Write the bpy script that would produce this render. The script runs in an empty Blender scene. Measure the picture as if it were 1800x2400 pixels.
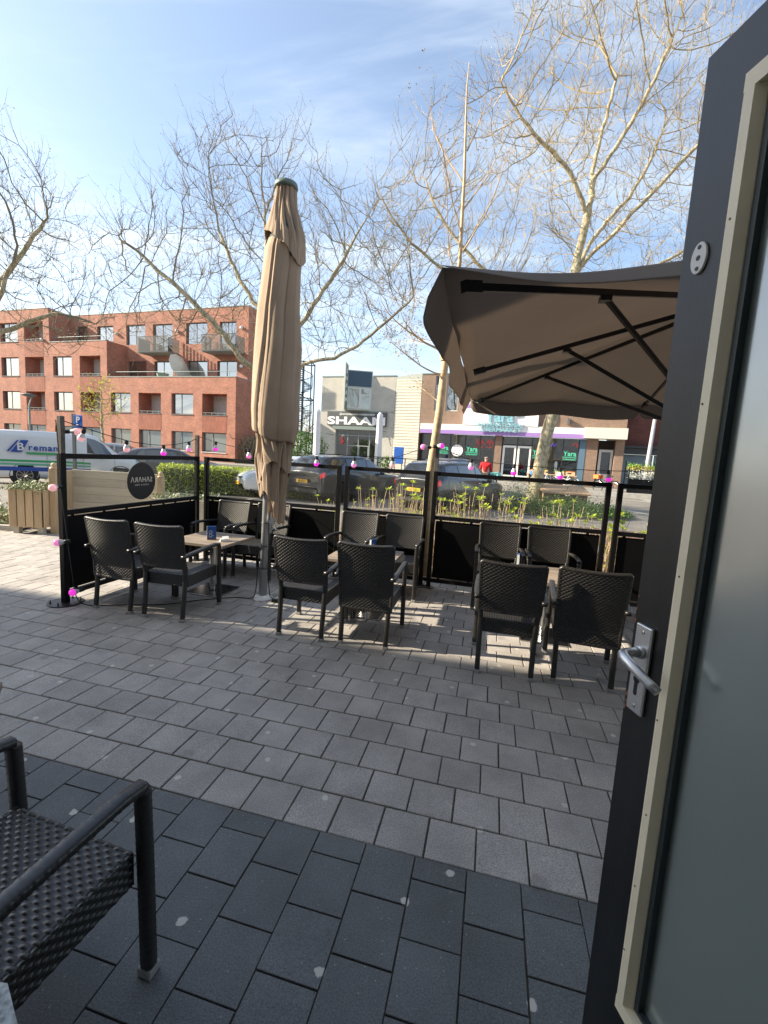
import bpy, bmesh, math, random
import numpy as np
from mathutils import Vector, Matrix, kdtree
from math import sin, cos, pi, radians, sqrt, hypot, atan2
S = bpy.context.scene
COL = S.collection
# ---------------------------------------------------------------- camera
H = 1.65
PITCH, ROLL = radians(7.019), radians(3.3385)
fw = Vector((0, cos(PITCH), -sin(PITCH)))
r0 = Vector((1, 0, 0)); u0 = r0.cross(fw)
rt = r0 * cos(ROLL) + u0 * sin(ROLL); up = -r0 * sin(ROLL) + u0 * cos(ROLL)
cd = bpy.data.cameras.new('camera'); cam = bpy.data.objects.new('camera', cd); COL.objects.link(cam)
m = Matrix((rt, up, -fw)).transposed().to_4x4(); m.translation = (0, 0, H); cam.matrix_world = m
cd.sensor_fit = 'HORIZONTAL'; cd.sensor_width = 36; cd.lens = 1047.75 / 1800 * 36
cd.clip_start = 0.05; cd.clip_end = 2000
S.camera = cam
# ---------------------------------------------------------------- light
SUN_EL = radians(27.0); SUN_DIR = Vector((cos(radians(-2)) * cos(SUN_EL), sin(radians(-2)) * cos(SUN_EL), -sin(SUN_EL)))
sd = bpy.data.lights.new('sun', 'SUN'); sd.energy = 4.0; sd.angle = radians(0.6); sd.color = (1, 0.87, 0.68)
so = bpy.data.objects.new('sun', sd); COL.objects.link(so); so.rotation_euler = SUN_DIR.to_track_quat('-Z', 'Y').to_euler()
w = bpy.data.worlds.new('World'); S.world = w; w.use_nodes = True
nt = w.node_tree; nt.nodes.clear()
def N(nt, t, **k):
    n = nt.nodes.new(t)
    for a, b in k.items(): setattr(n, a, b)
    return n
sky = N(nt, 'ShaderNodeTexSky', sky_type='NISHITA'); sky.sun_disc = False
sky.sun_elevation = SUN_EL; sky.sun_rotation = radians(-88); sky.air_density = 1.0; sky.dust_density = 1.0; sky.ozone_density = 1.3
tc = N(nt, 'ShaderNodeTexCoord')
sep = N(nt, 'ShaderNodeSeparateXYZ'); nt.links.new(tc.outputs['Generated'], sep.inputs[0])
# project the view direction on a high cloud deck
zc = N(nt, 'ShaderNodeMath', operation='MAXIMUM'); nt.links.new(sep.outputs['Z'], zc.inputs[0]); zc.inputs[1].default_value = 0.04
za = N(nt, 'ShaderNodeMath', operation='ADD'); nt.links.new(zc.outputs[0], za.inputs[0]); za.inputs[1].default_value = 0.12
dx = N(nt, 'ShaderNodeMath', operation='DIVIDE'); nt.links.new(sep.outputs['X'], dx.inputs[0]); nt.links.new(za.outputs[0], dx.inputs[1])
dy = N(nt, 'ShaderNodeMath', operation='DIVIDE'); nt.links.new(sep.outputs['Y'], dy.inputs[0]); nt.links.new(za.outputs[0], dy.inputs[1])
cv = N(nt, 'ShaderNodeCombineXYZ'); nt.links.new(dx.outputs[0], cv.inputs[0]); nt.links.new(dy.outputs[0], cv.inputs[1])
def cloud(scale, rot, stretch, lo, hi, amt, dist, loc=(0, 0, 0), detail=6):
    mp = N(nt, 'ShaderNodeMapping'); mp.inputs['Rotation'].default_value = (0, 0, radians(rot)); mp.inputs['Scale'].default_value = stretch; mp.inputs['Location'].default_value = loc
    nt.links.new(cv.outputs[0], mp.inputs[0])
    no = N(nt, 'ShaderNodeTexNoise'); no.inputs['Scale'].default_value = scale; no.inputs['Detail'].default_value = detail; no.inputs['Roughness'].default_value = 0.58; no.inputs['Distortion'].default_value = dist
    nt.links.new(mp.outputs[0], no.inputs['Vector'])
    mr = N(nt, 'ShaderNodeMapRange'); mr.inputs['From Min'].default_value = lo; mr.inputs['From Max'].default_value = hi; mr.inputs['To Max'].default_value = amt; mr.interpolation_type = 'SMOOTHSTEP'
    nt.links.new(no.outputs[0], mr.inputs[0]); return mr
c1 = cloud(0.8, 10, (0.55, 1.7, 1), 0.41, 0.72, 0.60, 1.1, (1.7, 0.4, 0), 8)
c2 = cloud(1.3, -28, (0.45, 1.5, 1), 0.52, 0.74, 0.42, 1.0, (3.1, 1.7, 0), 7)
c3 = cloud(0.28, 0, (1, 1, 1), 0.34, 0.72, 0.14, 0.2, (0.4, 5, 0), 3)
def mx(a, b):
    n = N(nt, 'ShaderNodeMath', operation='ADD'); n.use_clamp = True; nt.links.new(a, n.inputs[0]); nt.links.new(b, n.inputs[1]); return n.outputs[0]
# thin veil that thickens toward the horizon and toward the sun side (left)
hz = N(nt, 'ShaderNodeMapRange'); hz.inputs['From Min'].default_value = 0.42; hz.inputs['From Max'].default_value = 0.0; hz.inputs['To Max'].default_value = 0.40
nt.links.new(sep.outputs['Z'], hz.inputs[0])
lf = N(nt, 'ShaderNodeMapRange'); lf.inputs['From Min'].default_value = 0.15; lf.inputs['From Max'].default_value = -0.95; lf.inputs['To Max'].default_value = 0.16
nt.links.new(sep.outputs['X'], lf.inputs[0])
tot = mx(mx(mx(c1.outputs[0], c2.outputs[0]), c3.outputs[0]), mx(hz.outputs[0], lf.outputs[0]))
mixc = N(nt, 'ShaderNodeMix', data_type='RGBA'); nt.links.new(tot, mixc.inputs[0]); nt.links.new(sky.outputs[0], mixc.inputs[6]); mixc.inputs[7].default_value = (4.0, 4.4, 4.75, 1)
bg = N(nt, 'ShaderNodeBackground'); bg.inputs['Strength'].default_value = 0.09
nt.links.new(mixc.outputs[2], bg.inputs[0])
wo = N(nt, 'ShaderNodeOutputWorld'); nt.links.new(bg.outputs[0], wo.inputs[0])
S.view_settings.view_transform = 'Standard'; S.view_settings.look = 'None'; S.view_settings.gamma = 1; S.view_settings.exposure = 1.75
S.render.engine = 'CYCLES'
S.cycles.max_bounces = 8; S.cycles.transparent_max_bounces = 16
# ---------------------------------------------------------------- helpers
MATS = {}
def mat(name, col, rough=0.6, metal=0.0, var=0.0, vscale=5.0, bump=0.0, bscale=30.0, spec=0.5, coat=0.0, emit=None, estr=0, col2=None, sheen=0, sss=0, alpha=1, detail=4, stretch=None):
    if name in MATS: return MATS[name]
    m = bpy.data.materials.new(name); m.use_nodes = True; t = m.node_tree; b = t.nodes['Principled BSDF']
    b.inputs['Base Color'].default_value = (*col, 1); b.inputs['Roughness'].default_value = rough; b.inputs['Metallic'].default_value = metal
    b.inputs['Specular IOR Level'].default_value = spec; b.inputs['Coat Weight'].default_value = coat; b.inputs['Coat Roughness'].default_value = 0.05
    if sheen: b.inputs['Sheen Weight'].default_value = sheen
    if emit: b.inputs['Emission Color'].default_value = (*emit, 1); b.inputs['Emission Strength'].default_value = estr
    if var or bump:
        c = N(t, 'ShaderNodeTexCoord'); src = c.outputs['Object']
        if stretch:
            mp = N(t, 'ShaderNodeMapping'); mp.inputs['Scale'].default_value = stretch; t.links.new(src, mp.inputs[0]); src = mp.outputs[0]
    if var:
        no = N(t, 'ShaderNodeTexNoise'); no.inputs['Scale'].default_value = vscale; no.inputs['Detail'].default_value = detail; t.links.new(src, no.inputs['Vector'])
        mr = N(t, 'ShaderNodeMapRange'); mr.inputs['From Min'].default_value = 0.3; mr.inputs['From Max'].default_value = 0.7; t.links.new(no.outputs[0], mr.inputs[0])
        mi = N(t, 'ShaderNodeMix', data_type='RGBA'); t.links.new(mr.outputs[0], mi.inputs[0])
        c2_ = col2 or tuple(min(1, x * (1 + var)) for x in col)
        mi.inputs[6].default_value = (*[x * (1 - var) for x in col], 1) if not col2 else (*col, 1); mi.inputs[7].default_value = (*c2_, 1)
        t.links.new(mi.outputs[2], b.inputs['Base Color'])
    if bump:
        no = N(t, 'ShaderNodeTexNoise'); no.inputs['Scale'].default_value = bscale; no.inputs['Detail'].default_value = 5; t.links.new(src, no.inputs['Vector'])
        bp = N(t, 'ShaderNodeBump'); bp.inputs['Strength'].default_value = bump; bp.inputs['Distance'].default_value = 0.02; t.links.new(no.outputs[0], bp.inputs['Height']); t.links.new(bp.outputs[0], b.inputs['Normal'])
    MATS[name] = m; return m
def glassmat(name, tint=(1, 1, 1), base=0.04, top=0.9, rough=0.0, body=None, bodyw=0.0):
    m = bpy.data.materials.new(name); m.use_nodes = True; t = m.node_tree; t.nodes.clear()
    tr = N(t, 'ShaderNodeBsdfTransparent'); tr.inputs[0].default_value = (*tint, 1)
    gl = N(t, 'ShaderNodeBsdfGlossy'); gl.inputs['Roughness'].default_value = rough
    fr0 = N(t, 'ShaderNodeLayerWeight'); fr0.inputs[0].default_value = 0.5; fr = N(t, 'ShaderNodeMath', operation='POWER'); fr.inputs[1].default_value = 4.5; t.links.new(fr0.outputs['Facing'], fr.inputs[0])
    mr = N(t, 'ShaderNodeMapRange'); mr.inputs['From Min'].default_value = 0.0; mr.inputs['To Min'].default_value = base; mr.inputs['To Max'].default_value = top; t.links.new(fr.outputs[0], mr.inputs[0])
    mi = N(t, 'ShaderNodeMixShader'); t.links.new(mr.outputs[0], mi.inputs[0]); 
    src = tr.outputs[0]
    if body:
        df = N(t, 'ShaderNodeBsdfDiffuse'); df.inputs[0].default_value = (*body, 1)
        m2 = N(t, 'ShaderNodeMixShader'); m2.inputs[0].default_value = bodyw; t.links.new(tr.outputs[0], m2.inputs[1]); t.links.new(df.outputs[0], m2.inputs[2]); src = m2.outputs[0]
    t.links.new(src, mi.inputs[1]); t.links.new(gl.outputs[0], mi.inputs[2])
    o = N(t, 'ShaderNodeOutputMaterial'); t.links.new(mi.outputs[0], o.inputs[0]); MATS[name] = m; return m
def brick(name, c1, c2, mortar, bw=0.22, bh=0.065, ms=0.01, axis='wall', rot=0, off=0.5, bump=0.3, var=0.35, rough=0.85, stain=0.0):
    m = bpy.data.materials.new(name); m.use_nodes = True; t = m.node_tree; b = t.nodes['Principled BSDF']; b.inputs['Roughness'].default_value = rough
    c = N(t, 'ShaderNodeTexCoord'); s = N(t, 'ShaderNodeSeparateXYZ'); t.links.new(c.outputs['Object'], s.inputs[0])
    cb = N(t, 'ShaderNodeCombineXYZ')
    if axis in ('wall', 'vert'):
        a = N(t, 'ShaderNodeMath', operation='ADD'); t.links.new(s.outputs[0], a.inputs[0]); t.links.new(s.outputs[1], a.inputs[1])
        t.links.new(a.outputs[0], cb.inputs[0 if axis == 'wall' else 1]); t.links.new(s.outputs[2], cb.inputs[1 if axis == 'wall' else 0])
        v = cb.outputs[0]
    else:
        mp = N(t, 'ShaderNodeMapping'); mp.inputs['Rotation'].default_value = (0, 0, radians(rot)); t.links.new(c.outputs['Object'], mp.inputs[0]); v = mp.outputs[0]
    br = N(t, 'ShaderNodeTexBrick'); br.offset = off; t.links.new(v, br.inputs['Vector'])
    br.inputs['Color1'].default_value = (*c1, 1); br.inputs['Color2'].default_value = (*c2, 1); br.inputs['Mortar'].default_value = (*mortar, 1)
    br.inputs['Scale'].default_value = 1; br.inputs['Brick Width'].default_value = bw; br.inputs['Row Height'].default_value = bh; br.inputs['Mortar Size'].default_value = ms; br.inputs['Mortar Smooth'].default_value = 0.1; br.inputs['Bias'].default_value = -0.1
    no = N(t, 'ShaderNodeTexNoise'); no.inputs['Scale'].default_value = 1.1; no.inputs['Detail'].default_value = 8; no.inputs['Roughness'].default_value = 0.7; t.links.new(c.outputs['Object'], no.inputs['Vector'])
    mr = N(t, 'ShaderNodeMapRange'); mr.inputs['From Min'].default_value = 0.3; mr.inputs['From Max'].default_value = 0.7; mr.inputs['To Min'].default_value = 1 - var; mr.inputs['To Max'].default_value = 1 + var * 0.6; t.links.new(no.outputs[0], mr.inputs[0])
    mu = N(t, 'ShaderNodeMix', data_type='RGBA', blend_type='MULTIPLY'); mu.inputs[0].default_value = 1; t.links.new(br.outputs[0], mu.inputs[6]); t.links.new(mr.outputs[0], mu.inputs[7])
    t.links.new(mu.outputs[2], b.inputs['Base Color'])
    bp = N(t, 'ShaderNodeBump'); bp.inputs['Strength'].default_value = bump; bp.inputs['Distance'].default_value = 0.01; bp.invert = True; t.links.new(br.outputs['Fac'], bp.inputs['Height']); t.links.new(bp.outputs[0], b.inputs['Normal'])
    MATS[name] = m; return m
def thing(name, label, cat, loc=(0, 0, 0), rz=0.0, group=None):
    o = bpy.data.objects.new(name, None); COL.objects.link(o); o.empty_display_size = 0.2
    o.location = loc; o.rotation_euler = (0, 0, rz); o['label'] = label; o['category'] = cat
    if group: o['group'] = group
    return o
def tag(o, label=None, cat=None, group=None, kind=None):
    if label: o['label'] = label
    if cat: o['category'] = cat
    if group: o['group'] = group
    if kind: o['kind'] = kind
    return o
def mesh_obj(name, v, f, m, parent=None, smooth=False, uv=None, loc=None, bevel=0, mats=None, midx=None):
    me = bpy.data.meshes.new(name); me.from_pydata([tuple(p) for p in v], [], f); me.update()
    for mm in (mats or [m]): me.materials.append(mm)
    if midx is not None: me.polygons.foreach_set('material_index', midx)
    if smooth: me.polygons.foreach_set('use_smooth', [True] * len(me.polygons))
    o = bpy.data.objects.new(name, me); COL.objects.link(o)
    if parent: o.parent = parent
    if loc: o.location = loc
    if bevel:
        b = o.modifiers.new('bevel', 'BEVEL'); b.width = bevel; b.segments = 2; b.limit_method = 'ANGLE'
    return o
class MB:
    def __init__(s): s.v = []; s.f = []; s.M = None; s.mi = []; s.cur = 0
    def add(s, vs, fs):
        n = len(s.v)
        for p in vs:
            p = Vector(p)
            s.v.append(s.M @ p if s.M else p)
        for q in fs: s.f.append([i + n for i in q]); s.mi.append(s.cur)
        return s
    def box(s, x0, x1, y0, y1, z0, z1, R=None, c=None):
        vs = [(x0, y0, z0), (x1, y0, z0), (x1, y1, z0), (x0, y1, z0), (x0, y0, z1), (x1, y0, z1), (x1, y1, z1), (x0, y1, z1)]
        if R is not None:
            c = Vector(c if c is not None else ((x0 + x1) / 2, (y0 + y1) / 2, (z0 + z1) / 2)); vs = [c + R @ (Vector(p) - c) for p in vs]
        return s.add(vs, [(0, 3, 2, 1), (4, 5, 6, 7), (0, 1, 5, 4), (1, 2, 6, 5), (2, 3, 7, 6), (3, 0, 4, 7)])
    def bar(s, a, b, w, h, upv=(0, 0, 1)):
        a = Vector(a); b = Vector(b); d = (b - a).normalized(); x = d.cross(Vector(upv))
        if x.length < 1e-3: x = d.cross(Vector((1, 0, 0)))
        x.normalize(); z = x.cross(d)
        vs = [p + x * sx * w / 2 + z * sz * h / 2 for p in (a, b) for sx, sz in ((-1, -1), (1, -1), (1, 1), (-1, 1))]
        return s.add(vs, [(0, 1, 2, 3), (7, 6, 5, 4), (0, 4, 5, 1), (1, 5, 6, 2), (2, 6, 7, 3), (3, 7, 4, 0)])
    def tube(s, pts, r, n=8, cap=True, closed=False):
        pts = [Vector(p) for p in pts]; k = len(pts); rr = r if isinstance(r, (list, tuple)) else [r] * k
        vs = []; x = None
        for i, p in enumerate(pts):
            if closed: d = pts[(i + 1) % k] - pts[i - 1]
            else: d = pts[min(i + 1, k - 1)] - pts[max(i - 1, 0)]
            d.normalize()
            if x is None:
                x = d.cross(Vector((0, 0, 1)));
                if x.length < 0.05: x = d.cross(Vector((0, 1, 0)))
            x = (x - d * x.dot(d)).normalized(); y = d.cross(x)
            for j in range(n):
                a = 2 * pi * j / n; vs.append(p + (x * cos(a) + y * sin(a)) * rr[i])
        fs = []
        for i in range(k if closed else k - 1):
            for j in range(n):
                a = i * n + j; b = i * n + (j + 1) % n; i2 = (i + 1) % k; fs.append((a, b, i2 * n + (j + 1) % n, i2 * n + j))
        if cap and not closed: fs.append(tuple(range(n))[::-1]); fs.append(tuple((k - 1) * n + j for j in range(n)))
        return s.add(vs, fs)
    def lathe(s, prof, n=16, c=(0, 0, 0), axis='z', cap=True):
        vs = []
        for r, z in prof:
            for j in range(n):
                a = 2 * pi * j / n; p = (r * cos(a), r * sin(a), z)
                if axis == 'y': p = (p[0], p[2], p[1])
                if axis == 'x': p = (p[2], p[0], p[1])
                vs.append(Vector(p) + Vector(c))
        fs = []
        for i in range(len(prof) - 1):
            for j in range(n):
                fs.append((i * n + j, i * n + (j + 1) % n, (i + 1) * n + (j + 1) % n, (i + 1) * n + j))
        if cap: fs.append(tuple(range(n))[::-1]); fs.append(tuple((len(prof) - 1) * n + j for j in range(n)))
        return s.add(vs, fs)
    def prism(s, poly, t0, t1, axis='z'):
        n = len(poly); mp = {'z': lambda p, t: (p[0], p[1], t), 'y': lambda p, t: (p[0], t, p[1]), 'x': lambda p, t: (t, p[0], p[1])}[axis]
        vs = [mp(p, t0) for p in poly] + [mp(p, t1) for p in poly]
        return s.add(vs, [tuple(range(n))[::-1], tuple(range(n, 2 * n))] + [(i, (i + 1) % n, n + (i + 1) % n, n + i) for i in range(n)])
    def quad(s, a, b, c, d): return s.add([a, b, c, d], [(0, 1, 2, 3)])
    def sphere(s, c, r, n=12, m=8, sc=(1, 1, 1)):
        vs = []; c = Vector(c)
        for i in range(1, m):
            for j in range(n):
                t = pi * i / m; a = 2 * pi * j / n; vs.append(c + Vector((sin(t) * cos(a) * r * sc[0], sin(t) * sin(a) * r * sc[1], cos(t) * r * sc[2])))
        vs += [c + Vector((0, 0, r * sc[2])), c - Vector((0, 0, r * sc[2]))]
        fs = [(i * n + j, (i + 1) * n + j, (i + 1) * n + (j + 1) % n, i * n + (j + 1) % n) for i in range(m - 2) for j in range(n)]
        fs += [((m - 1) * n, j, (j + 1) % n) for j in range(n)] + [((m - 1) * n + 1, (m - 2) * n + (j + 1) % n, (m - 2) * n + j) for j in range(n)]
        return s.add(vs, fs)
    def build(s, name, m, parent=None, **k):
        mats = m if isinstance(m, list) else None
        o = mesh_obj(name, s.v, s.f, None if mats else m, parent, mats=mats, midx=s.mi if mats else None, **k)
        bm = bmesh.new(); bm.from_mesh(o.data); bmesh.ops.recalc_face_normals(bm, faces=bm.faces); bm.to_mesh(o.data); bm.free()
        return o
_FONT = {}
def text(name, s, size, m, parent, loc, rot=(pi / 2, 0, 0), ext=0.004, bold=0.0, sx=1.0, shear=0.0, align='CENTER', mirror=False, space=1.0):
    cu = bpy.data.curves.new('t', 'FONT'); cu.body = s; cu.size = size; cu.extrude = ext; cu.offset = bold; cu.align_x = align; cu.shear = shear; cu.space_character = space; cu.resolution_u = 3
    to = bpy.data.objects.new('t', cu); COL.objects.link(to)
    dg = bpy.context.evaluated_depsgraph_get(); me = bpy.data.meshes.new_from_object(to.evaluated_get(dg))
    bpy.data.objects.remove(to); bpy.data.curves.remove(cu)
    me.name = name; me.materials.clear(); me.materials.append(m)
    me.transform(Matrix.Diagonal(((-sx if mirror else sx), 1, 1, 1)))
    if mirror: me.flip_normals()
    o = bpy.data.objects.new(name, me); COL.objects.link(o); o.parent = parent; o.location = loc; o.rotation_euler = rot
    return o
def copy_tree(o, parent=None):
    c = o.copy(); COL.objects.link(c); c.parent = parent
    for ch in o.children: copy_tree(ch, c)
    return c
def leaves(pts, size, rnd, flat=0.0, per=1):
    """many small leaf blades around the given points -> verts, faces"""
    v = []; f = []
    for p in pts:
        for _ in range(per):
            a = rnd.uniform(0, 2 * pi); t = rnd.uniform(-0.2, 1.2) * (1 - flat); d = Vector((cos(a) * cos(t), sin(a) * cos(t), sin(t)))
            sd = d.cross(Vector((rnd.uniform(-1, 1), rnd.uniform(-1, 1), 1.2))).normalized(); L = size * rnd.uniform(0.6, 1.3); W = L * 0.42
            p = Vector(p); n = len(v); v += [p, p + d * L * .5 + sd * W * .5, p + d * L, p + d * L * .5 - sd * W * .5]; f.append((n, n + 1, n + 2, n + 3))
    return v, f
def leafmat(name, c1, c2, tr=0.3, rough=0.5):
    m = bpy.data.materials.new(name); m.use_nodes = True; t = m.node_tree; b = t.nodes['Principled BSDF']; b.inputs['Roughness'].default_value = rough
    g = N(t, 'ShaderNodeNewGeometry'); mi = N(t, 'ShaderNodeMix', data_type='RGBA'); t.links.new(g.outputs['Random Per Island'], mi.inputs[0]); mi.inputs[6].default_value = (*c1, 1); mi.inputs[7].default_value = (*c2, 1)
    t.links.new(mi.outputs[2], b.inputs['Base Color'])
    tl = N(t, 'ShaderNodeBsdfTranslucent'); t.links.new(mi.outputs[2], tl.inputs[0]); ms = N(t, 'ShaderNodeMixShader'); ms.inputs[0].default_value = tr
    t.links.new(b.outputs[0], ms.inputs[1]); t.links.new(tl.outputs[0], ms.inputs[2]); t.links.new(ms.outputs[0], t.nodes['Material Output'].inputs[0]); MATS[name] = m; return m
AW = radians(-13.2); UX = Vector((cos(AW), sin(AW), 0)); VX = Vector((-sin(AW), cos(AW), 0))
def T(u, v, z=0): return UX * u + VX * v + Vector((0, 0, z))
def gz(y): return 0.0 if y < 16 else min(1.0, (y - 16) / 14.0) * 0.47
# ---------------------------------------------------------------- materials
black_metal = mat('black_powder_coat', (0.0045, 0.0045, 0.0055), 0.5, var=0.3, vscale=12, bump=0.05, bscale=120, spec=0.2)
wicker = mat('dark_wicker', (0.0195, 0.0185, 0.0175), 0.36, var=0.25, vscale=60, spec=0.6)
capm = mat('grey_foot_plastic', (0.28, 0.28, 0.28), 0.5)
steel = mat('brushed_steel', (0.55, 0.55, 0.54), 0.22, 1.0, var=0.06, vscale=40)
alu = mat('anodised_aluminium', (0.62, 0.63, 0.64), 0.34, 0.85)
polem = mat('grey_pole', (0.42, 0.43, 0.44), 0.4, 0.7, var=0.08)
white = mat('white_paint', (0.74, 0.74, 0.72), 0.5, var=0.06)
black = mat('black_plastic', (0.012, 0.012, 0.013), 0.45)
rubber = mat('rubber', (0.015, 0.015, 0.015), 0.8)
clear = glassmat('clear_glass', (0.97, 0.975, 0.965), 0.02, 0.6, body=(0.55, 0.55, 0.50), bodyw=0.03)
shopglass = glassmat('shop_glass', (0.68, 0.71, 0.71), 0.24, 0.9)
winglass = glassmat('window_glass', (0.10, 0.11, 0.12), 0.52, 0.95)
lowglass = glassmat('curtained_glass', (0.3, 0.33, 0.33), 0.14, 0.9, body=(0.20, 0.25, 0.25), bodyw=0.6)
# ================================================================ ground
def sheet(name, us, vs, zf, m, frame=True, kind='structure', off=0.0):
    v = []; f = []
    for b in vs:
        for a in us:
            p = T(a, b) if frame else Vector((a, b, 0)); p.z = zf(p) + off; v.append(p)
    k = len(us)
    for j in range(len(vs) - 1):
        for i in range(k - 1): f.append((j * k + i, j * k + i + 1, (j + 1) * k + i + 1, (j + 1) * k + i))
    o = mesh_obj(name, v, f, m); o['kind'] = kind; return o
lin = lambda a, b, n: [a + (b - a) * i / n for i in range(n + 1)]
asph = mat('parking_asphalt', (0.20, 0.185, 0.165), 0.85, var=0.16, vscale=1.2, bump=0.25, bscale=60, detail=8)
far_m = mat('far_ground', (0.12, 0.115, 0.10), 0.9, var=0.2, vscale=0.3)
sheet('ground', [-600, -200, -80, -40, -20, 0, 20, 40, 80, 200, 600], [-60, -20, 0, 8, 15.9] + lin(16, 30, 7) + [40, 60, 100, 300, 900], lambda p: gz(p.y) - 0.02, far_m, frame=False)
sheet('parking_lot', lin(-34, 24, 12), [6.0, 12, 15.9] + lin(16, 26.2, 6), lambda p: gz(p.y) - 0.012, asph, frame=False)
redpave = brick('red_clinker_road', (0.17, 0.085, 0.065), (0.12, 0.062, 0.05), (0.05, 0.045, 0.04), 0.2, 0.065, 0.006, axis='flat', rot=-13, rough=0.8)
sheet('road', lin(2.5, 26, 4), [9.0, 11.0, 13.6], lambda p: -0.006, redpave)
greyroad = mat('grey_road', (0.30, 0.285, 0.265), 0.85, var=0.12, vscale=1.5, bump=0.2, bscale=60, detail=8)
sheet('side_road', lin(7.6, 26, 6), [13.62, 15.5, 17.5, 20, 23, 25.5, 28], lambda p: gz(p.y) - 0.004, greyroad)
paint = mat('road_paint', (0.62, 0.61, 0.58), 0.7, var=0.15, vscale=9)
sheet('road_marking', lin(8.2, 22, 4), [15.9, 16.05], lambda p: gz(p.y) + 0.001, paint)
def strip(name, a, b, w, m, off=0.002):
    a = Vector((*a, 0)); b = Vector((*b, 0)); d = (b - a).normalized(); s = Vector((-d.y, d.x, 0)) * w / 2; v = []; f = []
    for i in range(7):
        p = a + (b - a) * i / 6
        for q in (p - s, p + s): q.z = gz(q.y) + off; v.append(q)
    for i in range(6): f.append((2 * i, 2 * i + 1, 2 * i + 3, 2 * i + 2))
    o = mesh_obj(name, v, f, m); o['kind'] = 'structure'; return o
for a, b in (((7.9, 21.5), (10.3, 16.9)), ((3.4, 13.6), (8.2, 19.0)), ((-0.6, 13.4), (4.4, 19.0)), ((-5.5, 13.6), (-1.2, 18.6)), ((8.6, 23.6), (13.2, 21.8))): strip('road_marking', a, b, 0.11, paint, 0.004)
# far pavement with kerb in front of the shops
kerbm = mat('kerb_concrete', (0.36, 0.35, 0.33), 0.8, var=0.15, vscale=6)
pavm = brick('far_pavement', (0.34, 0.32, 0.29), (0.29, 0.27, 0.25), (0.17, 0.16, 0.15), 0.3, 0.3, 0.008, axis='flat', rot=-20)
FA = radians(-20.5); FO = Vector((2.49, 33.65, 0)); FU = Vector((cos(FA), sin(FA), 0)); FN = Vector((-sin(FA), cos(FA), 0))
def FP(u, d, z=0): return FO + FU * u + FN * d + Vector((0, 0, z))
mb = MB(); a, b, c, d = FP(-30, -5.6), FP(26, -5.6), FP(26, 6), FP(-30, 6)
mb.add([a + Vector((0, 0, -.3)), b + Vector((0, 0, -.3)), c, d, a + Vector((0, 0, .46)), b + Vector((0, 0, .46)), c + Vector((0, 0, .46)), d + Vector((0, 0, .46))], [(0, 1, 5, 4), (4, 5, 6, 7)])
tag(mb.build('pavement', pavm), kind='structure')
mb = MB(); mb.M = Matrix.Translation(FO) @ Matrix.Rotation(FA, 4, 'Z'); mb.box(-30, 26, -5.76, -5.602, -0.3, 0.468); tag(mb.build('kerb', kerbm), kind='structure')
# soil strip behind the terrace screens
soil = mat('bed_soil', (0.055, 0.042, 0.030), 0.95, var=0.45, vscale=14, bump=0.8, bscale=30, detail=8)
def bump_z(p): return 0.035 + 0.03 * sin(p.x * 5.1) * sin(p.y * 6.3)
sheet('planting_bed', lin(-3.9, 5.6, 40), lin(5.98, 8.7, 12), bump_z, soil)
mb = MB(); mb.M = Matrix.Rotation(AW, 4, 'Z'); mb.box(-4.05, 5.6, 8.7, 8.82, -0.1, 0.075); mb.box(-4.02, -3.9, 5.98, 8.7, -0.1, 0.075); tag(mb.build('bed_kerb', kerbm), kind='structure')
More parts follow.
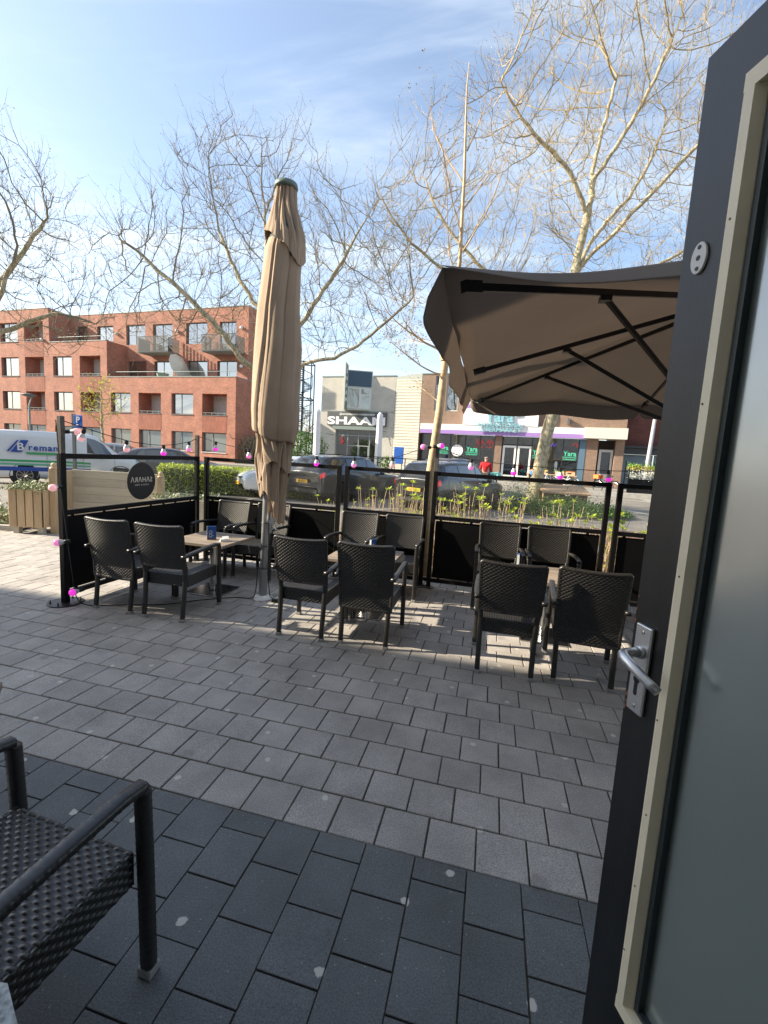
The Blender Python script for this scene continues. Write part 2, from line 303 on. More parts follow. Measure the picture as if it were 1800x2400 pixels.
# ---------------------------------------------------------------- terrace slabs, laid one by one
def paver_mat(name, c, spot=0.5, rough=0.82):
    m = bpy.data.materials.new(name); m.use_nodes = True; t = m.node_tree; b = t.nodes['Principled BSDF']; b.inputs['Roughness'].default_value = rough
    g = N(t, 'ShaderNodeNewGeometry'); tc = N(t, 'ShaderNodeTexCoord')
    r = N(t, 'ShaderNodeMapRange'); t.links.new(g.outputs['Random Per Island'], r.inputs[0]); r.inputs['To Min'].default_value = 0.91; r.inputs['To Max'].default_value = 1.09
    n1 = N(t, 'ShaderNodeTexNoise'); n1.inputs['Scale'].default_value = 2.2; n1.inputs['Detail'].default_value = 9; n1.inputs['Roughness'].default_value = 0.65; t.links.new(tc.outputs['Object'], n1.inputs['Vector'])
    r1 = N(t, 'ShaderNodeMapRange'); r1.inputs['From Min'].default_value = 0.3; r1.inputs['From Max'].default_value = 0.7; r1.inputs['To Min'].default_value = 0.74; r1.inputs['To Max'].default_value = 1.24; t.links.new(n1.outputs[0], r1.inputs[0])
    n2 = N(t, 'ShaderNodeTexNoise'); n2.inputs['Scale'].default_value = 190; n2.inputs['Detail'].default_value = 3; t.links.new(tc.outputs['Object'], n2.inputs['Vector'])
    r2 = N(t, 'ShaderNodeMapRange'); r2.inputs['From Min'].default_value = 0.3; r2.inputs['From Max'].default_value = 0.7; r2.inputs['To Min'].default_value = 0.62; r2.inputs['To Max'].default_value = 1.38; t.links.new(n2.outputs[0], r2.inputs[0])
    def mul(a, b_):
        n = N(t, 'ShaderNodeMath', operation='MULTIPLY'); t.links.new(a, n.inputs[0]); t.links.new(b_, n.inputs[1]); return n.outputs[0]
    k = mul(mul(r.outputs[0], r1.outputs[0]), r2.outputs[0])
    mu = N(t, 'ShaderNodeMix', data_type='RGBA', blend_type='MULTIPLY'); mu.inputs[0].default_value = 1; mu.inputs[6].default_value = (*c, 1); t.links.new(k, mu.inputs[7])
    # pale trodden gum and grit, and dark oil spots
    vo = N(t, 'ShaderNodeTexVoronoi', voronoi_dimensions='2D'); vo.inputs['Scale'].default_value = 2.6; t.links.new(tc.outputs['Object'], vo.inputs['Vector'])
    nn = N(t, 'ShaderNodeTexNoise'); nn.inputs['Scale'].default_value = 38; nn.inputs['Detail'].default_value = 5; t.links.new(tc.outputs['Object'], nn.inputs['Vector'])
    ad = N(t, 'ShaderNodeMath', operation='MULTIPLY_ADD'); t.links.new(nn.outputs[0], ad.inputs[0]); ad.inputs[1].default_value = 0.075; t.links.new(vo.outputs['Distance'], ad.inputs[2])
    th = N(t, 'ShaderNodeMapRange'); th.inputs['From Min'].default_value = 0.084; th.inputs['From Max'].default_value = 0.072; t.links.new(ad.outputs[0], th.inputs[0])
    cs = N(t, 'ShaderNodeSeparateXYZ'); t.links.new(vo.outputs['Color'], cs.inputs[0]); gt = N(t, 'ShaderNodeMath', operation='GREATER_THAN'); t.links.new(cs.outputs[0], gt.inputs[0]); gt.inputs[1].default_value = 0.30
    sp = mul(mul(th.outputs[0], gt.outputs[0]), gt.outputs[0]); sm = N(t, 'ShaderNodeMath', operation='MULTIPLY'); t.links.new(sp, sm.inputs[0]); sm.inputs[1].default_value = spot
    m2 = N(t, 'ShaderNodeMix', data_type='RGBA'); t.links.new(sm.outputs[0], m2.inputs[0]); t.links.new(mu.outputs[2], m2.inputs[6]); m2.inputs[7].default_value = (0.56, 0.54, 0.48, 1)
    vb = N(t, 'ShaderNodeTexVoronoi', voronoi_dimensions='2D'); vb.inputs['Scale'].default_value = 26; t.links.new(tc.outputs['Object'], vb.inputs['Vector'])
    tb = N(t, 'ShaderNodeMapRange'); tb.inputs['From Min'].default_value = 0.075; tb.inputs['From Max'].default_value = 0.055; tb.inputs['To Max'].default_value = 0.55; t.links.new(vb.outputs['Distance'], tb.inputs[0])
    sb = N(t, 'ShaderNodeSeparateXYZ'); t.links.new(vb.outputs['Color'], sb.inputs[0]); gb = N(t, 'ShaderNodeMath', operation='GREATER_THAN'); t.links.new(sb.outputs[1], gb.inputs[0]); gb.inputs[1].default_value = 0.88
    m3 = N(t, 'ShaderNodeMix', data_type='RGBA'); t.links.new(mul(tb.outputs[0], gb.outputs[0]), m3.inputs[0]); t.links.new(m2.outputs[2], m3.inputs[6]); m3.inputs[7].default_value = (0.40, 0.39, 0.36, 1)
    vd = N(t, 'ShaderNodeTexVoronoi', voronoi_dimensions='2D'); vd.inputs['Scale'].default_value = .8; mpd = N(t, 'ShaderNodeMapping'); mpd.inputs['Location'].default_value = (5.3, 2.2, 0); t.links.new(tc.outputs['Object'], mpd.inputs[0]); t.links.new(mpd.outputs[0], vd.inputs['Vector'])
    add = N(t, 'ShaderNodeMath', operation='MULTIPLY_ADD'); t.links.new(nn.outputs[0], add.inputs[0]); add.inputs[1].default_value = 0.05; t.links.new(vd.outputs['Distance'], add.inputs[2])
    td = N(t, 'ShaderNodeMapRange'); td.inputs['From Min'].default_value = 0.065; td.inputs['From Max'].default_value = 0.045; td.inputs['To Max'].default_value = 0.35; t.links.new(add.outputs[0], td.inputs[0])
    m4 = N(t, 'ShaderNodeMix', data_type='RGBA'); t.links.new(td.outputs[0], m4.inputs[0]); t.links.new(m3.outputs[2], m4.inputs[6]); m4.inputs[7].default_value = (c[0] * .35, c[1] * .35, c[2] * .35, 1)
    t.links.new(m4.outputs[2], b.inputs['Base Color'])
    nb = N(t, 'ShaderNodeTexNoise'); nb.inputs['Scale'].default_value = 70; nb.inputs['Detail'].default_value = 8; nb.inputs['Roughness'].default_value = 0.7; t.links.new(tc.outputs['Object'], nb.inputs['Vector'])
    bp = N(t, 'ShaderNodeBump'); bp.inputs['Strength'].default_value = 0.45; bp.inputs['Distance'].default_value = 0.006; t.links.new(nb.outputs[0], bp.inputs['Height']); t.links.new(bp.outputs[0], b.inputs['Normal'])
    MATS[name] = m; return m
rnd = random.Random(4)
def slabs(name, cells, m, gap, bev, tilt):
    v = []; f = []
    for (a0, a1, b0, b1) in cells:
        a0 += gap / 2 + rnd.uniform(0, .0022); a1 -= gap / 2 + rnd.uniform(0, .0022); b0 += gap / 2 + rnd.uniform(0, .0022); b1 -= gap / 2 + rnd.uniform(0, .0022)
        h = rnd.uniform(-.0015, .0015); tx = rnd.uniform(-tilt, tilt); ty = rnd.uniform(-tilt, tilt); n = len(v); ca = (a0 + a1) / 2; cb = (b0 + b1) / 2
        for (e, z) in ((0, -0.02), (0, -bev), (bev, 0)):
            for (p, q) in ((a0 + e, b0 + e), (a1 - e, b0 + e), (a1 - e, b1 - e), (a0 + e, b1 - e)):
                v.append(T(p, q, z + h + (p - ca) * tx + (q - cb) * ty))
        for l in (0, 4):
            for i in range(4): f.append((n + l + i, n + l + (i + 1) % 4, n + l + 4 + (i + 1) % 4, n + l + 4 + i))
        f.append((n + 8, n + 9, n + 10, n + 11))
    return mesh_obj(name, v, f, m)
PU, PV, V0 = 0.2140, 0.2245, 1.690
cells = []
for j in range(0, 32):
    b = V0 + j * PV; rowoff = (0.5 * (j % 2) + rnd.uniform(-.12, .12)) * PU
    umin = -9.5 if b > 5.9 else -9.5
    for i in range(-45, 26):
        a = -0.13 + i * PU + rowoff
        if b > 5.75 and a > -3.95: continue
        cells.append((a, a + PU, b, b + PV))
tag(slabs('terrace_paving', cells, paver_mat('grey_paver', (0.350, 0.328, 0.306), 0.95), 0.0055, 0.003, 0.004), kind='structure')
cells = []
for i in range(-43, 26):
    a = -0.6 + i * 0.2125
    b = V0 - 0.105 - (0.113 if i % 2 else 0); cells.append((a, a + .2125, b, V0))
    for j in range(9): cells.append((a, a + .2125, b - 0.226 * (j + 1), b - 0.226 * j))
tag(slabs('entrance_paving', cells, paver_mat('anthracite_paver', (0.113, 0.119, 0.120), 0.9, 0.62), 0.0028, 0.0015, 0.002), kind='structure')
joint = mat('joint_sand', (0.095, 0.086, 0.074), 0.95, var=0.4, vscale=20, bump=0.5)
sheet('joint_bed', lin(-9.8, 5.8, 10), lin(-0.6, 8.9, 8), lambda p: -0.009, joint)
# small litter: gum is in the paving, these are a cigarette end and two dead leaves
# ================================================================ own restaurant behind the camera (casts the terrace shade)
own = thing('restaurant_building', 'black framed restaurant front with wide doorway beside the open door', 'building', T(0, 0.262), AW)
ownb = mat('pale_bounce_render', (0.66, 0.62, 0.55), 0.85, var=0.05)  # unseen wall, colour chosen pale to bounce light onto door and terrace
mb = MB(); mb.box(-42, -1.25, -9, 0, 0, 8.9); mb.box(0.80, 16, -9, 0, 0, 8.9); mb.box(-1.25, 0.80, -9, 0, 2.72, 8.9); mb.build('wall', ownb, own)
mb = MB(); mb.box(-1.252, 0.802, -4, 0.0, -0.01, 0.03); mb.build('threshold', kerbm, own)
mb = MB(); mb.box(0.745, 0.798, -0.09, 0.01, 0.031, 2.70); mb.box(-1.25, -1.18, -0.09, 0.01, 0.031, 2.70); mb.box(-1.179, 0.744, -0.09, 0.01, 2.62, 2.70); mb.build('door_frame', black_metal, own)
# ================================================================ terrace screens
def screen(label, p0, p1, exts=(), disc=False, plate0=False):
    p0 = Vector((*p0, 0)); p1 = Vector((*p1, 0)); L = (p1 - p0).length; ang = atan2(p1.y - p0.y, p1.x - p0.x)
    t = thing('glazed_screen', label, 'screen', p0, ang, 'glazed black screens round the terrace')
    w = 0.055
    for x in (0, L - w):
        h = 1.5
        mb = MB(); mb.box(x, x + w, -w / 2, w / 2, 0.008, 1.505); po = mb.build('post', black_metal, t, bevel=0.003)
    for a, b in ((1.452, 1.503), (0.895, 0.945), (0.075, 0.125)):
        mb = MB(); mb.box(w, L - w, -0.02, 0.02, a, b); mb.build('rail', black_metal, t, bevel=0.002)
    mb = MB(); mb.box(w + .002, L - w - .002, -0.004, 0.004, 0.946, 1.451); mb.build('glass_pane', clear, t)
    mb = MB()
    mb.box(w + .012, L - w - .012, -0.006, 0.006, 0.139, 0.881)
    k = 0; x = w + 0.06
    rr = random.Random(int(L * 100))
    while x < L - w - .06:                       # clips leave a broken slit of light above and below the board
        mb.box(x, x + .03, -0.005, 0.005, 0.8812, 0.8948); mb.box(x + .02, x + .05, -0.005, 0.005, 0.1252, 0.1388); x += rr.choice((.22, .31, .38))
    mb.build('solid_panel', mat('black_board', (0.0035, 0.0035, 0.004), 0.65, spec=0.12, var=0.3, vscale=3, bump=0.1, bscale=80), t)
    for x in (w / 2, L - w / 2):
        mb = MB(); r = 0.16 if (plate0 and x < 1) else 0.075
        mb.lathe([(r, 0.003), (r, 0.010), (r - .004, 0.012)], 28, (x, 0, 0)); bp = mb.build('base_plate', mat('worn_black_steel', (0.05, 0.05, 0.052), 0.35, 0.6, var=0.4, vscale=15), t)
        if plate0 and x < 1:
            for a in (20, 140, 200, 320):
                mb = MB(); mb.lathe([(.011, .012), (.011, .018), (.005, .02), (.005, .045)], 8, (x + .125 * cos(radians(a)), .125 * sin(radians(a)), 0)); mb.build('bolt', black, bp)
    for x, zt in exts:
        mb = MB(); mb.box(x, x + .045, -0.03, 0.015, 1.506, zt); mb.build('post_extension', mat('weathered_post_wood', (0.09, 0.085, 0.075), 0.8, var=0.5, vscale=20, stretch=(8, 8, 1)), t, bevel=.002)
    if disc:
        mb = MB(); mb.M = Matrix.Translation((1.045, -0.0075, 1.195)) @ Matrix.Rotation(pi / 2, 4, 'X'); mb.lathe([(0.222, 0.0), (0.222, 0.002)], 64)
        d = mb.build('round_sticker', mat('sticker_black', (0.012, 0.012, 0.013), 0.55), t)
        gold = mat('sticker_lettering', (0.72, 0.68, 0.60), 0.5)
        bars = MB()
        # SAHARA with crossbar-less As, seen mirrored from inside
        text('lettering', 'SΛHΛRΛ', 0.082, gold, d, (1.045, -0.0102, 1.185), ext=0.0004, bold=0.0008, mirror=True, space=1.12)
        text('lettering', 'FOOD & VIBES', 0.026, gold, d, (1.045, -0.0102, 1.142), ext=0.0004, mirror=True, space=1.35)
    return t
sL = screen('left side screen carrying the round black sticker', (-3.17, 4.33), (-2.685, 6.39), ((0.004, 1.86), (2.06, 1.80)), True, True)
B0 = Vector((-2.60, 6.425, 0)); bd = Vector((cos(AW), sin(AW), 0))
def bp(s): q = B0 + bd * s; return (q.x, q.y)
screen('back screen in the left corner behind the closed parasol', bp(0), bp(2.06))
screen('narrow back screen between the closed parasol and the thin sapling', bp(2.115), bp(3.24))
screen('wide back screen right of the sapling, in front of the thick tree', bp(3.29), bp(5.36), ((0.004, 1.82),))
screen('back screen furthest right, partly hidden by the open door', bp(5.43), bp(7.5))
# ================================================================ wicker furniture
def weave(P, nu, nv, w, h, amp, pu=0.0185, pv=0.0148, mbd=None):
    """P(u,v)->(point, normal); u,v in metres. Real over-under strands."""
    nr = max(1, round(h / pv)); pv = h / nr; npd = max(1, round(w / (2 * pu))); pu = w / npd / 2
    us = [pu * 2 * (k + q / 6) for k in range(npd) for q in range(6)] + [w]; vs = [pv * (k + q) for k in range(nr) for q in (.03, .2, .5, .8, .97)]; v = []; f = []; nu = len(us); nv = len(vs)
    for b in vs:
        row = int(b / pv); fy = b / pv - row; ridge = sqrt(max(0, 1 - (2 * fy - 1) ** 2))
        for a in us:
            ph = 0.5 + 0.5 * sin(2 * pi * a / (pu * 2) + pi * row)
            p, n = P(a, b); v.append(p + n * amp * (ridge * (0.1 + 0.9 * ph ** 1.4) - 0.45))
    for j in range(nv - 1):
        for i in range(nu - 1): f.append((j * nu + i, j * nu + i + 1, (j + 1) * nu + i + 1, (j + 1) * nu + i))
    mbd.add(v, f)
def wrap_tube(mbd, pts, w, h, step=0.0035, amp=0.0011, block=0.013):
    """square tube wrapped with strap strands"""
    pts = [Vector(p) for p in pts]; out = []; seg = []
    acc = 0
    for i in range(len(pts) - 1):
        L = (pts[i + 1] - pts[i]).length; k = max(1, int(L / step))
        for q in range(k): out.append(pts[i].lerp(pts[i + 1], q / k))
    out.append(pts[-1]); n = 8; v = []; f = []; x = None; s = 0
    sh = [(-1, -.6), (-.6, -1), (.6, -1), (1, -.6), (1, .6), (.6, 1), (-.6, 1), (-1, .6)]
    for i, p in enumerate(out):
        d = (out[min(i + 1, len(out) - 1)] - out[max(i - 1, 0)]).normalized()
        if x is None: x = Vector((1, 0, 0))
        x = (x - d * x.dot(d)).normalized(); y = d.cross(x)
        b = int(s / block); fy = s / block - b; rg = sqrt(max(0, 1 - (2 * fy - 1) ** 2))
        for j, (a, c) in enumerate(sh):
            k = amp * rg * (1.7 if (b + (j // 2)) % 2 else 0.6); v.append(p + x * a * (w / 2 + k) + y * c * (h / 2 + k))
        if i: s += (out[i] - out[i - 1]).length
    for i in range(len(out) - 1):
        for j in range(n): f.append((i * n + j, i * n + (j + 1) % n, (i + 1) * n + (j + 1) % n, (i + 1) * n + j))
    f.append(tuple(range(n))[::-1]); f.append(tuple((len(out) - 1) * n + j for j in range(n)))
    mbd.add(v, f)
CG = 'black wicker armchairs on the terrace'
def make_chair(full=False):
    t = thing('wicker_armchair', 'x', 'chair', (0, 0, 0), 0, CG)
    # seat: woven top and deep woven apron
    mb = MB(); z0, zt, hw, yb, yf = 0.325, 0.437, 0.228, -0.235, 0.235
    weave(lambda a, b: (Vector((-hw + a, yb + b, zt - 0.008 * sin(pi * a / .456) * sin(pi * b / .47))), Vector((0, 0, 1))), 111, 150, 2 * hw, yf - yb, 0.0072, mbd=mb)
    for (o, d, n, w) in (((-hw, yb), (1, 0), (0, -1), 2 * hw), ((hw, yf), (-1, 0), (0, 1), 2 * hw), ((-hw, yf), (0, -1), (-1, 0), yf - yb), ((hw, yb), (0, 1), (1, 0), yf - yb)):
        def P(a, b, o=o, d=d, n=n):
            r = 0.012; k = max(0, b - (zt - z0 - r)) ; ins = r - sqrt(max(0, r * r - k * k))
            return Vector((o[0] + d[0] * a - n[0] * ins, o[1] + d[1] * a - n[1] * ins, z0 + b)), Vector((n[0], n[1], 0))
        weave(P, 111, 37, w, zt - z0, 0.0066, mbd=mb)
    mb.box(-hw + .004, hw - .004, yb + .004, yf - .004, z0 - .002, z0 + .02)
    mb.build('seat', wicker, t, smooth=True)
    # backrest: slightly curved, leaning, woven both sides, rolled rim
    mb = MB(); bw = 0.236; b0, b1 = (0.335 if full else 0.520), 0.915; bh_ = b1 - b0
    def base(a, b, off):
        x = -bw * (0.955 + .045 * b / (b1 - b0)) + a * (0.955 + .045 * b / (b1 - b0)); cx = x / bw
        hb = max(0, b0 + b - .45); y = -0.262 - hb * 0.185 - 0.020 * (1 - cx * cx) * min(1, .3 + hb * 3) + off; z = b0 + b - 0.012 * (1 - cx * cx) * (b / bh_)
        return Vector((x, y, z))
    weave(lambda a, b: (base(a, b, -0.012), Vector((0, -1, 0))), 115, 123, 2 * bw, b1 - b0, 0.0072, mbd=mb)
    weave(lambda a, b: (base(a, b, 0.012), Vector((0, 1, 0))), 115, 123, 2 * bw, b1 - b0, 0.0072, mbd=mb)
    rim = [base(0, k, 0) for k in (0, .25 * bh_, .5 * bh_, .75 * bh_, bh_ - .012)] + [base(a, bh_, 0) for a in (.012, .1, .2, .272, .372, .46)] + [base(2 * bw, k, 0) for k in (bh_ - .012, .75 * bh_, .5 * bh_, .25 * bh_, 0)] + [base(a, -.004, 0) for a in (.40, .30, .17, .07)]
    rim.append(rim[0]); wrap_tube(mb, rim, 0.026, 0.026, 0.004, .0012, .0125)
    mb.build('backrest', wicker, t, smooth=True)
    for sgn in (-1, 1):
        mb = MB(); wrap_tube(mb, [(sgn * .203, -.285, .028), (sgn * .205, -.262, .25), (sgn * .210, -.250, .44), (sgn * .217, -.268, .53)], .038, .036, amp=.0007); l = mb.build('leg', wicker, t, smooth=True)
        mb = MB(); mb.box(sgn * .203 - .022, sgn * .203 + .022, -.308, -.264, 0, .029); mb.build('foot_cap', capm, l, bevel=.004)
        mb = MB(); wrap_tube(mb, [(sgn * .252, .262, .028), (sgn * .250, .256, .35), (sgn * .250, .246, .640)], .040, .039, amp=.0007); l = mb.build('leg', wicker, t, smooth=True)
        mb = MB(); mb.box(sgn * .252 - .023, sgn * .252 + .023, .239, .285, 0, .029); mb.build('foot_cap', capm, l, bevel=.004)
        mb = MB(); wrap_tube(mb, [(sgn * .245, -.345, .632), (sgn * .256, -.20, .648), (sgn * .258, .02, .662), (sgn * .255, .17, .664), (sgn * .251, .245, .652)], .042, .030, amp=.0009); mb.build('armrest', wicker, t, smooth=True)
    return t
proto = make_chair(); proto2 = make_chair(True)
def face(px, py): return atan2(-px, py)     # rotation that turns local +y to the given direction
used = set()
def place(org, deg, label, full=False):
    src = proto2 if full else proto
    o = copy_tree(src) if full in used else src; used.add(full)
    o.location = (org[0], org[1], 0); o.rotation_euler = (0, 0, radians(deg)); o['label'] = label; return o
def front(mid, deg): a = radians(deg); return (mid[0] - sin(a) * .285, mid[1] + cos(a) * .285)
place(front((-2.60, 4.22), -14), -14, 'leftmost armchair, its lit back next to the left side screen', True)
place(front((-2.035, 4.075), -10.5), -10.5, 'armchair facing away at the left table, second from the left screen')
place(front((-.69, 3.83), -13), -13, 'armchair facing away just right of the closed parasol pole')
place(front((-.12, 3.735), -12), -12, 'armchair facing away at the middle table, its back hiding most of the table', True)
place(front((1.005, 3.325), -14), -14, 'armchair facing away at the right table, the left one of its pair')
place(front((1.58, 3.24), -18), -18, 'armchair facing away next to the open door, nearest its handle', True)
def rear(fm, deg): a = radians(deg + 180); return (fm[0] + sin(a) * .25, fm[1] - cos(a) * .25)
for fm, dg, lb in (((-2.22, 5.60), -14, 'armchair facing the camera in the left corner of the screens'), ((-1.64, 5.53), -13, 'armchair facing the camera directly behind the closed parasol pole'),
                   ((-.43, 5.16), -13, 'armchair facing the camera at the middle table, left of its neighbour'), ((.155, 5.09), -12, 'armchair facing the camera at the middle table, beside the sapling'),
                   ((1.305, 4.85), -13, 'armchair facing the camera at the right table, with blue menu before it'), ((1.865, 4.73), -13, 'armchair facing the camera at the right table, nearest the door')):
    place(rear(fm, dg), dg + 180, lb)
nc = place((-0.99, 1.045), -17, 'large armchair in the near left corner with one arm cut by the frame'); nc.scale = (1.07, 1, 1)
# ---------------------------------------------------------------- tables
def wood(name, c1, c2, sc=(1, 12, 12), rough=0.6):
    m = bpy.data.materials.new(name); m.use_nodes = True; t = m.node_tree; b = t.nodes['Principled BSDF']; b.inputs['Roughness'].default_value = rough
    c = N(t, 'ShaderNodeTexCoord'); mp = N(t, 'ShaderNodeMapping'); mp.inputs['Scale'].default_value = sc; t.links.new(c.outputs['Object'], mp.inputs[0])
    n1 = N(t, 'ShaderNodeTexNoise'); n1.inputs['Scale'].default_value = 3.2; n1.inputs['Detail'].default_value = 9; n1.inputs['Roughness'].default_value = 0.65; n1.inputs['Distortion'].default_value = 0.6; t.links.new(mp.outputs[0], n1.inputs['Vector'])
    g = N(t, 'ShaderNodeNewGeometry'); 
    r = N(t, 'ShaderNodeMapRange'); r.inputs['From Min'].default_value = 0.32; r.inputs['From Max'].default_value = 0.68; t.links.new(n1.outputs[0], r.inputs[0])
    mi = N(t, 'ShaderNodeMix', data_type='RGBA'); mi.inputs[6].default_value = (*c1, 1); mi.inputs[7].default_value = (*c2, 1); t.links.new(r.outputs[0], mi.inputs[0])
    ri = N(t, 'ShaderNodeMapRange'); ri.inputs['To Min'].default_value = 0.78; ri.inputs['To Max'].default_value = 1.18; t.links.new(g.outputs['Random Per Island'], ri.inputs[0])
    mu = N(t, 'ShaderNodeMix', data_type='RGBA', blend_type='MULTIPLY'); mu.inputs[0].default_value = 1; t.links.new(mi.outputs[2], mu.inputs[6]); t.links.new(ri.outputs[0], mu.inputs[7]); t.links.new(mu.outputs[2], b.inputs['Base Color'])
    bp_ = N(t, 'ShaderNodeBump'); bp_.inputs['Strength'].default_value = 0.3; bp_.inputs['Distance'].default_value = 0.004; t.links.new(n1.outputs[0], bp_.inputs['Height']); t.links.new(bp_.outputs[0], b.inputs['Normal'])
    MATS[name] = m; return m
tabw = wood('weathered_table_wood', (0.16, 0.12, 0.09), (0.34, 0.28, 0.22))
def table(p, lab, deg=-13.2, zt=0.62):
    t = thing('bistro_table', lab, 'table', (p[0], p[1], 0), radians(deg), 'wood topped terrace tables')
    mb = MB()
    for k in range(6): y = -.34 + k * .1135; mb.box(-.34, .34, y, y + .111, zt - .032, zt + (k % 3 - 1) * .0006)
    mb.build('tabletop', tabw, t, bevel=.003)
    mb = MB(); mb.tube([(0, 0, .02), (0, 0, zt - .034)], .038, 24); mb.lathe([(.13, zt - .042), (.13, zt - .034)], 20); mb.build('column', steel, t, smooth=False)
    mb = MB(); mb.box(-.22, .22, -.22, .22, .003, .014); mb.build('base_plate', steel, t, bevel=.004)
    return t
table((-1.93, 5.02), 'wood table at left between the corner chairs, with menu and a napkin')
table((-.16, 4.62), 'wood table in the middle, mostly hidden behind a wicker backrest')
table((1.62, 4.22), 'wood table at right, glimpsed between two dark backrests')
st = table((-1.90, 1.56), 'low wooden stool corner just beyond the near armchair arm', 31.8, .47); st['category'] = 'stool'; st.name = 'stool'; del st['group']
blue = mat('menu_blue', (0.012, 0.065, 0.27), 0.35, var=0.2, vscale=25); pale = mat('menu_pale', (0.55, 0.6, 0.62), 0.4)
def menu(p, deg, lab, s=1.0):
    t = thing('menu_holder', lab, 'menu', (p[0], p[1], .6225), radians(deg), 'blue menu cards on the tables')
    mb = MB(); mb.box(-.05 * s, .05 * s, -.014, .014, 0, .008); mb.build('foot', wood('menu_foot', (0.25, 0.12, 0.05), (0.35, 0.18, 0.08)), t)
    mb = MB(); mb.box(-.048 * s, .048 * s, -.011, .011, .0085, .15 * s); c = mb.build('card', blue, t, bevel=.001)
    mb = MB(); mb.box(-.0495 * s, -.0482 * s, -.011, .011, .0085, .15 * s); mb.build('page_edge', pale, c)
    mb = MB()
    for zz in (.045, .085):
        ring = [(-.012 + .016 * cos(a), -.0125, zz + .017 * sin(a)) for a in [2 * pi * i / 16 for i in range(16)]]; mb.tube(ring, .0028, 5, closed=True)
    mb.box(.0, .02, -.0125, -.0115, .043, .047); mb.build('emblem', pale, c)
    return t
menu((-1.91, 4.92), 24, 'blue card with pale ring emblem on the left table')
menu((-.10, 4.70), 60, 'blue card between the arms of the middle chairs')
menu((1.36, 4.36), 70, 'blue card edge on behind the right pair of backrests')
mb = MB(); mb.M = Matrix.Translation((-1.75, 4.86, .6215)) @ Matrix.Rotation(.5, 4, 'Z'); mb.box(-.05, .05, -.03, .03, 0, .004); mb.box(-.04, .045, -.028, .02, .0045, .028); mb.add([(-.02, -.03, .03), (.05, -.03, .03), (.05, .02, .055), (-.02, .02, .05)], [(0, 1, 2, 3)])
tag(mb.build('napkin', white), 'crumpled white napkin beside the blue card', 'napkin')
# ================================================================ closed parasol
taupe = mat('parasol_cloth', (0.41, 0.31, 0.225), 0.85, var=0.10, vscale=2.5, bump=0.12, bscale=350, detail=3)
cp = thing('closed_parasol', 'tall closed taupe parasol on a grey pole, folded cloth hanging', 'parasol', (-1.30, 4.84, 0))
mb = MB(); mb.tube([(0, 0, .03), (.02, 0, 1.2), (.075, 0, 2.6), (.13, 0, 4.22)], [.044, .042, .04, .03], 20); mb.build('pole', polem, cp, smooth=True)
mb = MB(); mb.lathe([(.11, .003), (.11, .012), (.085, .03), (.055, .045)], 28); mb.build('base_plate', white, cp, smooth=True)
mb = MB(); mb.lathe([(.0, 4.255), (.112, 4.25), (.118, 4.268), (.112, 4.30), (.06, 4.318), (.0, 4.322)], 32, (.132, 0, 0), cap=False); mb.build('top_cap', mat('cap_green_grey', (0.12, 0.17, 0.15), 0.45), cp, smooth=True)
prof = [(4.25, .132, .103), (4.10, .125, .118), (3.92, .132, .165), (3.80, .14, .188), (3.70, .135, .190), (3.45, .115, .195), (3.08, .095, .215), (2.72, .10, .240), (2.35, .09, .250), (2.08, .085, .255), (1.88, .085, .243), (1.76, .09, .215), (1.60, .075, .205), (1.40, .07, .190), (1.20, .085, .175), (1.0, .095, .155), (.86, .10, .14)]
def pr_at(z):
    for (z1, c1_, h1), (z0, c0, h0) in zip(prof, prof[1:]):
        if z <= z1 and z >= z0: k = (z - z0) / (z1 - z0); return c0 + (c1_ - c0) * k, h0 + (h1 - h0) * k
    return prof[-1][1:] if z < 1 else prof[0][1:]
def cloth(name, ztop, zbot, creases, seed, depth, twist=0.0, scale=1.0, nth=240, nz=80, flare=0.0, shift=(0, 0)):
    """gathered cloth: a few broad lobes separated by sharp creases that drift round the pole"""
    r = random.Random(seed); cs = sorted((a, w_) for a, w_ in creases); v = []; f = []
    for i in range(nz + 1):
        s = i / nz
        for j in range(nth):
            th = 2 * pi * j / nth; zt = ztop(th); zb = zbot(th); z = zt + (zb - zt) * s; c, h = pr_at(z); k = 1.0
            for q, (a, w_) in enumerate(cs):
                aa = a + twist * s + .10 * sin(3.1 * s + q * 1.7); d = (th - aa + pi) % (2 * pi) - pi
                wd = w_ * (.65 + .5 * s); d1 = abs(d) / wd
                if d1 < 1: k -= depth * (1 - d1) ** 1.6 * (.45 + .55 * sin(pi * min(1, s * 1.2 + .12)) ** .7) * (1.25 if d < 0 else .8)
                elif d1 < 1.6: k += depth * .16 * sin((d1 - 1) / .6 * pi)
            k += .018 * sin(5 * th + 3 * z) + .012 * sin(9 * th - 4 * z + seed)
            rr = h * scale * k * (1 + flare * max(0, s - .8) * 5)
            if name == 'canopy': rr *= .74 + .26 * min(1, s * 11)
            if name == 'top_flap': rr *= 1 + .09 * s * s
            v.append((c + rr * cos(th) + shift[0] * s, rr * .88 * sin(th) + shift[1] * s, z))
    for i in range(nz):
        for j in range(nth): f.append((i * nth + j, (i + 1) * nth + j, (i + 1) * nth + (j + 1) % nth, i * nth + (j + 1) % nth))
    o = mesh_obj(name, v, f, taupe, cp, smooth=True); sm = o.modifiers.new('thick', 'SOLIDIFY'); sm.thickness = .004; sm.offset = -1; return o
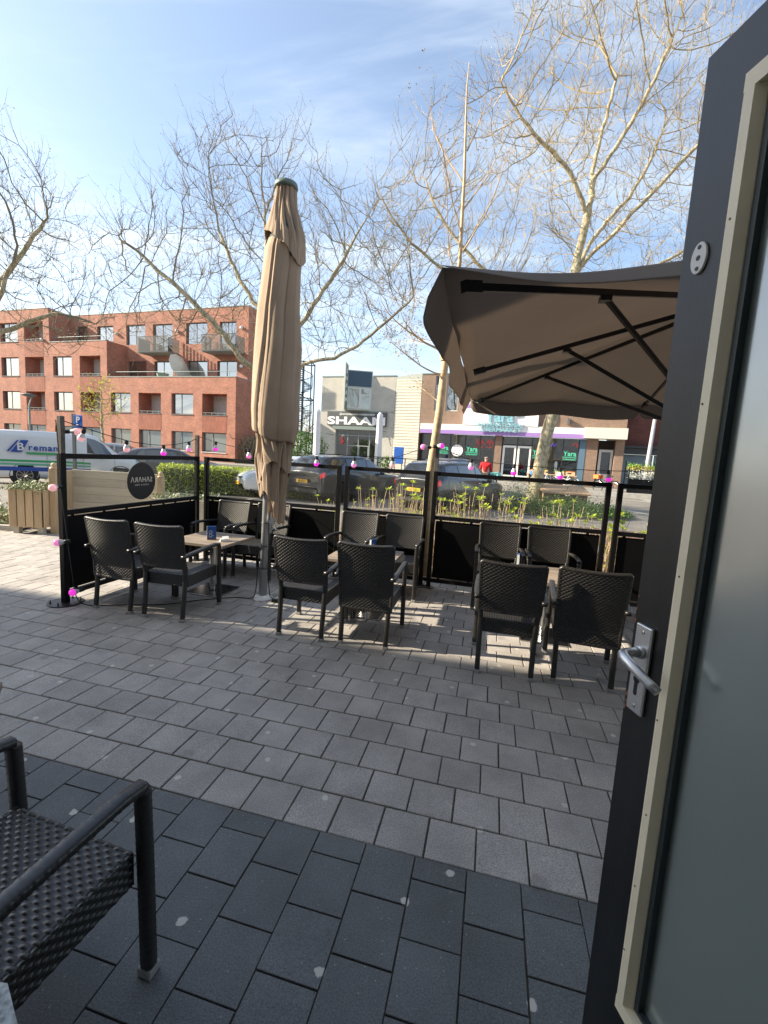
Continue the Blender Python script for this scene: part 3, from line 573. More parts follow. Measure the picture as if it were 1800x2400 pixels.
# theta = pi faces left, 3pi/2 faces the camera
cloth('top_flap', lambda th: 4.252, lambda th: 3.76 + .07 * cos(th - 3.0) - .10 * max(0, sin(th * 2 + 2.4)) - .09 * max(0, cos(th - 5.6)), [(3.7, .30), (4.15, .22), (4.5, .20), (4.9, .22), (5.3, .25), (5.8, .3), (2.9, .3), (.6, .4), (1.6, .5)], 3, .20, .25, 1.0, flare=.04)
cloth('canopy', lambda th: 3.90 - .05 * cos(th - 3.9), lambda th: 1.765 + .055 * cos(th - 3.3) - .02 * sin(3 * th), [(5.35, .42), (3.35, .18), (4.35, .14), (.4, .5), (1.5, .6), (2.4, .5)], 12, .13, -.22, 1.0)
cloth('inner_skirt', lambda th: 1.96, lambda th: 1.10 + .10 * cos(th - 3.3) - .20 * max(0, sin(th * 1.5 - .9)) - .06 * sin(4 * th), [(4.05, .30), (4.60, .34), (5.15, .40), (5.75, .3), (3.45, .25), (.3, .4), (1.2, .5), (2.2, .5)], 21, .42, -.45, .86, flare=.03)
cloth('skirt_fold', lambda th: 1.90, lambda th: 1.34 + .16 * cos(th - 5.2) + .05 * sin(3 * th), [(4.85, .30), (5.5, .35), (3.8, .3), (.8, .6), (2.2, .6)], 33, .32, .5, .88, shift=(.02, 0))
# dark core added inside the top flap to show through its gaps
mb = MB(); mb.lathe([(.10, 4.0), (.155, 3.85), (.16, 3.60), (.12, 3.5)], 24, (.14, 0, 0)); mb.build('gap_core', mat('gap_core_dark', (.03, .045, .05), .8), cp, smooth=True)
mb = MB(); mb.tube([(.075, -.02, .75), (.075, -.02, .98)], .012, 8); mb.box(.07, .125, -.075, -.02, .86, .93, R=Matrix.Rotation(.4, 3, 'Y')); mb.tube([(.10, -.05, .88), (.145, -.07, .80)], .008, 6); mb.build('crank', alu, cp)
mb = MB()
for z in (.35, .60, .86): mb.tube([(.012 + .047 * cos(a), .047 * sin(a), z) for a in [2 * pi * i / 20 for i in range(20)]], .004, 5, closed=True)
mb.build('cable_ties', black, cp)
# ================================================================ open parasol
op = thing('open_parasol', 'large open brown parasol above the right terrace, seen from underneath', 'parasol', (2.60, 3.57, 0), radians(-12.2))
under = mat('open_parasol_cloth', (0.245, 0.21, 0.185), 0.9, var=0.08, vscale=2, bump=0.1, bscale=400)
def add_translucency(m, w, col):
    t = m.node_tree; b = t.nodes['Principled BSDF']; tl = N(t, 'ShaderNodeBsdfTranslucent'); tl.inputs[0].default_value = (*col, 1); ms = N(t, 'ShaderNodeMixShader'); ms.inputs[0].default_value = w
    t.links.new(b.outputs[0], ms.inputs[1]); t.links.new(tl.outputs[0], ms.inputs[2]); t.links.new(ms.outputs[0], t.nodes['Material Output'].inputs[0])
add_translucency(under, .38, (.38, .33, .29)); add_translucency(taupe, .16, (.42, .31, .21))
ZE, ZA, HS = 2.45, 3.03, 1.97
v = []; f = []; n = 36
def canz(x, y):
    r = max(abs(x), abs(y)) / HS; a = min(abs(x), abs(y)) / max(1e-6, max(abs(x), abs(y)))
    sag = .022 * sin(pi * min(1, (a * 2 if a < .5 else 2 - a * 2))) * r
    return ZA + (ZE - ZA) * r - sag + .012 * sin(5 * x + 3 * y) * r
for j in range(n + 1):
    for i in range(n + 1):
        x = -HS * 1.03 + 2.06 * HS * i / n; y = -HS * 1.03 + 2.06 * HS * j / n; v.append((x, y, canz(x, y) + .025))
for j in range(n):
    for i in range(n): f.append((j * (n + 1) + i, j * (n + 1) + i + 1, (j + 1) * (n + 1) + i + 1, (j + 1) * (n + 1) + i))
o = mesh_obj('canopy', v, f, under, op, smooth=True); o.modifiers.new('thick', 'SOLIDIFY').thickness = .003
# valances: two flaps a side, rounded lower corners, blown by the wind differently on each side
E_ = HS * 1.03
def valance(side, half):
    sw = {'near': -.88, 'left': .30, 'far': .05, 'right': .1}[side]; v = []; f = []; nu, nv = 46, 8; L = E_
    for j in range(nv + 1):
        for i in range(nu + 1):
            a = i / nu; s = j / nv; cr = min(1, a * L / .09, (1 - a) * L / .09); dep = {'far': .165, 'near': .17 * (min(1, .22 + a * 1.4) if half == 0 else 1)}.get(side, .205) * (.62 + .38 * sqrt(max(0, 1 - (1 - cr) ** 2)))
            q = -L + a * L if half == 0 else a * L
            ripple = (.007 * sin(9 * q + 1.3 * half) + .016 * sin(3.1 * q + 2)) * s
            d = dep * s; outw = d * sin(sw) if sw > 0 else d * sin(-sw); dz = -d * cos(sw); off = E_ + outw + ripple
            base = canz(q, E_ if side in ('far', 'near') else -E_) + .026
            if side == 'far': v.append((q, off, base + dz))
            elif side == 'near': v.append((q, -off, base + dz))
            elif side == 'left': v.append((-off, q, base + dz))
            else: v.append((off, q, base + dz))
    for j in range(nv):
        for i in range(nu): f.append((j * (nu + 1) + i, j * (nu + 1) + i + 1, (j + 1) * (nu + 1) + i + 1, (j + 1) * (nu + 1) + i))
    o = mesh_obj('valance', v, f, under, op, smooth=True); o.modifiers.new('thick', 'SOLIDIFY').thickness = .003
for sd_ in ('near', 'left', 'far', 'right'):
    for hf in (0, 1): valance(sd_, hf)
ribm = mat('parasol_rib', (0.018, 0.018, 0.02), 0.38, 0.3)
for (ex, ey) in [(-1, -1), (-1, 0), (-1, 1), (0, 1), (1, 1), (1, 0), (1, -1), (0, -1)]:
    a = Vector((ex * HS * .985, ey * HS * .985, ZE - .035)); b = Vector((ex * .09, ey * .09, ZA - .06))
    mb = MB(); mb.bar(a, b, .020, .034); r = mb.build('rib', ribm, op, bevel=.002)
    mb = MB(); q = a.lerp(b, .40); mb.bar(q - Vector((0, 0, .03)), (ex * .08, ey * .08, 1.98),   .018, .030); mb.box(q.x - .03, q.x + .03, q.y - .03, q.y + .03, q.z - .05, q.z - .022); mb.build('strut', ribm, r)
    mb = MB(); mb.bar(a - (b - a).normalized() * .001, a + (b - a).normalized() * .10, .036, .05); mb.build('rib_socket', black, r)
mb = MB(); mb.tube([(0, 0, .01), (0, 0, ZA - .02)], .038, 20); mb.build('pole', polem, op, smooth=True)
mb = MB(); mb.lathe([(.07, 1.92), (.09, 1.94), (.09, 2.02), (.06, 2.04)], 20); mb.lathe([(.10, ZA - .10), (.10, ZA - .03)], 20); mb.build('runner', black, op)
mb = MB(); mb.lathe([(.12, ZA + .03), (.11, ZA + .07), (.03, ZA + .09)], 20); mb.build('finial', under, op, smooth=True)
mb = MB(); mb.box(-.3, .3, -.3, .3, .003, .05); mb.build('base_plate', polem, op, bevel=.01)
# ================================================================ festoon lights
def catenary(a, b, sag, n=14):
    a = Vector(a); b = Vector(b); return [a.lerp(b, i / n) - Vector((0, 0, sag * 4 * (i / n) * (1 - i / n))) for i in range(n + 1)]
anch = [(-3.165, 4.345, 1.825), (-2.98, 5.14, 1.665), (-2.84, 5.71, 1.635), (-2.73, 6.19, 1.70), (-2.665, 6.42, 1.775), (-2.43, 6.37, 1.72), (-1.92, 6.25, 1.645), (-.94, 6.02, 1.60), (-.43, 5.90, 1.615), (.07, 5.79, 1.645), (.55, 5.67, 1.80), (1.04, 5.56, 1.68), (1.54, 5.44, 1.645), (2.05, 5.32, 1.635), (2.56, 5.20, 1.64), (3.3, 5.02, 1.68), (4.4, 4.77, 1.72)]
mb = MB(); pts = []
for i, p in enumerate(anch): pts.append(Vector(p))
sm = []
for i in range(len(pts) - 1):
    p0, p1, p2, p3 = pts[max(i - 1, 0)], pts[i], pts[i + 1], pts[min(i + 2, len(pts) - 1)]
    for k in range(6):
        t = k / 6; sm.append(0.5 * ((2 * p1) + (p2 - p0) * t + (2 * p0 - 5 * p1 + 4 * p2 - p3) * t * t + (3 * p1 - p0 - 3 * p2 + p3) * t ** 3))
sm.append(pts[-1]); mb.tube(sm, .0045, 6)
tag(mb.build('festoon_cable', rubber), 'black festoon cable strung along the tops of the screens', 'cable')
mb = MB(); low = [(-3.165, 4.30, 1.82), (-3.135, 4.29, 1.45), (-3.12, 4.28, 1.18), (-3.10, 4.28, .95), (-3.07, 4.28, .66), (-3.03, 4.27, .35), (-3.00, 4.28, .10), (-2.90, 4.30, .012), (-2.6, 4.37, .008), (-2.2, 4.46, .008), (-1.9, 4.66, .008), (-1.6, 4.80, .008), (-1.42, 4.80, .01), (-1.36, 4.76, .10), (-1.345, 4.78, .35), (-1.335, 4.78, .5), (-1.31, 4.785, .6)]
q = [Vector(p) for p in low]; sm = []
for i in range(len(q) - 1):
    p0, p1, p2, p3 = q[max(i - 1, 0)], q[i], q[i + 1], q[min(i + 2, len(q) - 1)]
    for k in range(6): t = k / 6; sm.append(0.5 * ((2 * p1) + (p2 - p0) * t + (2 * p0 - 5 * p1 + 4 * p2 - p3) * t * t + (3 * p1 - p0 - 3 * p2 + p3) * t ** 3))
mb.tube(sm, .005, 6); tag(mb.build('power_cable', rubber), 'black cable running down the left post and over the paving to the parasol', 'cable')
mb = MB(); mb.tube([(-1.25, 4.79, .86), (-1.235, 4.785, .6), (-1.235, 4.78, .3), (-1.20, 4.76, .06), (-1.14, 4.74, .015), (-1.05, 4.78, .01)], .005, 6); mb.box(-1.17, -1.11, 4.72, 4.76, .003, .03)
tag(mb.build('parasol_cable', rubber), 'short black cable with plug looped at the parasol foot', 'cable')
def bulbmat(name, c, e): return mat(name, c, 0.3, emit=c, estr=e * .45, spec=.6)
BM = {'magenta': bulbmat('bulb_magenta', (0.85, 0.04, 0.62), .55), 'pink': bulbmat('bulb_pink', (0.80, 0.20, 0.50), .5), 'pale': bulbmat('bulb_pale_pink', (0.82, 0.40, 0.42), .45)}
bulbw = mat('bulb_white', (0.62, 0.60, 0.62), 0.35)
def bulb(p, d, kind, lab):
    d = Vector(d).normalized(); t = thing('festoon_bulb', lab, 'light bulb', p, 0, 'pink festoon bulbs'); t.rotation_mode = 'QUATERNION'; t.rotation_quaternion = Vector((0, 0, 1)).rotation_difference(d)
    mb = MB(); mb.lathe([(.010, -.015), (.021, -.010), (.021, .026), (.017, .036)], 14); mb.build('socket', black, t, smooth=False)
    mb = MB(); mb.lathe([(.0165, .036), (.020, .044), (.029, .066), (.033, .078)], 18, cap=False); mb.build('neck', bulbw, t, smooth=True)
    mb = MB(); mb.lathe([(.033, .078), (.0345, .088), (.033, .100), (.026, .114), (.013, .1225), (.001, .124)], 18, cap=False); mb.build('bulb_glass', BM[kind], t, smooth=True)
D = (0, 0, -1)
for p, d, k, lb in (((-3.14, 4.40, 1.715), (.9, .25, .05), 'pale', 'pale pink bulb sticking out sideways from the left wooden post top'), ((-3.10, 4.60, 1.745), (-.35, 0, -1), 'pale', 'pale bulb hanging just right of the left post against the van'),
                    ((-2.98, 5.14, 1.655), D, 'pale', 'peach bulb over the left side screen above the silver car'), ((-2.84, 5.71, 1.625), D, 'magenta', 'magenta bulb above the left side screen over the dark sedan roof'),
                    ((-2.73, 6.19, 1.69), D, 'pink', 'pink bulb just left of the corner post'), ((-2.43, 6.37, 1.715), D, 'magenta', 'magenta bulb just right of the corner post'), ((-1.92, 6.25, 1.64), D, 'pink', 'pink bulb left of the closed parasol cloth'),
                    ((-.94, 6.02, 1.595), D, 'magenta', 'magenta bulb right of the closed parasol above the dark wagon'), ((-.43, 5.90, 1.61), D, 'pink', 'pink bulb above the narrow screen before the restaurant door'), ((.07, 5.79, 1.64), D, 'pale', 'pale peach bulb between the white closed parasol and the sapling'),
                    ((.53, 5.655, 1.80), (-1, -.1, .02), 'pink', 'pink bulb pointing left from the sapling'), ((.58, 5.645, 1.815), (1, -.2, .12), 'magenta', 'magenta bulb pointing right from the sapling'),
                    ((1.04, 5.56, 1.675), D, 'pink', 'pink bulb beside the person in red'), ((1.54, 5.44, 1.64), D, 'magenta', 'magenta bulb before the white shop doors'), ((2.05, 5.32, 1.63), (.1, 0, -1), 'magenta', 'magenta bulb in front of the parked bicycles'), ((2.56, 5.20, 1.635), (.1, -.1, -1), 'magenta', 'magenta bulb above the wide screen right post'),
                    ((-3.13, 4.275, 1.19), (0, -1, -.1), 'pale', 'pale pink bulb halfway up the left post'), ((-3.06, 4.28, .655), (-1, -.5, -.15), 'pink', 'pink bulb low on the left post'), ((-2.98, 4.34, .155), (-.5, -1, -.1), 'magenta', 'glowing magenta bulb at the foot of the left post')):
    bulb(p, d, k, lb)
# ================================================================ open door at the right
dr = thing('glazed_door', 'open black door with beige glazing beads and frosted glass at right', 'door', (0.742, 0.089, 0.1), 0)
ex = Vector((sin(radians(9)), -cos(radians(9)), 0)); Eo = Vector((0.612, 1.03, 0)); nv = Vector((ex.y, -ex.x, 0))   # nv: toward the terrace side of the camera
dr.location = Eo; dr.matrix_world = Matrix(((ex.x, nv.x, 0, Eo.x), (ex.y, nv.y, 0, Eo.y), (0, 0, 1, 0), (0, 0, 0, 1)))
doorm = mat('black_door_paint', (0.0095, 0.0105, 0.012), 0.38, var=0.5, vscale=3.5, bump=0.06, bscale=90, detail=7, stretch=(3, 3, .7))
beigem = mat('beige_bead_paint', (0.90, 0.81, 0.60), 0.45, var=0.07, vscale=7)
W_ = .95; ZT = 2.50; ZB = .06; DT = .054
def dbox(name, m, parent, *b, bevel=.0): mb = MB(); mb.box(*b); return mb.build(name, m, parent, bevel=bevel)
dbox('stile', doorm, dr, 0, .112, -DT, 0, ZB, ZT); dbox('stile', doorm, dr, W_ - .112, W_, -DT, 0, ZB, ZT)
dbox('rail', doorm, dr, .112, W_ - .112, -DT, 0, ZT - .115, ZT); dbox('rail', doorm, dr, .112, W_ - .112, -DT, 0, ZB, .388)
dbox('edge_strip', mat('cap_strip', (.16, .18, .19), .45), dr, -.009, W_, -.046, -.010, ZT + .0005, ZT + .009, bevel=.002)
def bead(x0, x1, z0, z1, vert):
    mb = MB()
    if vert: prf = [(x0, -.010), (x0, .012), (x0 + .006, .015), (x0 + .024, .015), (x0 + .033, -.004), (x0 + .033, -.010)]; mb.prism(prf if x0 < .5 else [(x0 + .033 - (p[0] - x0), p[1]) for p in prf], z0, z1, 'z')
    else: mb.box(x0, x1, -.010, .0135, z0, z1)
    return mb.build('glazing_bead', beigem, dr)
bead(.1125, .146, .4215, 2.3515, True); bead(W_ - .146, 0, .4215, 2.3515, True)
bead(.1125, W_ - .1125, 2.352, 2.3845, False); bead(.1125, W_ - .1125, .3885, .421, False)
mb = MB()
for x in (.128, .131, .127, .130, .129): pass
for z in (2.13, 1.79, 1.44, 1.12, .90, .72, .55): mb.lathe([(.0022, .0151), (.0022, .0158)], 8, (.123 + .004 * sin(z * 9), 0, z), 'y')
mb.build('nail_holes', mat('nail_rust', (.09, .05, .03), .8), dr)
fg = bpy.data.materials.new('frosted_glass'); fg.use_nodes = True; t_ = fg.node_tree; b_ = t_.nodes['Principled BSDF']
b_.inputs['Base Color'].default_value = (.205, .25, .235, 1); b_.inputs['Roughness'].default_value = .17; b_.inputs['Specular IOR Level'].default_value = .9; b_.inputs['Coat Weight'].default_value = 1; b_.inputs['Coat Roughness'].default_value = .10; b_.inputs['Coat IOR'].default_value = 2.3
MATS['frosted_glass'] = fg
c_ = N(t_, 'ShaderNodeTexCoord'); mp_ = N(t_, 'ShaderNodeMapping'); mp_.inputs['Scale'].default_value = (2.2, 1, .8); t_.links.new(c_.outputs['Object'], mp_.inputs[0])
n_ = N(t_, 'ShaderNodeTexNoise'); n_.inputs['Scale'].default_value = 4.5; n_.inputs['Detail'].default_value = 8; n_.inputs['Roughness'].default_value = .65; t_.links.new(mp_.outputs[0], n_.inputs['Vector'])
r_ = N(t_, 'ShaderNodeMapRange'); r_.inputs['From Min'].default_value = .35; r_.inputs['From Max'].default_value = .68; r_.inputs['To Min'].default_value = .14; r_.inputs['To Max'].default_value = .26; t_.links.new(n_.outputs[0], r_.inputs[0]); t_.links.new(r_.outputs[0], b_.inputs['Coat Roughness'])
g_ = N(t_, 'ShaderNodeTexNoise'); g_.inputs['Scale'].default_value = 260; t_.links.new(c_.outputs['Object'], g_.inputs['Vector']); q_ = N(t_, 'ShaderNodeBump'); q_.inputs['Strength'].default_value = .12; q_.inputs['Distance'].default_value = .001; t_.links.new(g_.outputs[0], q_.inputs['Height']); t_.links.new(q_.outputs[0], b_.inputs['Normal'])
dbox('glass_pane', fg, dr, .150, W_ - .150, -.030, -.022, .4225, 2.3505)
dbox('glass_seal', mat('seal_rubber', (.03, .045, .05), .45), dr, .1465, .158, -.0215, -.006, .4225, 2.3505); dbox('glass_seal', mat('seal_rubber', (.03, .045, .05), .45), dr, .1585, W_ - .1585, -.0215, -.006, .4225, .432)
# weather strip on the leading edge, with a small step
dbox('edge_strip', mat('edge_strip', (.14, .13, .16), .5), dr, -.009, -.0005, -.045, -.012, 1.70, ZT - .005, bevel=.002)
pl = dbox('handle_plate', alu, dr, .018, .067, .0005, .010, 1.092, 1.302, bevel=.003)
mb = MB()
for z in (1.286, 1.108): mb.lathe([(.0045, .0101), (.0045, .0116), (.002, .0122)], 12, (.043, 0, z), 'y')
mb.build('screw', steel, pl)
mb = MB(); mb.lathe([(.0095, .0101), (.0095, .0110)], 18, (.041, 0, 1.172), 'y'); mb.prism([(.0362, 1.137), (.0458, 1.137), (.0458, 1.170), (.0362, 1.170)], .0101, .0110, 'y'); mb.lathe([(.0048, .0101), (.0048, .0111)], 14, (.041, 0, 1.138), 'y'); mb.build('keyhole', black, pl)
lv = MB(); pts = [(.043, .0105, 1.239), (.043, .040, 1.239), (.043, .052, 1.2385), (.048, .060, 1.237), (.060, .063, 1.234), (.085, .062, 1.226), (.11, .058, 1.216), (.132, .053, 1.207), (.148, .049, 1.2005)]
lv.tube(pts, [.0115, .0105, .0105, .0108, .0112, .0108, .0102, .0100, .0098], 16); lv.lathe([(.015, .0105), (.014, .018)], 20, (.043, 0, 1.239), 'y'); lv.build('lever', alu, dr, smooth=True)
mb = MB(); mb.M = Matrix.Translation((.050, 0, 2.092)); 
ov = [(.019 * cos(a), .031 * sin(a)) for a in [2 * pi * i / 40 for i in range(40)]]; mb.prism(ov, .0005, .006, 'y'); es = mb.build('escutcheon', white, dr, bevel=.001)
mb = MB()
for z, r in ((2.113, .0042), (2.071, .0042)): mb.lathe([(r, .0061), (r, .0072)], 12, (.050, 0, z), 'y')
mb.lathe([(.0052, .0061), (.0052, .0066)], 14, (.050, 0, 2.092), 'y'); mb.build('screw', mat('dark_screw', (.03, .03, .03), .4, .5), es)
mb = MB(); rr = random.Random(3)
for (x, z) in ((.002, 1.33), (.003, 1.30), (.004, 1.115), (.006, 1.10), (.003, 1.085), (.007, 1.12), (.004, 1.36)):
    k = rr.randint(5, 7); s_ = rr.uniform(.002, .005); mb.prism([(max(.0005, x + s_ * .6 * cos(6.28 * i / k) * rr.uniform(.6, 1.2)), z + s_ * 1.6 * sin(6.28 * i / k) * rr.uniform(.6, 1.2)) for i in range(k)], .0003, .0007, 'y')
mb.build('chipped_paint', mat('primer_chip', (.33, .13, .08), .8), dr)
# near window sill of the restaurant in the bottom left corner
si = thing('window_sill', 'pale speckled stone sill and frame post at the bottom left corner', 'sill', (0, 0, 0))
mb = MB(); mb.add([(-.80, .62, .76), (-.545, .60, .76), (-.43, .50, .76), (-.80, .40, .76), (-.80, .62, .80), (-.545, .60, .80), (-.43, .50, .80), (-.80, .40, .80)], [(0, 1, 2, 3), (7, 6, 5, 4), (0, 4, 5, 1), (1, 5, 6, 2), (2, 6, 7, 3), (3, 7, 4, 0)])
mb.build('ledge', mat('speckled_stone', (.50, .52, .50), .4, var=.5, vscale=90), si)
mb = MB(); mb.box(-.60, -.566, .575, .600, .8015, .875); mb.box(-.80, -.601, .575, .60, .8015, .875); mb.build('frame_post', beigem, si)
# ================================================================ plants and planters near the terrace
R = random.Random(11)
hyd = leafmat('fresh_leaf', (0.58, 0.64, 0.07), (0.34, 0.48, 0.04), .45); stalk = mat('dry_stalk', (0.50, 0.38, 0.26), 0.8, var=.3, vscale=20)
def leaf_rosette(mb, p, size, r, n=6, updir=(0, 0, 1)):
    for k in range(n):
        a = 2 * pi * k / n + r.uniform(-.4, .4); el = r.uniform(.15, 1.05); d = Vector((cos(a) * cos(el), sin(a) * cos(el), sin(el))); s = d.cross(Vector((0, 0, 1))).normalized(); L = size * r.uniform(.7, 1.15); W = L * .24; p = Vector(p)
        q = p + d * L * .1; mid = p + d * L * .55; tip = p + d * L - Vector((0, 0, L * .12))
        mb.add([q, mid + s * W + Vector((0, 0, .12 * W)), tip, mid - s * W + Vector((0, 0, .12 * W)), mid - Vector((0, 0, .15 * W))], [(0, 1, 4), (1, 2, 4), (2, 3, 4), (3, 0, 4)])
plants = []
def hydrangea(u, v, hgt, nst, lab, big=1.0):
    hgt *= .96 if u > 1 else 1.14; nst = int(nst * (1.7 if u > 1 else 2.1)); big *= .95
    t = thing('garden_shrub', lab, 'plant', T(u, v, .03), 0, 'budding hydrangea shrubs behind the screens'); ms = MB(); ml = MB()
    for k in range(nst):
        a = R.uniform(0, 6.28); rr = R.uniform(.02, .22); b = Vector((cos(a) * rr, sin(a) * rr, 0)); h = hgt * R.uniform(.68, 1.0); lean = Vector((cos(a) * R.uniform(0, .22), sin(a) * R.uniform(0, .22), 0))
        pts = [b, b + lean * .3 + Vector((R.uniform(-.02, .02), R.uniform(-.02, .02), h * .45)), b + lean * .75 + Vector((R.uniform(-.03, .03), 0, h * .8)), b + lean + Vector((0, 0, h))]
        ms.tube(pts, [.0055, .0045, .004, .0035], 5)
        if R.random() < .5:
            for q_ in (.3, .45, .6, .75): 
                if R.random() < .55: leaf_rosette(ml, pts[0].lerp(pts[3], q_) + Vector((R.gauss(0, .03), R.gauss(0, .03), 0)), .05 * big * R.uniform(.7, 1.5), R, 4)
            leaf_rosette(ml, pts[-1], .098 * big * R.uniform(.6, 1.1), R, 9); 
            if R.random() < .6: leaf_rosette(ml, pts[2], .06 * big, R, 4)
            if R.random() < .5: leaf_rosette(ml, pts[1], .045, R, 3)
    ms.build('stems', stalk, t); 
    if ml.v: ml.build('foliage', hyd, t)
for (u, v, h, n_, lb, bg_) in ((-1.75, 6.7, 1.05, 9, 'stalky shrub right of the parasol cloth, in front of the car grille', .8), (-2.35, 6.6, .85, 8, 'low stalky shrub behind the closed parasol cloth', .8), (-1.25, 6.6, 1.22, 10, 'shrub with one tall leafy shoot before the dark wagon', 1), (-.72, 6.75, .95, 11, 'low shrub of pale stalks left of the narrow screen', 1),
        (-.20, 6.6, 1.12, 12, 'leafy shrub behind the narrow screen, left part', 1), (.25, 6.7, 1.02, 12, 'dry stalks with few leaves behind the narrow screen', .9), (.62, 6.45, .80, 8, 'small shrub at the foot of the sapling', .9),
        (1.05, 6.55, 1.22, 14, 'leafiest shrub, its tall shoots right of the sapling', 1.15), (1.48, 6.6, 1.12, 12, 'shrub with upright shoots before the car front wheel', 1.05), (1.92, 6.5, 1.02, 13, 'pale stalks with a leaning leafy shoot left of the thick tree', 1), (2.35, 6.6, .92, 14, 'dense dry stalks below the thick tree', .8),
        (2.8, 6.5, .95, 14, 'dry stalks with green tips right of the thick tree', .9), (3.2, 6.45, 1.0, 13, 'leafy shrub left of the last screen post', 1), (3.6, 6.5, .7, 9, 'low shrub behind the last screen post', .9)):
    hydrangea(u, v, h, n_, lb, bg_)
# dry grass-like stubble between the shrubs (uncountable)
mb = MB()
for k in range(2500):
    p = T(R.uniform(-1.9, 4.3), R.uniform(6.1, 7.3), .03); h = R.uniform(.6, 1.10) * (1.15 if p.x < .8 else 1); d = Vector((R.gauss(0, .13), R.gauss(0, .1), h * R.uniform(.55, 1))); q = p + d * .5 + Vector((R.gauss(0, .035), 0, 0)); w_ = .0045
    mb.add([p - UX * w_, p + UX * w_, q + UX * w_ * .8, q - UX * w_ * .8, p + d], [(0, 1, 2, 3), (3, 2, 4)])
tag(mb.build('dry_stubble', stalk), 'dry pale stalks standing in the planting bed', 'ground cover', kind='stuff')
# leaf clumps
def clump(name, m, pts, size, parent=None, flat=0.0, per=1, seed=1):
    v, f = leaves(pts, size, random.Random(seed), flat, per); return mesh_obj(name, v, f, m, parent)
def shell_points(x0, x1, y0, y1, z0, z1, n, seed=1, rag=.05, dens_in=.25):
    r = random.Random(seed); out = []
    for _ in range(n):
        p = [r.uniform(x0, x1), r.uniform(y0, y1), r.uniform(z0, z1)]
        if r.random() > dens_in:
            k = r.choice((0, 1, 1, 1, 2, 2, 2, 3))
            if k == 0: p[0] = x0 + r.uniform(-rag, rag)
            elif k == 3: p[0] = x1 + r.uniform(-rag, rag)
            elif k == 1: p[1] = y0 + r.uniform(-rag, rag)
            else: p[2] = z1 + r.uniform(-rag, rag)
        out.append(Vector(p))
    return out
hedge_m = leafmat('hedge_leaf', (0.50, 0.56, 0.06), (0.18, 0.30, 0.03), .45)
hg = thing('hedge', 'clipped yellow green hedge behind the left corner of the screens', 'hedge', (-7.9, 15.5, 0.0), radians(1))
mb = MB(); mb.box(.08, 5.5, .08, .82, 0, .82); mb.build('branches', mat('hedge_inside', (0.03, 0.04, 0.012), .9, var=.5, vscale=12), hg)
clump('foliage', hedge_m, shell_points(0, 5.6, 0, .9, .03, .90, 11000, 3, .05), .085, hg, seed=5)
# wooden raised planter wall with ball posts
timber = wood('pale_timber', (0.54, 0.47, 0.36), (0.66, 0.60, 0.48), (1.0, 14, 14), .7); timber2 = wood('planter_timber', (0.48, 0.34, 0.20), (0.60, 0.45, 0.28), (12, 12, 1.0), .7)
wl = thing('timber_wall', 'long pale timber plank wall with ball topped posts behind the sticker', 'planter', (-6.05, 8.2, 0), 0)
mb = MB()
for k in range(7):
    z = .06 + k * .148; mb.box(.30, 1.86, -.02, .02, z, z + .145)
mb.build('plank_wall', timber, wl, bevel=.004)
def ballpost(x, y, h, par, s=.10):
    mb = MB(); mb.box(x - s / 2, x + s / 2, y - s / 2, y + s / 2, 0, h); mb.lathe([(s * .78 * .9, h), (s * .78, h + .012), (s * .5, h + .03)], 4, (x, y, 0)); p = mb.build('post', timber2, par, bevel=.004)
    mb = MB(); mb.sphere((x, y, h + .065), .042, 14, 10); mb.build('ball', timber2, p, smooth=True)
ballpost(1.92, 0, 1.04, wl); ballpost(.36, -.55, 1.12, wl, .11)
mb = MB(); mb.box(.27, .30, -.50, .02, 0.1, 1.08); mb.build('end_board', timber2, wl, bevel=.004)
bedw = thing('low_timber_bed', 'low timber edged bed of ivy in front of the hedge', 'planter', (-4.3, 8.3, 0), 0)
mb = MB(); mb.box(.22, 2.3, -.55, -.50, 0, .70); mb.box(.22, .27, -.5, .5, 0, .70); mb.box(2.25, 2.3, -.499, .5, 0, .70); mb.build('boards', timber, bedw, bevel=.004)
mb = MB(); mb.box(.271, 2.249, -.499, .5, .1, .64); mb.build('soil', soil, bedw)
ivy_m = leafmat('ivy_leaf', (0.10, 0.15, 0.05), (0.32, 0.35, 0.20), .15)
clump('ivy', ivy_m, [Vector((R.uniform(.2, 1.35), R.uniform(-.6, .1), .66 + abs(R.gauss(0, .055)))) for _ in range(900)], .06, bedw, seed=6)
pb = thing('timber_planter', 'square slatted timber planter with ivy at the far left', 'planter', (-6.05, 7.72, 0), radians(2))
mb = MB()
for k in range(4): x = -.27 + k * .137; mb.box(x, x + .118, -.28, -.255, .12, .76)
for k in range(4): y = -.25 + k * .137; mb.box(.272, .297, y, y + .118, .12, .76)
mb.box(-.30, -.275, -.25, .27, .12, .76); mb.box(-.27, .27, .26, .285, .12, .76); mb.build('slats', timber2, pb, bevel=.004)
mb = MB(); mb.box(-.272, .270, -.252, .258, .14, .72); mb.build('liner', mat('planter_soil', (.05, .035, .02), .9), pb)
mb = MB()
for x in (-.24, .16): 
    for y in (-.24, .18): mb.box(x, x + .09, y, y + .09, .0, .119)
mb.build('foot_blocks', mat('pale_block', (.50, .46, .38), .8), pb)
clump('ivy', ivy_m, [Vector((R.uniform(-.36, .33), R.uniform(-.34, .28), .74 + abs(R.gauss(0, .06)) - (.1 * R.random() if R.random() < .25 else 0))) for _ in range(1100)], .055, pb, seed=7)
lb_ = thing('ground_shrub', 'low straggling shrub at the left picture edge beside the planter', 'shrub', (-7.3, 8.35, 0), 0)
clump('foliage', ivy_m, [Vector((R.gauss(0, .45), R.gauss(0, .35), abs(R.gauss(.1, .13)))) for _ in range(1500)], .075, lb_, seed=8)
mb = MB()
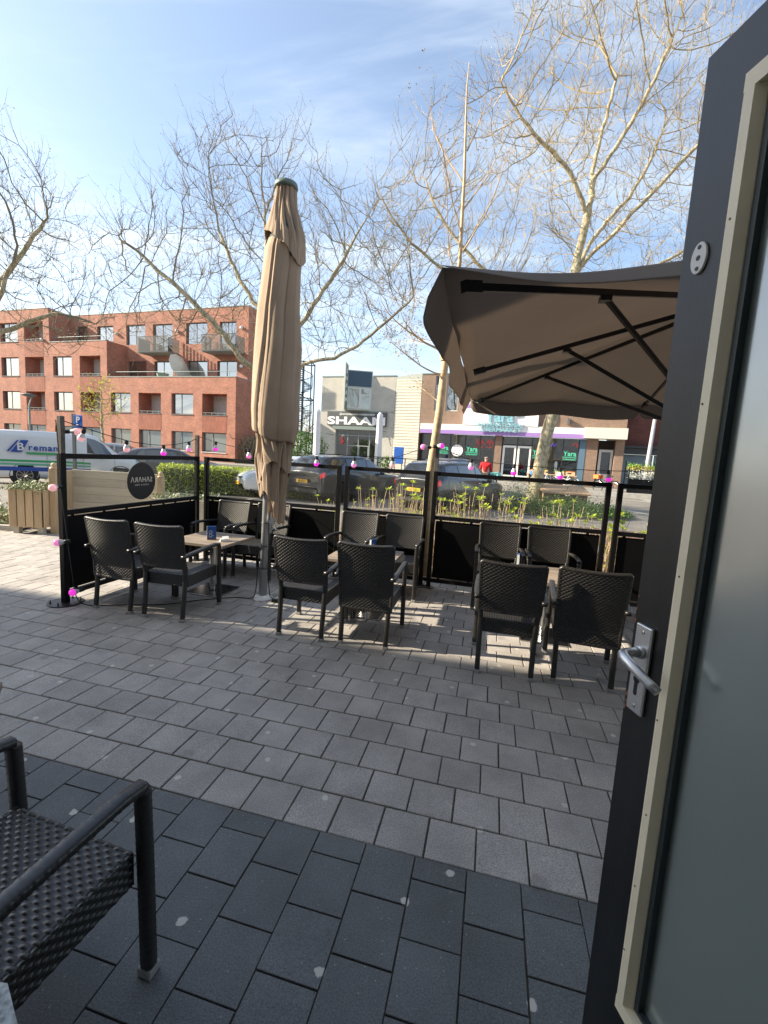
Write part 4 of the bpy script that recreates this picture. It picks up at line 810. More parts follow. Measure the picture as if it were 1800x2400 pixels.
for k in range(60):
    a = R.uniform(0, 6.28); mb.tube([(R.gauss(0, .2), R.gauss(0, .2), 0), (cos(a) * .3, sin(a) * .3, .2), (cos(a) * .5, sin(a) * .4, .26)], .005, 4)
mb.build('twigs', stalk, lb_)
mb = MB(); mb.box(-9.5, -6.36, 7.62, 7.72, -.02, .09); tag(mb.build('bed_kerb', kerbm), kind='structure')
mb = MB(); mb.box(-9.5, -6.36, 7.721, 9.8, -.03, .03); tag(mb.build('side_bed', soil), kind='structure')
# ground cover and box round the thick tree
dk = leafmat('ground_cover_leaf', (0.045, 0.10, 0.02), (0.13, 0.22, 0.05), .2)
pts = []
for _ in range(9000):
    a = R.uniform(0, 6.28); r = sqrt(R.random()); x = 6.4 + 2.5 * r * cos(a); y = 16.2 + 1.7 * r * sin(a); pts.append(Vector((x, y, abs(R.gauss(0, 1)) * .26 * (1 - r * r * .85) + .03)))
o = clump('ground_cover', dk, pts, .11, None, seed=9); tag(o, 'dark green ground cover around the thick tree foot', 'ground cover', kind='stuff')
pts = [Vector((R.gauss(5.1, .35), R.gauss(17.2, .3), abs(R.gauss(.5, .3)))) for _ in range(1500)]
o = clump('bush', dk, pts, .07, None, seed=10); tag(o, 'loose green bush immediately left of the thick tree trunk', 'bush')
bx = thing('lidded_box', 'brick coloured box with a wide tan lid beside the thick tree', 'box', (7.15, 17.6, 0), radians(-9))
mb = MB(); mb.box(-.86, .78, 0, 1.0, 0, .62); mb.build('body', mat('box_side', (.25, .17, .11), .85, var=.25, vscale=5), bx, bevel=.01)
mb = MB(); mb.add([(-.95, -.12, .60), (.86, -.12, .60), (.86, 1.1, .86), (-.95, 1.1, .86), (-.95, -.12, .66), (.86, -.12, .66), (.86, 1.1, .92), (-.95, 1.1, .92)], [(3, 2, 1, 0), (4, 5, 6, 7), (0, 1, 5, 4), (1, 2, 6, 5), (2, 3, 7, 6), (3, 0, 4, 7)]); mb.build('lid', mat('box_lid', (.42, .27, .16), .7, var=.12, vscale=5), bx)
mb = MB(); mb.tube([(-.1, -.125, .60), (-.06, -.16, .56), (.04, -.16, .56), (.08, -.125, .60)], .012, 6); mb.build('handle', white, bx)
# ================================================================ vehicles
tyre_m = mat('tyre', (.018, .018, .018), .85); rim_m = mat('alloy_rim', (.35, .35, .36), .3, .9); rim_d = mat('dark_rim', (.04, .04, .045), .35, .6)
cglass = mat('car_glass', (.012, .016, .02), .03, spec=1.0, coat=1.0); chrome = mat('chrome', (.6, .6, .6), .12, 1)
tail_m = mat('tail_lamp', (.42, .006, .008), .15, coat=1, emit=(1, .02, .02), estr=.12); head_m = mat('head_lamp', (.45, .48, .5), .1, .4, coat=1); plate_m = mat('plate_yellow', (.72, .42, .02), .5); clad = mat('car_cladding', (.02, .02, .022), .65)
def smooth_at(tab, s):
    k = len(tab) - 1; s = min(max(s, 0), k - 1e-6); i = int(s); t = s - i; g = lambda j: tab[min(max(j, 0), k)]
    return [0.5 * (2 * g(i)[c] + (g(i + 1)[c] - g(i - 1)[c]) * t + (2 * g(i - 1)[c] - 5 * g(i)[c] + 4 * g(i + 1)[c] - g(i + 2)[c]) * t * t + (-g(i - 1)[c] + 3 * g(i)[c] - 3 * g(i + 1)[c] + g(i + 2)[c]) * t ** 3) for c in range(len(tab[0]))]
SUV = [(-2.20, .50, .80, .83, .74, .66), (-2.225, .34, .92, .99, .84, .74), (-2.17, .30, .99, 1.10, .90, .74), (-1.98, .28, 1.05, 1.40, .915, .67), (-1.78, .27, 1.07, 1.555, .92, .65), (-1.05, .26, 1.06, 1.63, .92, .65), (-.2, .25, 1.03, 1.64, .92, .66), (.45, .25, 1.00, 1.56, .92, .65), (.95, .26, .98, 1.27, .92, .68), (1.25, .27, .98, 1.07, .92, .74), (1.75, .28, .93, 1.01, .90, .72), (2.08, .30, .80, .89, .84, .66), (2.22, .36, .68, .74, .72, .55), (2.225, .48, .62, .64, .60, .45)]
SEDAN = [(-2.34, .50, .78, .81, .70, .6), (-2.36, .32, .90, .96, .82, .68), (-2.28, .25, .96, 1.03, .88, .70), (-1.95, .22, .98, 1.09, .90, .70), (-1.55, .21, .97, 1.24, .91, .64), (-1.0, .20, .95, 1.40, .91, .60), (-.2, .20, .93, 1.455, .91, .61), (.45, .20, .92, 1.39, .91, .61), (.95, .21, .90, 1.15, .91, .66), (1.25, .22, .88, .98, .91, .72), (1.80, .24, .82, .91, .89, .70), (2.15, .26, .70, .80, .84, .64), (2.32, .32, .60, .66, .74, .52), (2.34, .45, .56, .58, .60, .45)]
VAN = [(-2.17, .5, .9, 1.0, .84, .78), (-2.21, .32, 1.0, 1.55, .885, .77), (-2.18, .28, 1.08, 1.74, .91, .77), (-1.95, .26, 1.12, 1.80, .915, .79), (-1.1, .25, 1.12, 1.82, .92, .80), (-.2, .25, 1.12, 1.82, .92, .80), (.55, .25, 1.08, 1.79, .92, .78), (1.0, .26, 1.04, 1.50, .92, .76), (1.35, .27, 1.00, 1.19, .91, .76), (1.75, .28, .93, 1.05, .90, .74), (2.05, .30, .80, .90, .84, .66), (2.19, .36, .66, .72, .72, .55), (2.20, .48, .62, .64, .60, .45)]
def csec(st, t):
    x, zb, zbelt, zt, w, wt = st; zm = zb + (zbelt - zb) * .55; cr = .03 if zt - zbelt < .25 else .02
    P = [(w * .90, zb), (w * .985, zb + .07), (w, zm), (w * .965, zbelt), (wt, zt - .05 if zt - zbelt > .12 else zbelt + (zt - zbelt) * .6), (wt - .10, zt), (0, zt + cr)]
    k = len(P) - 1; t = min(max(t, 0), k - 1e-6); i = int(t); q = t - i
    if i in (1, 2):
        g = lambda j: P[min(max(j, 0), 3)]
        return [0.5 * (2 * g(i)[c] + (g(i + 1)[c] - g(i - 1)[c]) * q + (2 * g(i - 1)[c] - 5 * g(i)[c] + 4 * g(i + 1)[c] - g(i + 2)[c]) * q * q + (-g(i - 1)[c] + 3 * g(i)[c] - 3 * g(i + 1)[c] + g(i + 2)[c]) * q ** 3) for c in (0, 1)]
    return (P[i][0] + (P[i + 1][0] - P[i][0]) * q, P[i][1] + (P[i + 1][1] - P[i][1]) * q)
def surf(tab, s, t, sgn, sx=1, sz=1, off=0):
    def pt(s, t): st = smooth_at(tab, s); y, z = csec(st, t); return Vector((st[0] * sx, sgn * y, z * sz))
    p = pt(s, t)
    if off:
        a = pt(min(s + .05, len(tab) - 1.01), t) - pt(max(s - .05, 0), t); b = pt(s, min(t + .05, 5.99)) - pt(s, max(t - .05, 0)); n = a.cross(b) * sgn
        if n.length > 1e-9:
            n.normalize(); c = Vector((0, 0, .7))
            if n.dot(p - c) < 0: n = -n
            p = p + n * off
    return p
def patch(mb, tab, s0, s1, t0, t1, sgn, sx=1, sz=1, off=.006, ns=10, ntt=5, slant=0, slant1=0):
    v = []; f = []
    for j in range(ntt + 1):
        for i in range(ns + 1):
            tt = t0 + (t1 - t0) * j / ntt; a0 = s0 + slant * j / ntt; a1 = s1 + slant1 * j / ntt; v.append(surf(tab, a0 + (a1 - a0) * i / ns, tt, sgn, sx, sz, off))
    for j in range(ntt):
        for i in range(ns): f.append((j * (ns + 1) + i, j * (ns + 1) + i + 1, (j + 1) * (ns + 1) + i + 1, (j + 1) * (ns + 1) + i))
    mb.add(v, f)
def car(name, cat, label, pos, head, tab, paint, L=None, Hh=None, rim=rim_m, plate='', kind='suv', Rw=.335, plate_at='rear'):
    z = gz(pos[1]); t = thing(name, label, cat, (pos[0], pos[1], z), atan2(head[1], head[0])); 
    sx = (L / (tab[-1][0] - tab[0][0])) if L else 1; mzt = max(r[3] for r in tab); sz = (Hh / (mzt + .02)) if Hh else 1
    K = len(tab) - 1; mb = MB(); ns = K * 7; ts = [0, .5, 1, 1.3, 1.6, 2, 2.3, 2.6, 3, 3.25, 3.5, 3.75, 4, 4.5, 5, 5.3, 5.6, 6]; v = []; f = []
    full = [(tt, -1) for tt in ts] + [(tt, 1) for tt in ts[::-1][1:]]; kk = len(full)
    ax0, ax1 = (-1.33 * sx, 1.38 * sx)
    for i in range(ns + 1):
        for (tt, sg) in full:
            p = surf(tab, K * i / ns, tt, sg, sx, sz); v.append(p)
    for i in range(ns):
        for j in range(kk - 1):
            q = (i * kk + j, i * kk + j + 1, (i + 1) * kk + j + 1, (i + 1) * kk + j); c = sum((v[a] for a in q), Vector()) / 4
            if abs(c.y) > .6 and any(hypot(c.x - ax, c.z - Rw) < Rw + .015 for ax in (ax0, ax1)): continue
            f.append(q)
    f.append(tuple(range(kk))); f.append(tuple(ns * kk + j for j in range(kk))[::-1])
    mb.add(v, f); body = mb.build('body', paint, t, smooth=True)
    mb = MB(); mb.box(tab[1][0] * sx * .93, tab[-2][0] * sx * .93, -.80, .80, .22 * sz, .34 * sz)
    for ax in (ax0, ax1):
        for sg in (-1, 1): mb.lathe([(Rw + .06, -.0), (Rw + .06, .3)], 24, (ax, sg * .74 - .15, Rw), 'y')
    mb.build('underbody', clad, t)
    # arch lips
    mb = MB()
    for ax in (ax0, ax1):
        for sg in (-1, 1):
            wv = max(r[4] for r in tab); mb.tube([(ax + (Rw + .05) * cos(a), sg * (wv - .012 - .05 * max(0, (.5 - sin(a))) * .3), Rw + (Rw + .05) * sin(a)) for a in [radians(-22 + 224 * i / 20) for i in range(21)]], .038 if kind == 'suv' else .015, 6)
    mb.build('arch_trim', clad, t, smooth=True)
    for ax in (ax0, ax1):
        for sg in (-1, 1):
            y = sg * (.80 if kind != 'van' else .80); mb = MB(); mb.lathe([(Rw * .66, -.10), (Rw * .97, -.10), (Rw, -.07), (Rw, .07), (Rw * .97, .10), (Rw * .66, .10)], 28, (ax, y, Rw), 'y', cap=False); wh = mb.build('wheel', tyre_m, t, smooth=True)
            mb = MB(); fy = y + sg * .085
            mb.lathe([(Rw * .67, -.07 * sg), (Rw * .67, .015 * sg), (Rw * .61, .012 * sg), (Rw * .58, -.03 * sg)], 28, (ax, fy, Rw), 'y', cap=False)
            for k in range(5 if kind != 'van' else 9):
                a = 2 * pi * k / (5 if kind != 'van' else 9) + .3; mb.bar((ax, fy - .005 * sg, Rw), (ax + Rw * .62 * cos(a), fy, Rw + Rw * .62 * sin(a)), .02, .075 if kind != 'van' else .05, (0, 1, 0))
            mb.lathe([(.06, -.02 * sg), (.05, .02 * sg)], 12, (ax, fy, Rw), 'y'); mb.build('rim', rim, wh)
            mb = MB(); mb.lathe([(Rw * .58, 0), (Rw * .58, .004)], 24, (ax, y - .01 * sg, Rw), 'y'); mb.build('brake', clad, wh)
    # glass
    for sg in (-1, 1):
        if kind == 'suv': wins = ((4.05, 5.05, .15, 0), (5.12, 6.35, 0, 0), (6.45, 8.2, 0, -.75))
        elif kind == 'sedan': wins = ((4.45, 5.25, .45, 0), (5.32, 6.35, 0, 0), (6.45, 8.2, 0, -.8))
        else: wins = ((5.75, 7.75, 0, -1.0),)
        for (a, b, s0, s1) in wins: mb = MB(); patch(mb, tab, a, b, 3.1, 3.88, sg, sx, sz, .007, 10, 5, s0, s1); mb.build('side_window', cglass, t, smooth=True)
        mb = MB(); mx_ = .72 * sx if kind != 'van' else .85 * sx; mb.sphere((mx_, sg * 1.0, 1.05 * sz), .1, 10, 8, (.6, 1, .75)); mb.bar((mx_, sg * .88, 1.0 * sz), (mx_, sg * .98, 1.03 * sz), .03, .05); mb.build('wing_mirror', paint, t, smooth=True)
        mb = MB()
        for s in (5.15, 6.55) if kind != 'van' else (5.9,): p = surf(tab, s, 2.75, sg, sx, sz, .02); mb.box(p.x - .09, p.x + .09, p.y - .012, p.y + .012, p.z - .012, p.z + .012)
        mb.build('door_handle', chrome if kind != 'van' else black, t, bevel=.004)
        mb = MB()                                                    # door seams
        for s in (4.2, 5.1, 6.4, 8.3) if kind != 'van' else (4.4, 5.6, 7.6): 
            mb.tube([surf(tab, s + (.12 if tt < 1.5 else 0), tt, sg, sx, sz, .001) for tt in (.8, 1.2, 1.8, 2.4, 2.95)], .005, 4)
        mb.build('door_seam', clad, t)
    mb = MB()
    wr = {'suv': (2.25, 3.85, 7.15, 9.0), 'sedan': (3.35, 5.1, 7.2, 9.0), 'van': (1.35, 2.05, 6.45, 8.25)}[kind]
    for sg in (-1, 1): patch(mb, tab, wr[2], wr[3], 4.15, 6, sg, sx, sz, .006, 10, 8)
    mb.build('windscreen', cglass, t, smooth=True); mb = MB()
    for sg in (-1, 1): patch(mb, tab, wr[0], wr[1], 4.2 if kind != 'van' else 3.5, 6, sg, sx, sz, .006, 8, 8)
    mb.build('rear_window', cglass, t, smooth=True)
    for sg in (-1, 1):
        mb = MB(); ss = {'suv': (1.0, 2.5, 2.55, 3.2), 'sedan': (.9, 2.4, 2.5, 3.3), 'van': (.95, 1.7, 2.0, 3.1)}[kind]; patch(mb, tab, ss[0], ss[1], ss[2], ss[3], sg, sx, sz, .012, 8, 5); mb.build('tail_light', tail_m, t, smooth=True)
        mb = MB(); patch(mb, tab, K - 2.6, K - 1.35, 2.9, 4.2, sg, sx, sz, .010, 8, 4); mb.build('headlight', head_m, t, smooth=True)
    if kind == 'suv':
        mb = MB()
        for sg in (-1, 1): mb.tube([surf(tab, s, 4.35, sg, sx, sz, .035) for s in (4.2, 4.8, 5.4, 6.0, 6.6, 7.0)], .014, 6)
        mb.build('roof_rail', chrome, t); mb = MB(); mb.box(tab[1][0] * sx - .03, tab[1][0] * sx + .1, -.70, .70, .30 * sz, .42 * sz); mb.box(tab[1][0] * sx - .038, tab[1][0] * sx - .028, -.5, .5, .44 * sz, .452 * sz); mb.build('bumper', clad, t, bevel=.02)
    fx = tab[-2][0] * sx; mb = MB(); mb.box(fx - .10, fx + .018, -.46, .46, .52 * sz, .69 * sz); gr = mb.build('grille', clad, t, bevel=.01)
    mb = MB()
    for k in range(5): mb.box(fx + .019, fx + .026, -.44, .44, (.535 + k * .032) * sz, (.545 + k * .032) * sz)
    mb.build('grille_bar', chrome, gr)
    rx = tab[1][0] * sx
    if plate:
        fr = plate_at == 'front'; px_ = fx + .03 if fr else rx - (.045 if kind == 'suv' else .012); zz = (.46 if fr else .70) * sz; mb = MB(); mb.box(px_ - .008, px_ + .008, -.26, .26, zz - .055, zz + .055); p = mb.build('number_plate', plate_m, t)
        text('lettering', plate, .095, black, p, (px_ + (.0095 if fr else -.0095), 0, zz - .034), rot=(pi / 2, 0, pi / 2 if fr else -pi / 2), ext=.0005, bold=.001)
    return t
dark_p = mat('car_paint_dark', (.022, .026, .031), .28, .4, coat=1); blackp = mat('car_paint_black', (.012, .014, .017), .25, .3, coat=1); silver = mat('car_paint_silver', (.34, .35, .36), .3, .7, coat=1); whitep = mat('car_paint_white', (.62, .64, .66), .3, .1, coat=1); grey_p = mat('car_paint_grey', (.07, .075, .085), .3, .5, coat=1)
def from_rear(rc, hd, half): l = hypot(*hd); return (rc[0] + hd[0] / l * half, rc[1] + hd[1] / l * half)
hB = (.66, .75); car('black_suv', 'car', 'black suv with yellow rear plate parked left of the thick tree', from_rear((.95, 14.15), hB, 2.2), hB, SUV, blackp, 4.45, 1.63, rim_d, 'HZ-724-V')
hA = (.60, .80); car('dark_wagon', 'car', 'dark estate car with red lamps right of the closed parasol', from_rear((-2.75, 15.1), hA, 2.25), hA, SUV, dark_p, 4.6, 1.58, rim_d, 'SK-310-T')
hE = (-.80, -.60); car('white_sedan', 'car', 'white sedan facing left, its bonnet left of the closed parasol', (-3.25, 16.9), hE, SEDAN, whitep, 4.75, 1.47, rim_m, 'HR-114-B', 'sedan', plate_at='front')
hF = (.90, .43); car('grey_sedan', 'car', 'dark grey sedan behind the hedge, red tail lamp over the timber wall', from_rear((-11.1, 17.7), hF, 2.2), hF, SEDAN, grey_p, 4.5, 1.42, rim_m, 'LT-083-P', 'sedan')
hG = (.93, .36); car('silver_sedan', 'car', 'silver sedan behind the left screen, between the van and the dark sedan', from_rear((-14.2, 19.3), hG, 2.2), hG, SEDAN, silver, 4.5, 1.44, rim_m, '', 'sedan')
hD = (.66, .75); car('charcoal_hatchback', 'car', 'charcoal car mostly hidden behind the black suv, beside the person in red', (3.45, 22.2), hD, SUV, dark_p, 4.2, 1.56, rim_d, '')
hv = (.80, .60); vp_ = from_rear((-13.25, 15.05), hv, 2.22)
van = car('white_van', 'van', 'white delivery van with green and blue stripes at the far left', vp_, hv, VAN, whitep, 4.45, 1.84, rim_m, '', 'van', Rw=.34)
sxv = 4.45 / 4.41; szv = 1.84 / 1.84; green = mat('livery_green', (.03, .30, .10), .4); lblue = mat('livery_blue', (.01, .06, .30), .4)
for nm_, m_, t0, t1, s0, s1 in (('stripe', green, 2.12, 2.28, 1.2, 5.9), ('stripe', mat('livery_teal', (.12, .38, .26), .4), 1.86, 2.02, 1.2, 5.9), ('stripe', lblue, 1.45, 1.74, 1.2, 5.9)):
    mb = MB(); patch(mb, VAN, s0, s1, t0, t1, -1, sxv, szv, .008, 30, 2); mb.build(nm_, m_, van, smooth=True)
mb = MB(); y_ = -.955
mb.prism([(-1.70, 1.10), (-1.42, 1.10), (-1.22, 1.50), (-1.42, 1.50)], y_, y_ + .02, 'y'); mb.prism([(-1.80, 1.12), (-1.73, 1.12), (-1.47, 1.49), (-1.52, 1.49)], y_, y_ + .02, 'y'); mb.build('emblem', lblue, van)
text('lettering', 'B', .34, whitep, van, (-1.44, y_ - .006, 1.17), ext=.003, bold=.008)
text('lettering', 'reman', .28, lblue, van, (-1.24, y_ - .004, 1.18), ext=.003, bold=.008, align='LEFT', space=1.15)
mb = MB(); mb.prism([(-1.25, 1.04), (.25, 1.04), (.25, 1.11), (-1.32, 1.11)], y_, y_ + .02, 'y'); mb.build('stripe', green, van)
text('lettering', 'www.breman.nl', .07, lblue, van, (-.3, y_ - .002, .93), ext=.002, bold=.001)
mb = MB(); mb.sphere((.3, y_ + .01, 1.0), .05, 8, 6, (1, .3, 1)); mb.build('emblem', mat('livery_red', (.6, .05, .08), .4), van)
mb = MB(); mb.box(-1.6, -1.45, -.5, -.3, 1.84, 1.88); mb.box(.3, .5, -.5, -.3, 1.84, 1.88); mb.build('roof_bar', white, van)
# ================================================================ buildings
def wall_holes(mb, u0, u1, z0, z1, holes, y=0.0, depth=.22):
    """front wall in the local xz plane with real openings and reveals going back"""
    us = sorted({u0, u1, *[h[0] for h in holes], *[h[1] for h in holes]}); zs = sorted({z0, z1, *[h[2] for h in holes], *[h[3] for h in holes]})
    us = [a for a in us if u0 <= a <= u1]; zs = [a for a in zs if z0 <= a <= z1]
    for i in range(len(us) - 1):
        for j in range(len(zs) - 1):
            cu = (us[i] + us[i + 1]) / 2; cz = (zs[j] + zs[j + 1]) / 2
            if any(h[0] < cu < h[1] and h[2] < cz < h[3] for h in holes): continue
            mb.add([(us[i], y, zs[j]), (us[i + 1], y, zs[j]), (us[i + 1], y, zs[j + 1]), (us[i], y, zs[j + 1])], [(0, 1, 2, 3)])
    for h in holes:
        a, b, c, d = h[:4]; e = y + (h[4] if len(h) > 4 else depth)
        for q in (((a, y, c), (a, y, d), (a, e, d), (a, e, c)), ((b, y, c), (b, e, c), (b, e, d), (b, y, d)), ((a, y, c), (a, e, c), (b, e, c), (b, y, c)), ((a, y, d), (b, y, d), (b, e, d), (a, e, d))): mb.add(q, [(0, 1, 2, 3)])
red = brick('red_brick', (0.50, 0.165, 0.092), (0.31, 0.095, 0.058), (0.33, 0.21, 0.16), .21, .062, .010, var=.30, bump=.5)
redv = brick('red_brick_soldier', (0.44, 0.14, 0.08), (0.27, 0.08, 0.05), (0.17, 0.08, 0.055), .34, .062, .010, axis='vert', var=.22, bump=.7, off=.37)
wf = mat('window_frame_grey', (.10, .115, .12), .5); wfp = mat('window_frame_pale', (.55, .56, .54), .5); zinc = mat('zinc_edge', (.22, .27, .26), .45, .5)
bb = thing('apartment_building', 'red brick apartment block in stepped storeys with balconies at the left', 'building', (-12.1, 35.73, 0), radians(-18.13))
cols = [(-3.2, -.83, 'L'), (-6.3, -4.1, 'W'), (-9.8, -7.4, 'L'), (-12.92, -10.7, 'W'), (-16.5, -14.05, 'L'), (-19.8, -17.47, 'W'), (-23.45, -20.95, 'L'), (-26.7, -24.3, 'W'), (-30.1, -27.6, 'L'), (-33.4, -31.1, 'W'), (-36.9, -34.4, 'L'), (-40.1, -37.8, 'W')]
holes = []; wins = []
for (a, b, k) in cols:
    for (z0, z1, fl) in ((1.22, 2.78, 0), (4.17, 5.84, 1), (7.25, 8.97, 2), (10.38, 12.1, 3)):
        if fl == 2 and a > -13.3: continue
        if fl == 3 and a > -20.3: continue
        dep = 1.5 if (k == 'L' and fl > 0) else .26
        holes.append((a, b, z0, z1, dep)); wins.append((a, b, z0, z1, dep, fl, k))
mb = MB()
wall_holes(mb, -13.29, 0, 0, 7.15, [h for h in holes if h[0] > -13.2]); wall_holes(mb, -20.19, -13.29, 0, 10.22, [h for h in holes if -20.1 < h[0] < -13.3]); wall_holes(mb, -42, -20.19, 0, 13.2, [h for h in holes if h[0] < -20.3])
mb.quad((0, 0, 0), (0, 5.5, 0), (0, 5.5, 7.15), (0, 0, 7.15)); mb.quad((-13.29, 0, 7.15), (-13.29, 2, 7.15), (-13.29, 2, 10.22), (-13.29, 0, 10.22)); mb.quad((-20.19, 0, 10.22), (-20.19, 2, 10.22), (-20.19, 2, 13.2), (-20.19, 0, 13.2))
mb.box(-13.25, -.05, 1.6, 1.9, 0, 6.9); mb.box(-20.1, -13.4, 1.61, 1.9, 0, 9.9); mb.box(-41.8, -20.3, 1.62, 1.9, 0, 12.9)
rw = [(-13.3, -11.1, 10.3, 12.05), (-10.25, -8.1, 9.45, 12.0), (-6.65, -4.45, 10.25, 12.0), (-3.2, -1.55, 9.5, 11.95), (-16.8, -14.85, 10.7, 12.05), (-19.4, -18.0, 10.6, 12.1), (-13.15, -11.0, 7.3, 8.88), (-10.1, -8.05, 7.3, 8.86), (-6.5, -4.4, 7.3, 8.85), (-3.4, -1.45, 7.3, 8.82)]
wall_holes(mb, -20.19, -.38, 7.0, 13.1, rw, 2.0); mb.quad((-.38, 2, 7.15), (-.38, 5.5, 7.15), (-.38, 5.5, 13.1), (-.38, 2, 13.1)); mb.box(-41.9, -.4, 5.3, 5.5, 0, 12.9)
mb.build('wall', red, bb)
mb = MB(); mb.box(-13.2, -.02, .02, 2.0, 7.0, 7.08); mb.box(-20.15, -13.3, .02, 2.0, 10.1, 10.16); mb.box(-20.1, -.4, 2.02, 5.4, 13.0, 13.05); mb.box(-41.9, -20.2, .02, 5.4, 13.1, 13.15); mb.build('roof', mat('flat_roof', (.08, .08, .08), .9), bb)
mb = MB(); mb.box(-13.30, .03, -.03, .22, 7.152, 7.20); mb.box(-20.2, -13.26, -.03, .22, 10.222, 10.27); mb.box(-42, -20.16, -.03, .22, 13.202, 13.26); mb.box(-20.1, -.35, 1.97, 2.2, 13.102, 13.16); mb.box(-.36, -.33, 2.2, 5.4, 13.102, 13.16); mb.box(-.2, .03, .22, 5.4, 7.152, 7.20); mb.build('roof_edge', zinc, bb)
stucco = mat('loggia_plaster', (.52, .49, .45), .8, var=.08)
for (a, b, z0, z1, dep, fl, k) in wins:
    if dep > 1:
        mb = MB(); mb.box(a + .003, b - .003, 1.36, 1.45, z0 + .003, z1 - .003); lw = mb.build('loggia_wall', stucco, bb)
        mb = MB(); mb.box(b - .95, b - .1, 1.335, 1.358, z0 + .004, z1 - .12); mb.build('loggia_door', mat('dark_opening', (.03, .03, .035), .3, spec=.8), lw)
        mb = MB(); mb.box(a, b, .02, .05, z0 + .16, z0 + .19); 
        for q in range(4): mb.box(a + .3 + q * .6, a + .33 + q * .6, .022, .048, z0 + .002, z0 + .16)
        mb.build('rail', zinc, lw)
        mb = MB(); mb.box(a - .02, b + .02, -.012, -.002, z0 - 1.42 if fl > 1 else z0 - 1.38, z0 - .05); mb.build('soldier_course_panel', redv, lw)
        mb = MB(); mb.box(a - .03, b + .03, -.04, .2, z0 - .05, z0 - .002); mb.build('sill', wf, lw)
    else:
        mb = MB(); e = .20
        mb.box(a + .003, b - .003, e, e + .05, z0 + .003, z0 + .07); mb.box(a + .003, b - .003, e, e + .05, z1 - .07, z1 - .003); mb.box(a + .003, a + .07, e, e + .05, z0 + .071, z1 - .071); mb.box(b - .07, b - .003, e, e + .05, z0 + .071, z1 - .071); mx_ = a + (b - a) * .40; mb.box(mx_ - .03, mx_ + .03, e, e + .05, z0 + .071, z1 - .071)
        w_ = mb.build('window', wf, bb)
        mb = MB(); mb.box(a + .05, b - .05, e + .03, e + .04, z0 + .05, z1 - .05); mb.build('pane', lowglass if fl == 0 else winglass, w_)
        mb = MB(); mb.box(a - .04, b + .04, -.05, e - .002, z0 - .055, z0 - .001); mb.build('sill', wfp if fl == 0 else wf, w_)
        if fl == 0:
            mb = MB(); x = a + .08; rr = random.Random(int(a * 10)); v = []; nn = 26
            xs = [a + .08 + (b - a - .16) * i / nn for i in range(nn + 1)]; ys = [e + .14 + .05 * (i % 2) + rr.uniform(-.01, .01) for i in range(nn + 1)]
            for i in range(nn):
                if nn * .36 < i < nn * .46: continue
                mb.quad((xs[i], ys[i], z0 + .05), (xs[i + 1], ys[i + 1], z0 + .05), (xs[i + 1], ys[i + 1], z1 - .05), (xs[i], ys[i], z1 - .05))
            mb.build('curtain', mat('curtain', (.5, .54, .52), .8), w_)
for i, (a, b, z0, z1) in enumerate(rw):
    mb = MB(); e = 2.15
    mb.box(a + .003, b - .003, e, e + .05, z0 + .003, z0 + .07); mb.box(a + .003, b - .003, e, e + .05, z1 - .07, z1 - .003); mb.box(a + .003, a + .07, e, e + .05, z0 + .071, z1 - .071); mb.box(b - .07, b - .003, e, e + .05, z0 + .071, z1 - .071); mx_ = a + (b - a) * .45; mb.box(mx_ - .03, mx_ + .03, e, e + .05, z0 + .071, z1 - .071)
    w_ = mb.build('window', wf, bb)
    mb = MB(); mb.box(a + .05, b - .05, e + .03, e + .04, z0 + .05, z1 - .05); mb.build('pane', winglass, w_)
# dark room behind every pane
mb = MB()
for (a, b, z0, z1, dep, fl, k) in wins:
    if dep < 1: mb.box(a, b, .6 if a < -13.3 or fl else .5, .62, z0, z1)
mb.build('room_backing', mat('room_dark', (.03, .03, .032), .9), bb)
for (bx0, bx1) in ((-10.5, -7.3), (-3.85, -.65)):
    mb = MB(); mb.box(bx0, bx1, .62, 1.99, 9.28, 9.42); bal = mb.build('balcony', mat('balcony_slab', (.30, .28, .25), .8), bb)
    mb = MB(); n_ = 30
    for i in range(n_ + 1): x = bx0 + (bx1 - bx0) * i / n_; mb.box(x - .022, x + .022, .58, .60, 9.30, 10.62)
    for i in range(1, 13): y = .62 + 1.36 * i / 13; mb.box(bx1 - .01, bx1 + .01, y - .03, y + .03, 9.30, 10.55); mb.box(bx0 - .01, bx0 + .01, y - .03, y + .03, 9.30, 10.55)
    mb.box(bx0 - .02, bx1 + .02, .605, .63, 10.56, 10.62); mb.build('railing', mat('railing_slats', (.08, .095, .095), .5), bal)
mb = MB()
for (a, b, y, z) in ((-13.2, -.02, .25, 7.20), (-20.1, -13.35, .25, 10.27)):
    mb.tube([(a, y, z + .42), (b, y, z + .42)], .022, 6)
    x = a
    while x < b: mb.tube([(x, y, z), (x, y, z + .42)], .014, 5); x += 1.55
mb.build('terrace_rail', zinc, bb)
for (x, y, z) in ((-7.55, 1.9, 11.35), (-1.0, 1.9, 11.4), (-14.35, 1.9, 11.3), (-.95, 1.9, 8.35), (-21.0, -.1, 10.45)): mb = MB(); mb.sphere((x, y, z), .14, 12, 8); mb.build('wall_lamp', white, bb, smooth=True)
mb = MB(); mb.prism([(-.0, 6.0), (.01, 6.0), (.01, 6.0)], 0, 1) if False else None; mb.box(.001, .02, 3.3, 3.9, 5.6, 6.9); mb.build('side_window', winglass, bb)
tp = thing('leaning_parasol', 'small cream parasol leaning on the brick block roof terrace', 'parasol', bb.matrix_world.translation, 0); tp.location = Vector((-12.1, 35.73, 7.1)) + Matrix.Rotation(radians(-18.13), 3, 'Z') @ Vector((-6.6, 1.2, 0)); tp.rotation_euler = (0, 0, radians(-18))
mb = MB(); mb.tube([(-.6, 0, 0), (-.1, 0, 1.75)], .03, 8); mb.build('pole', wf, tp)
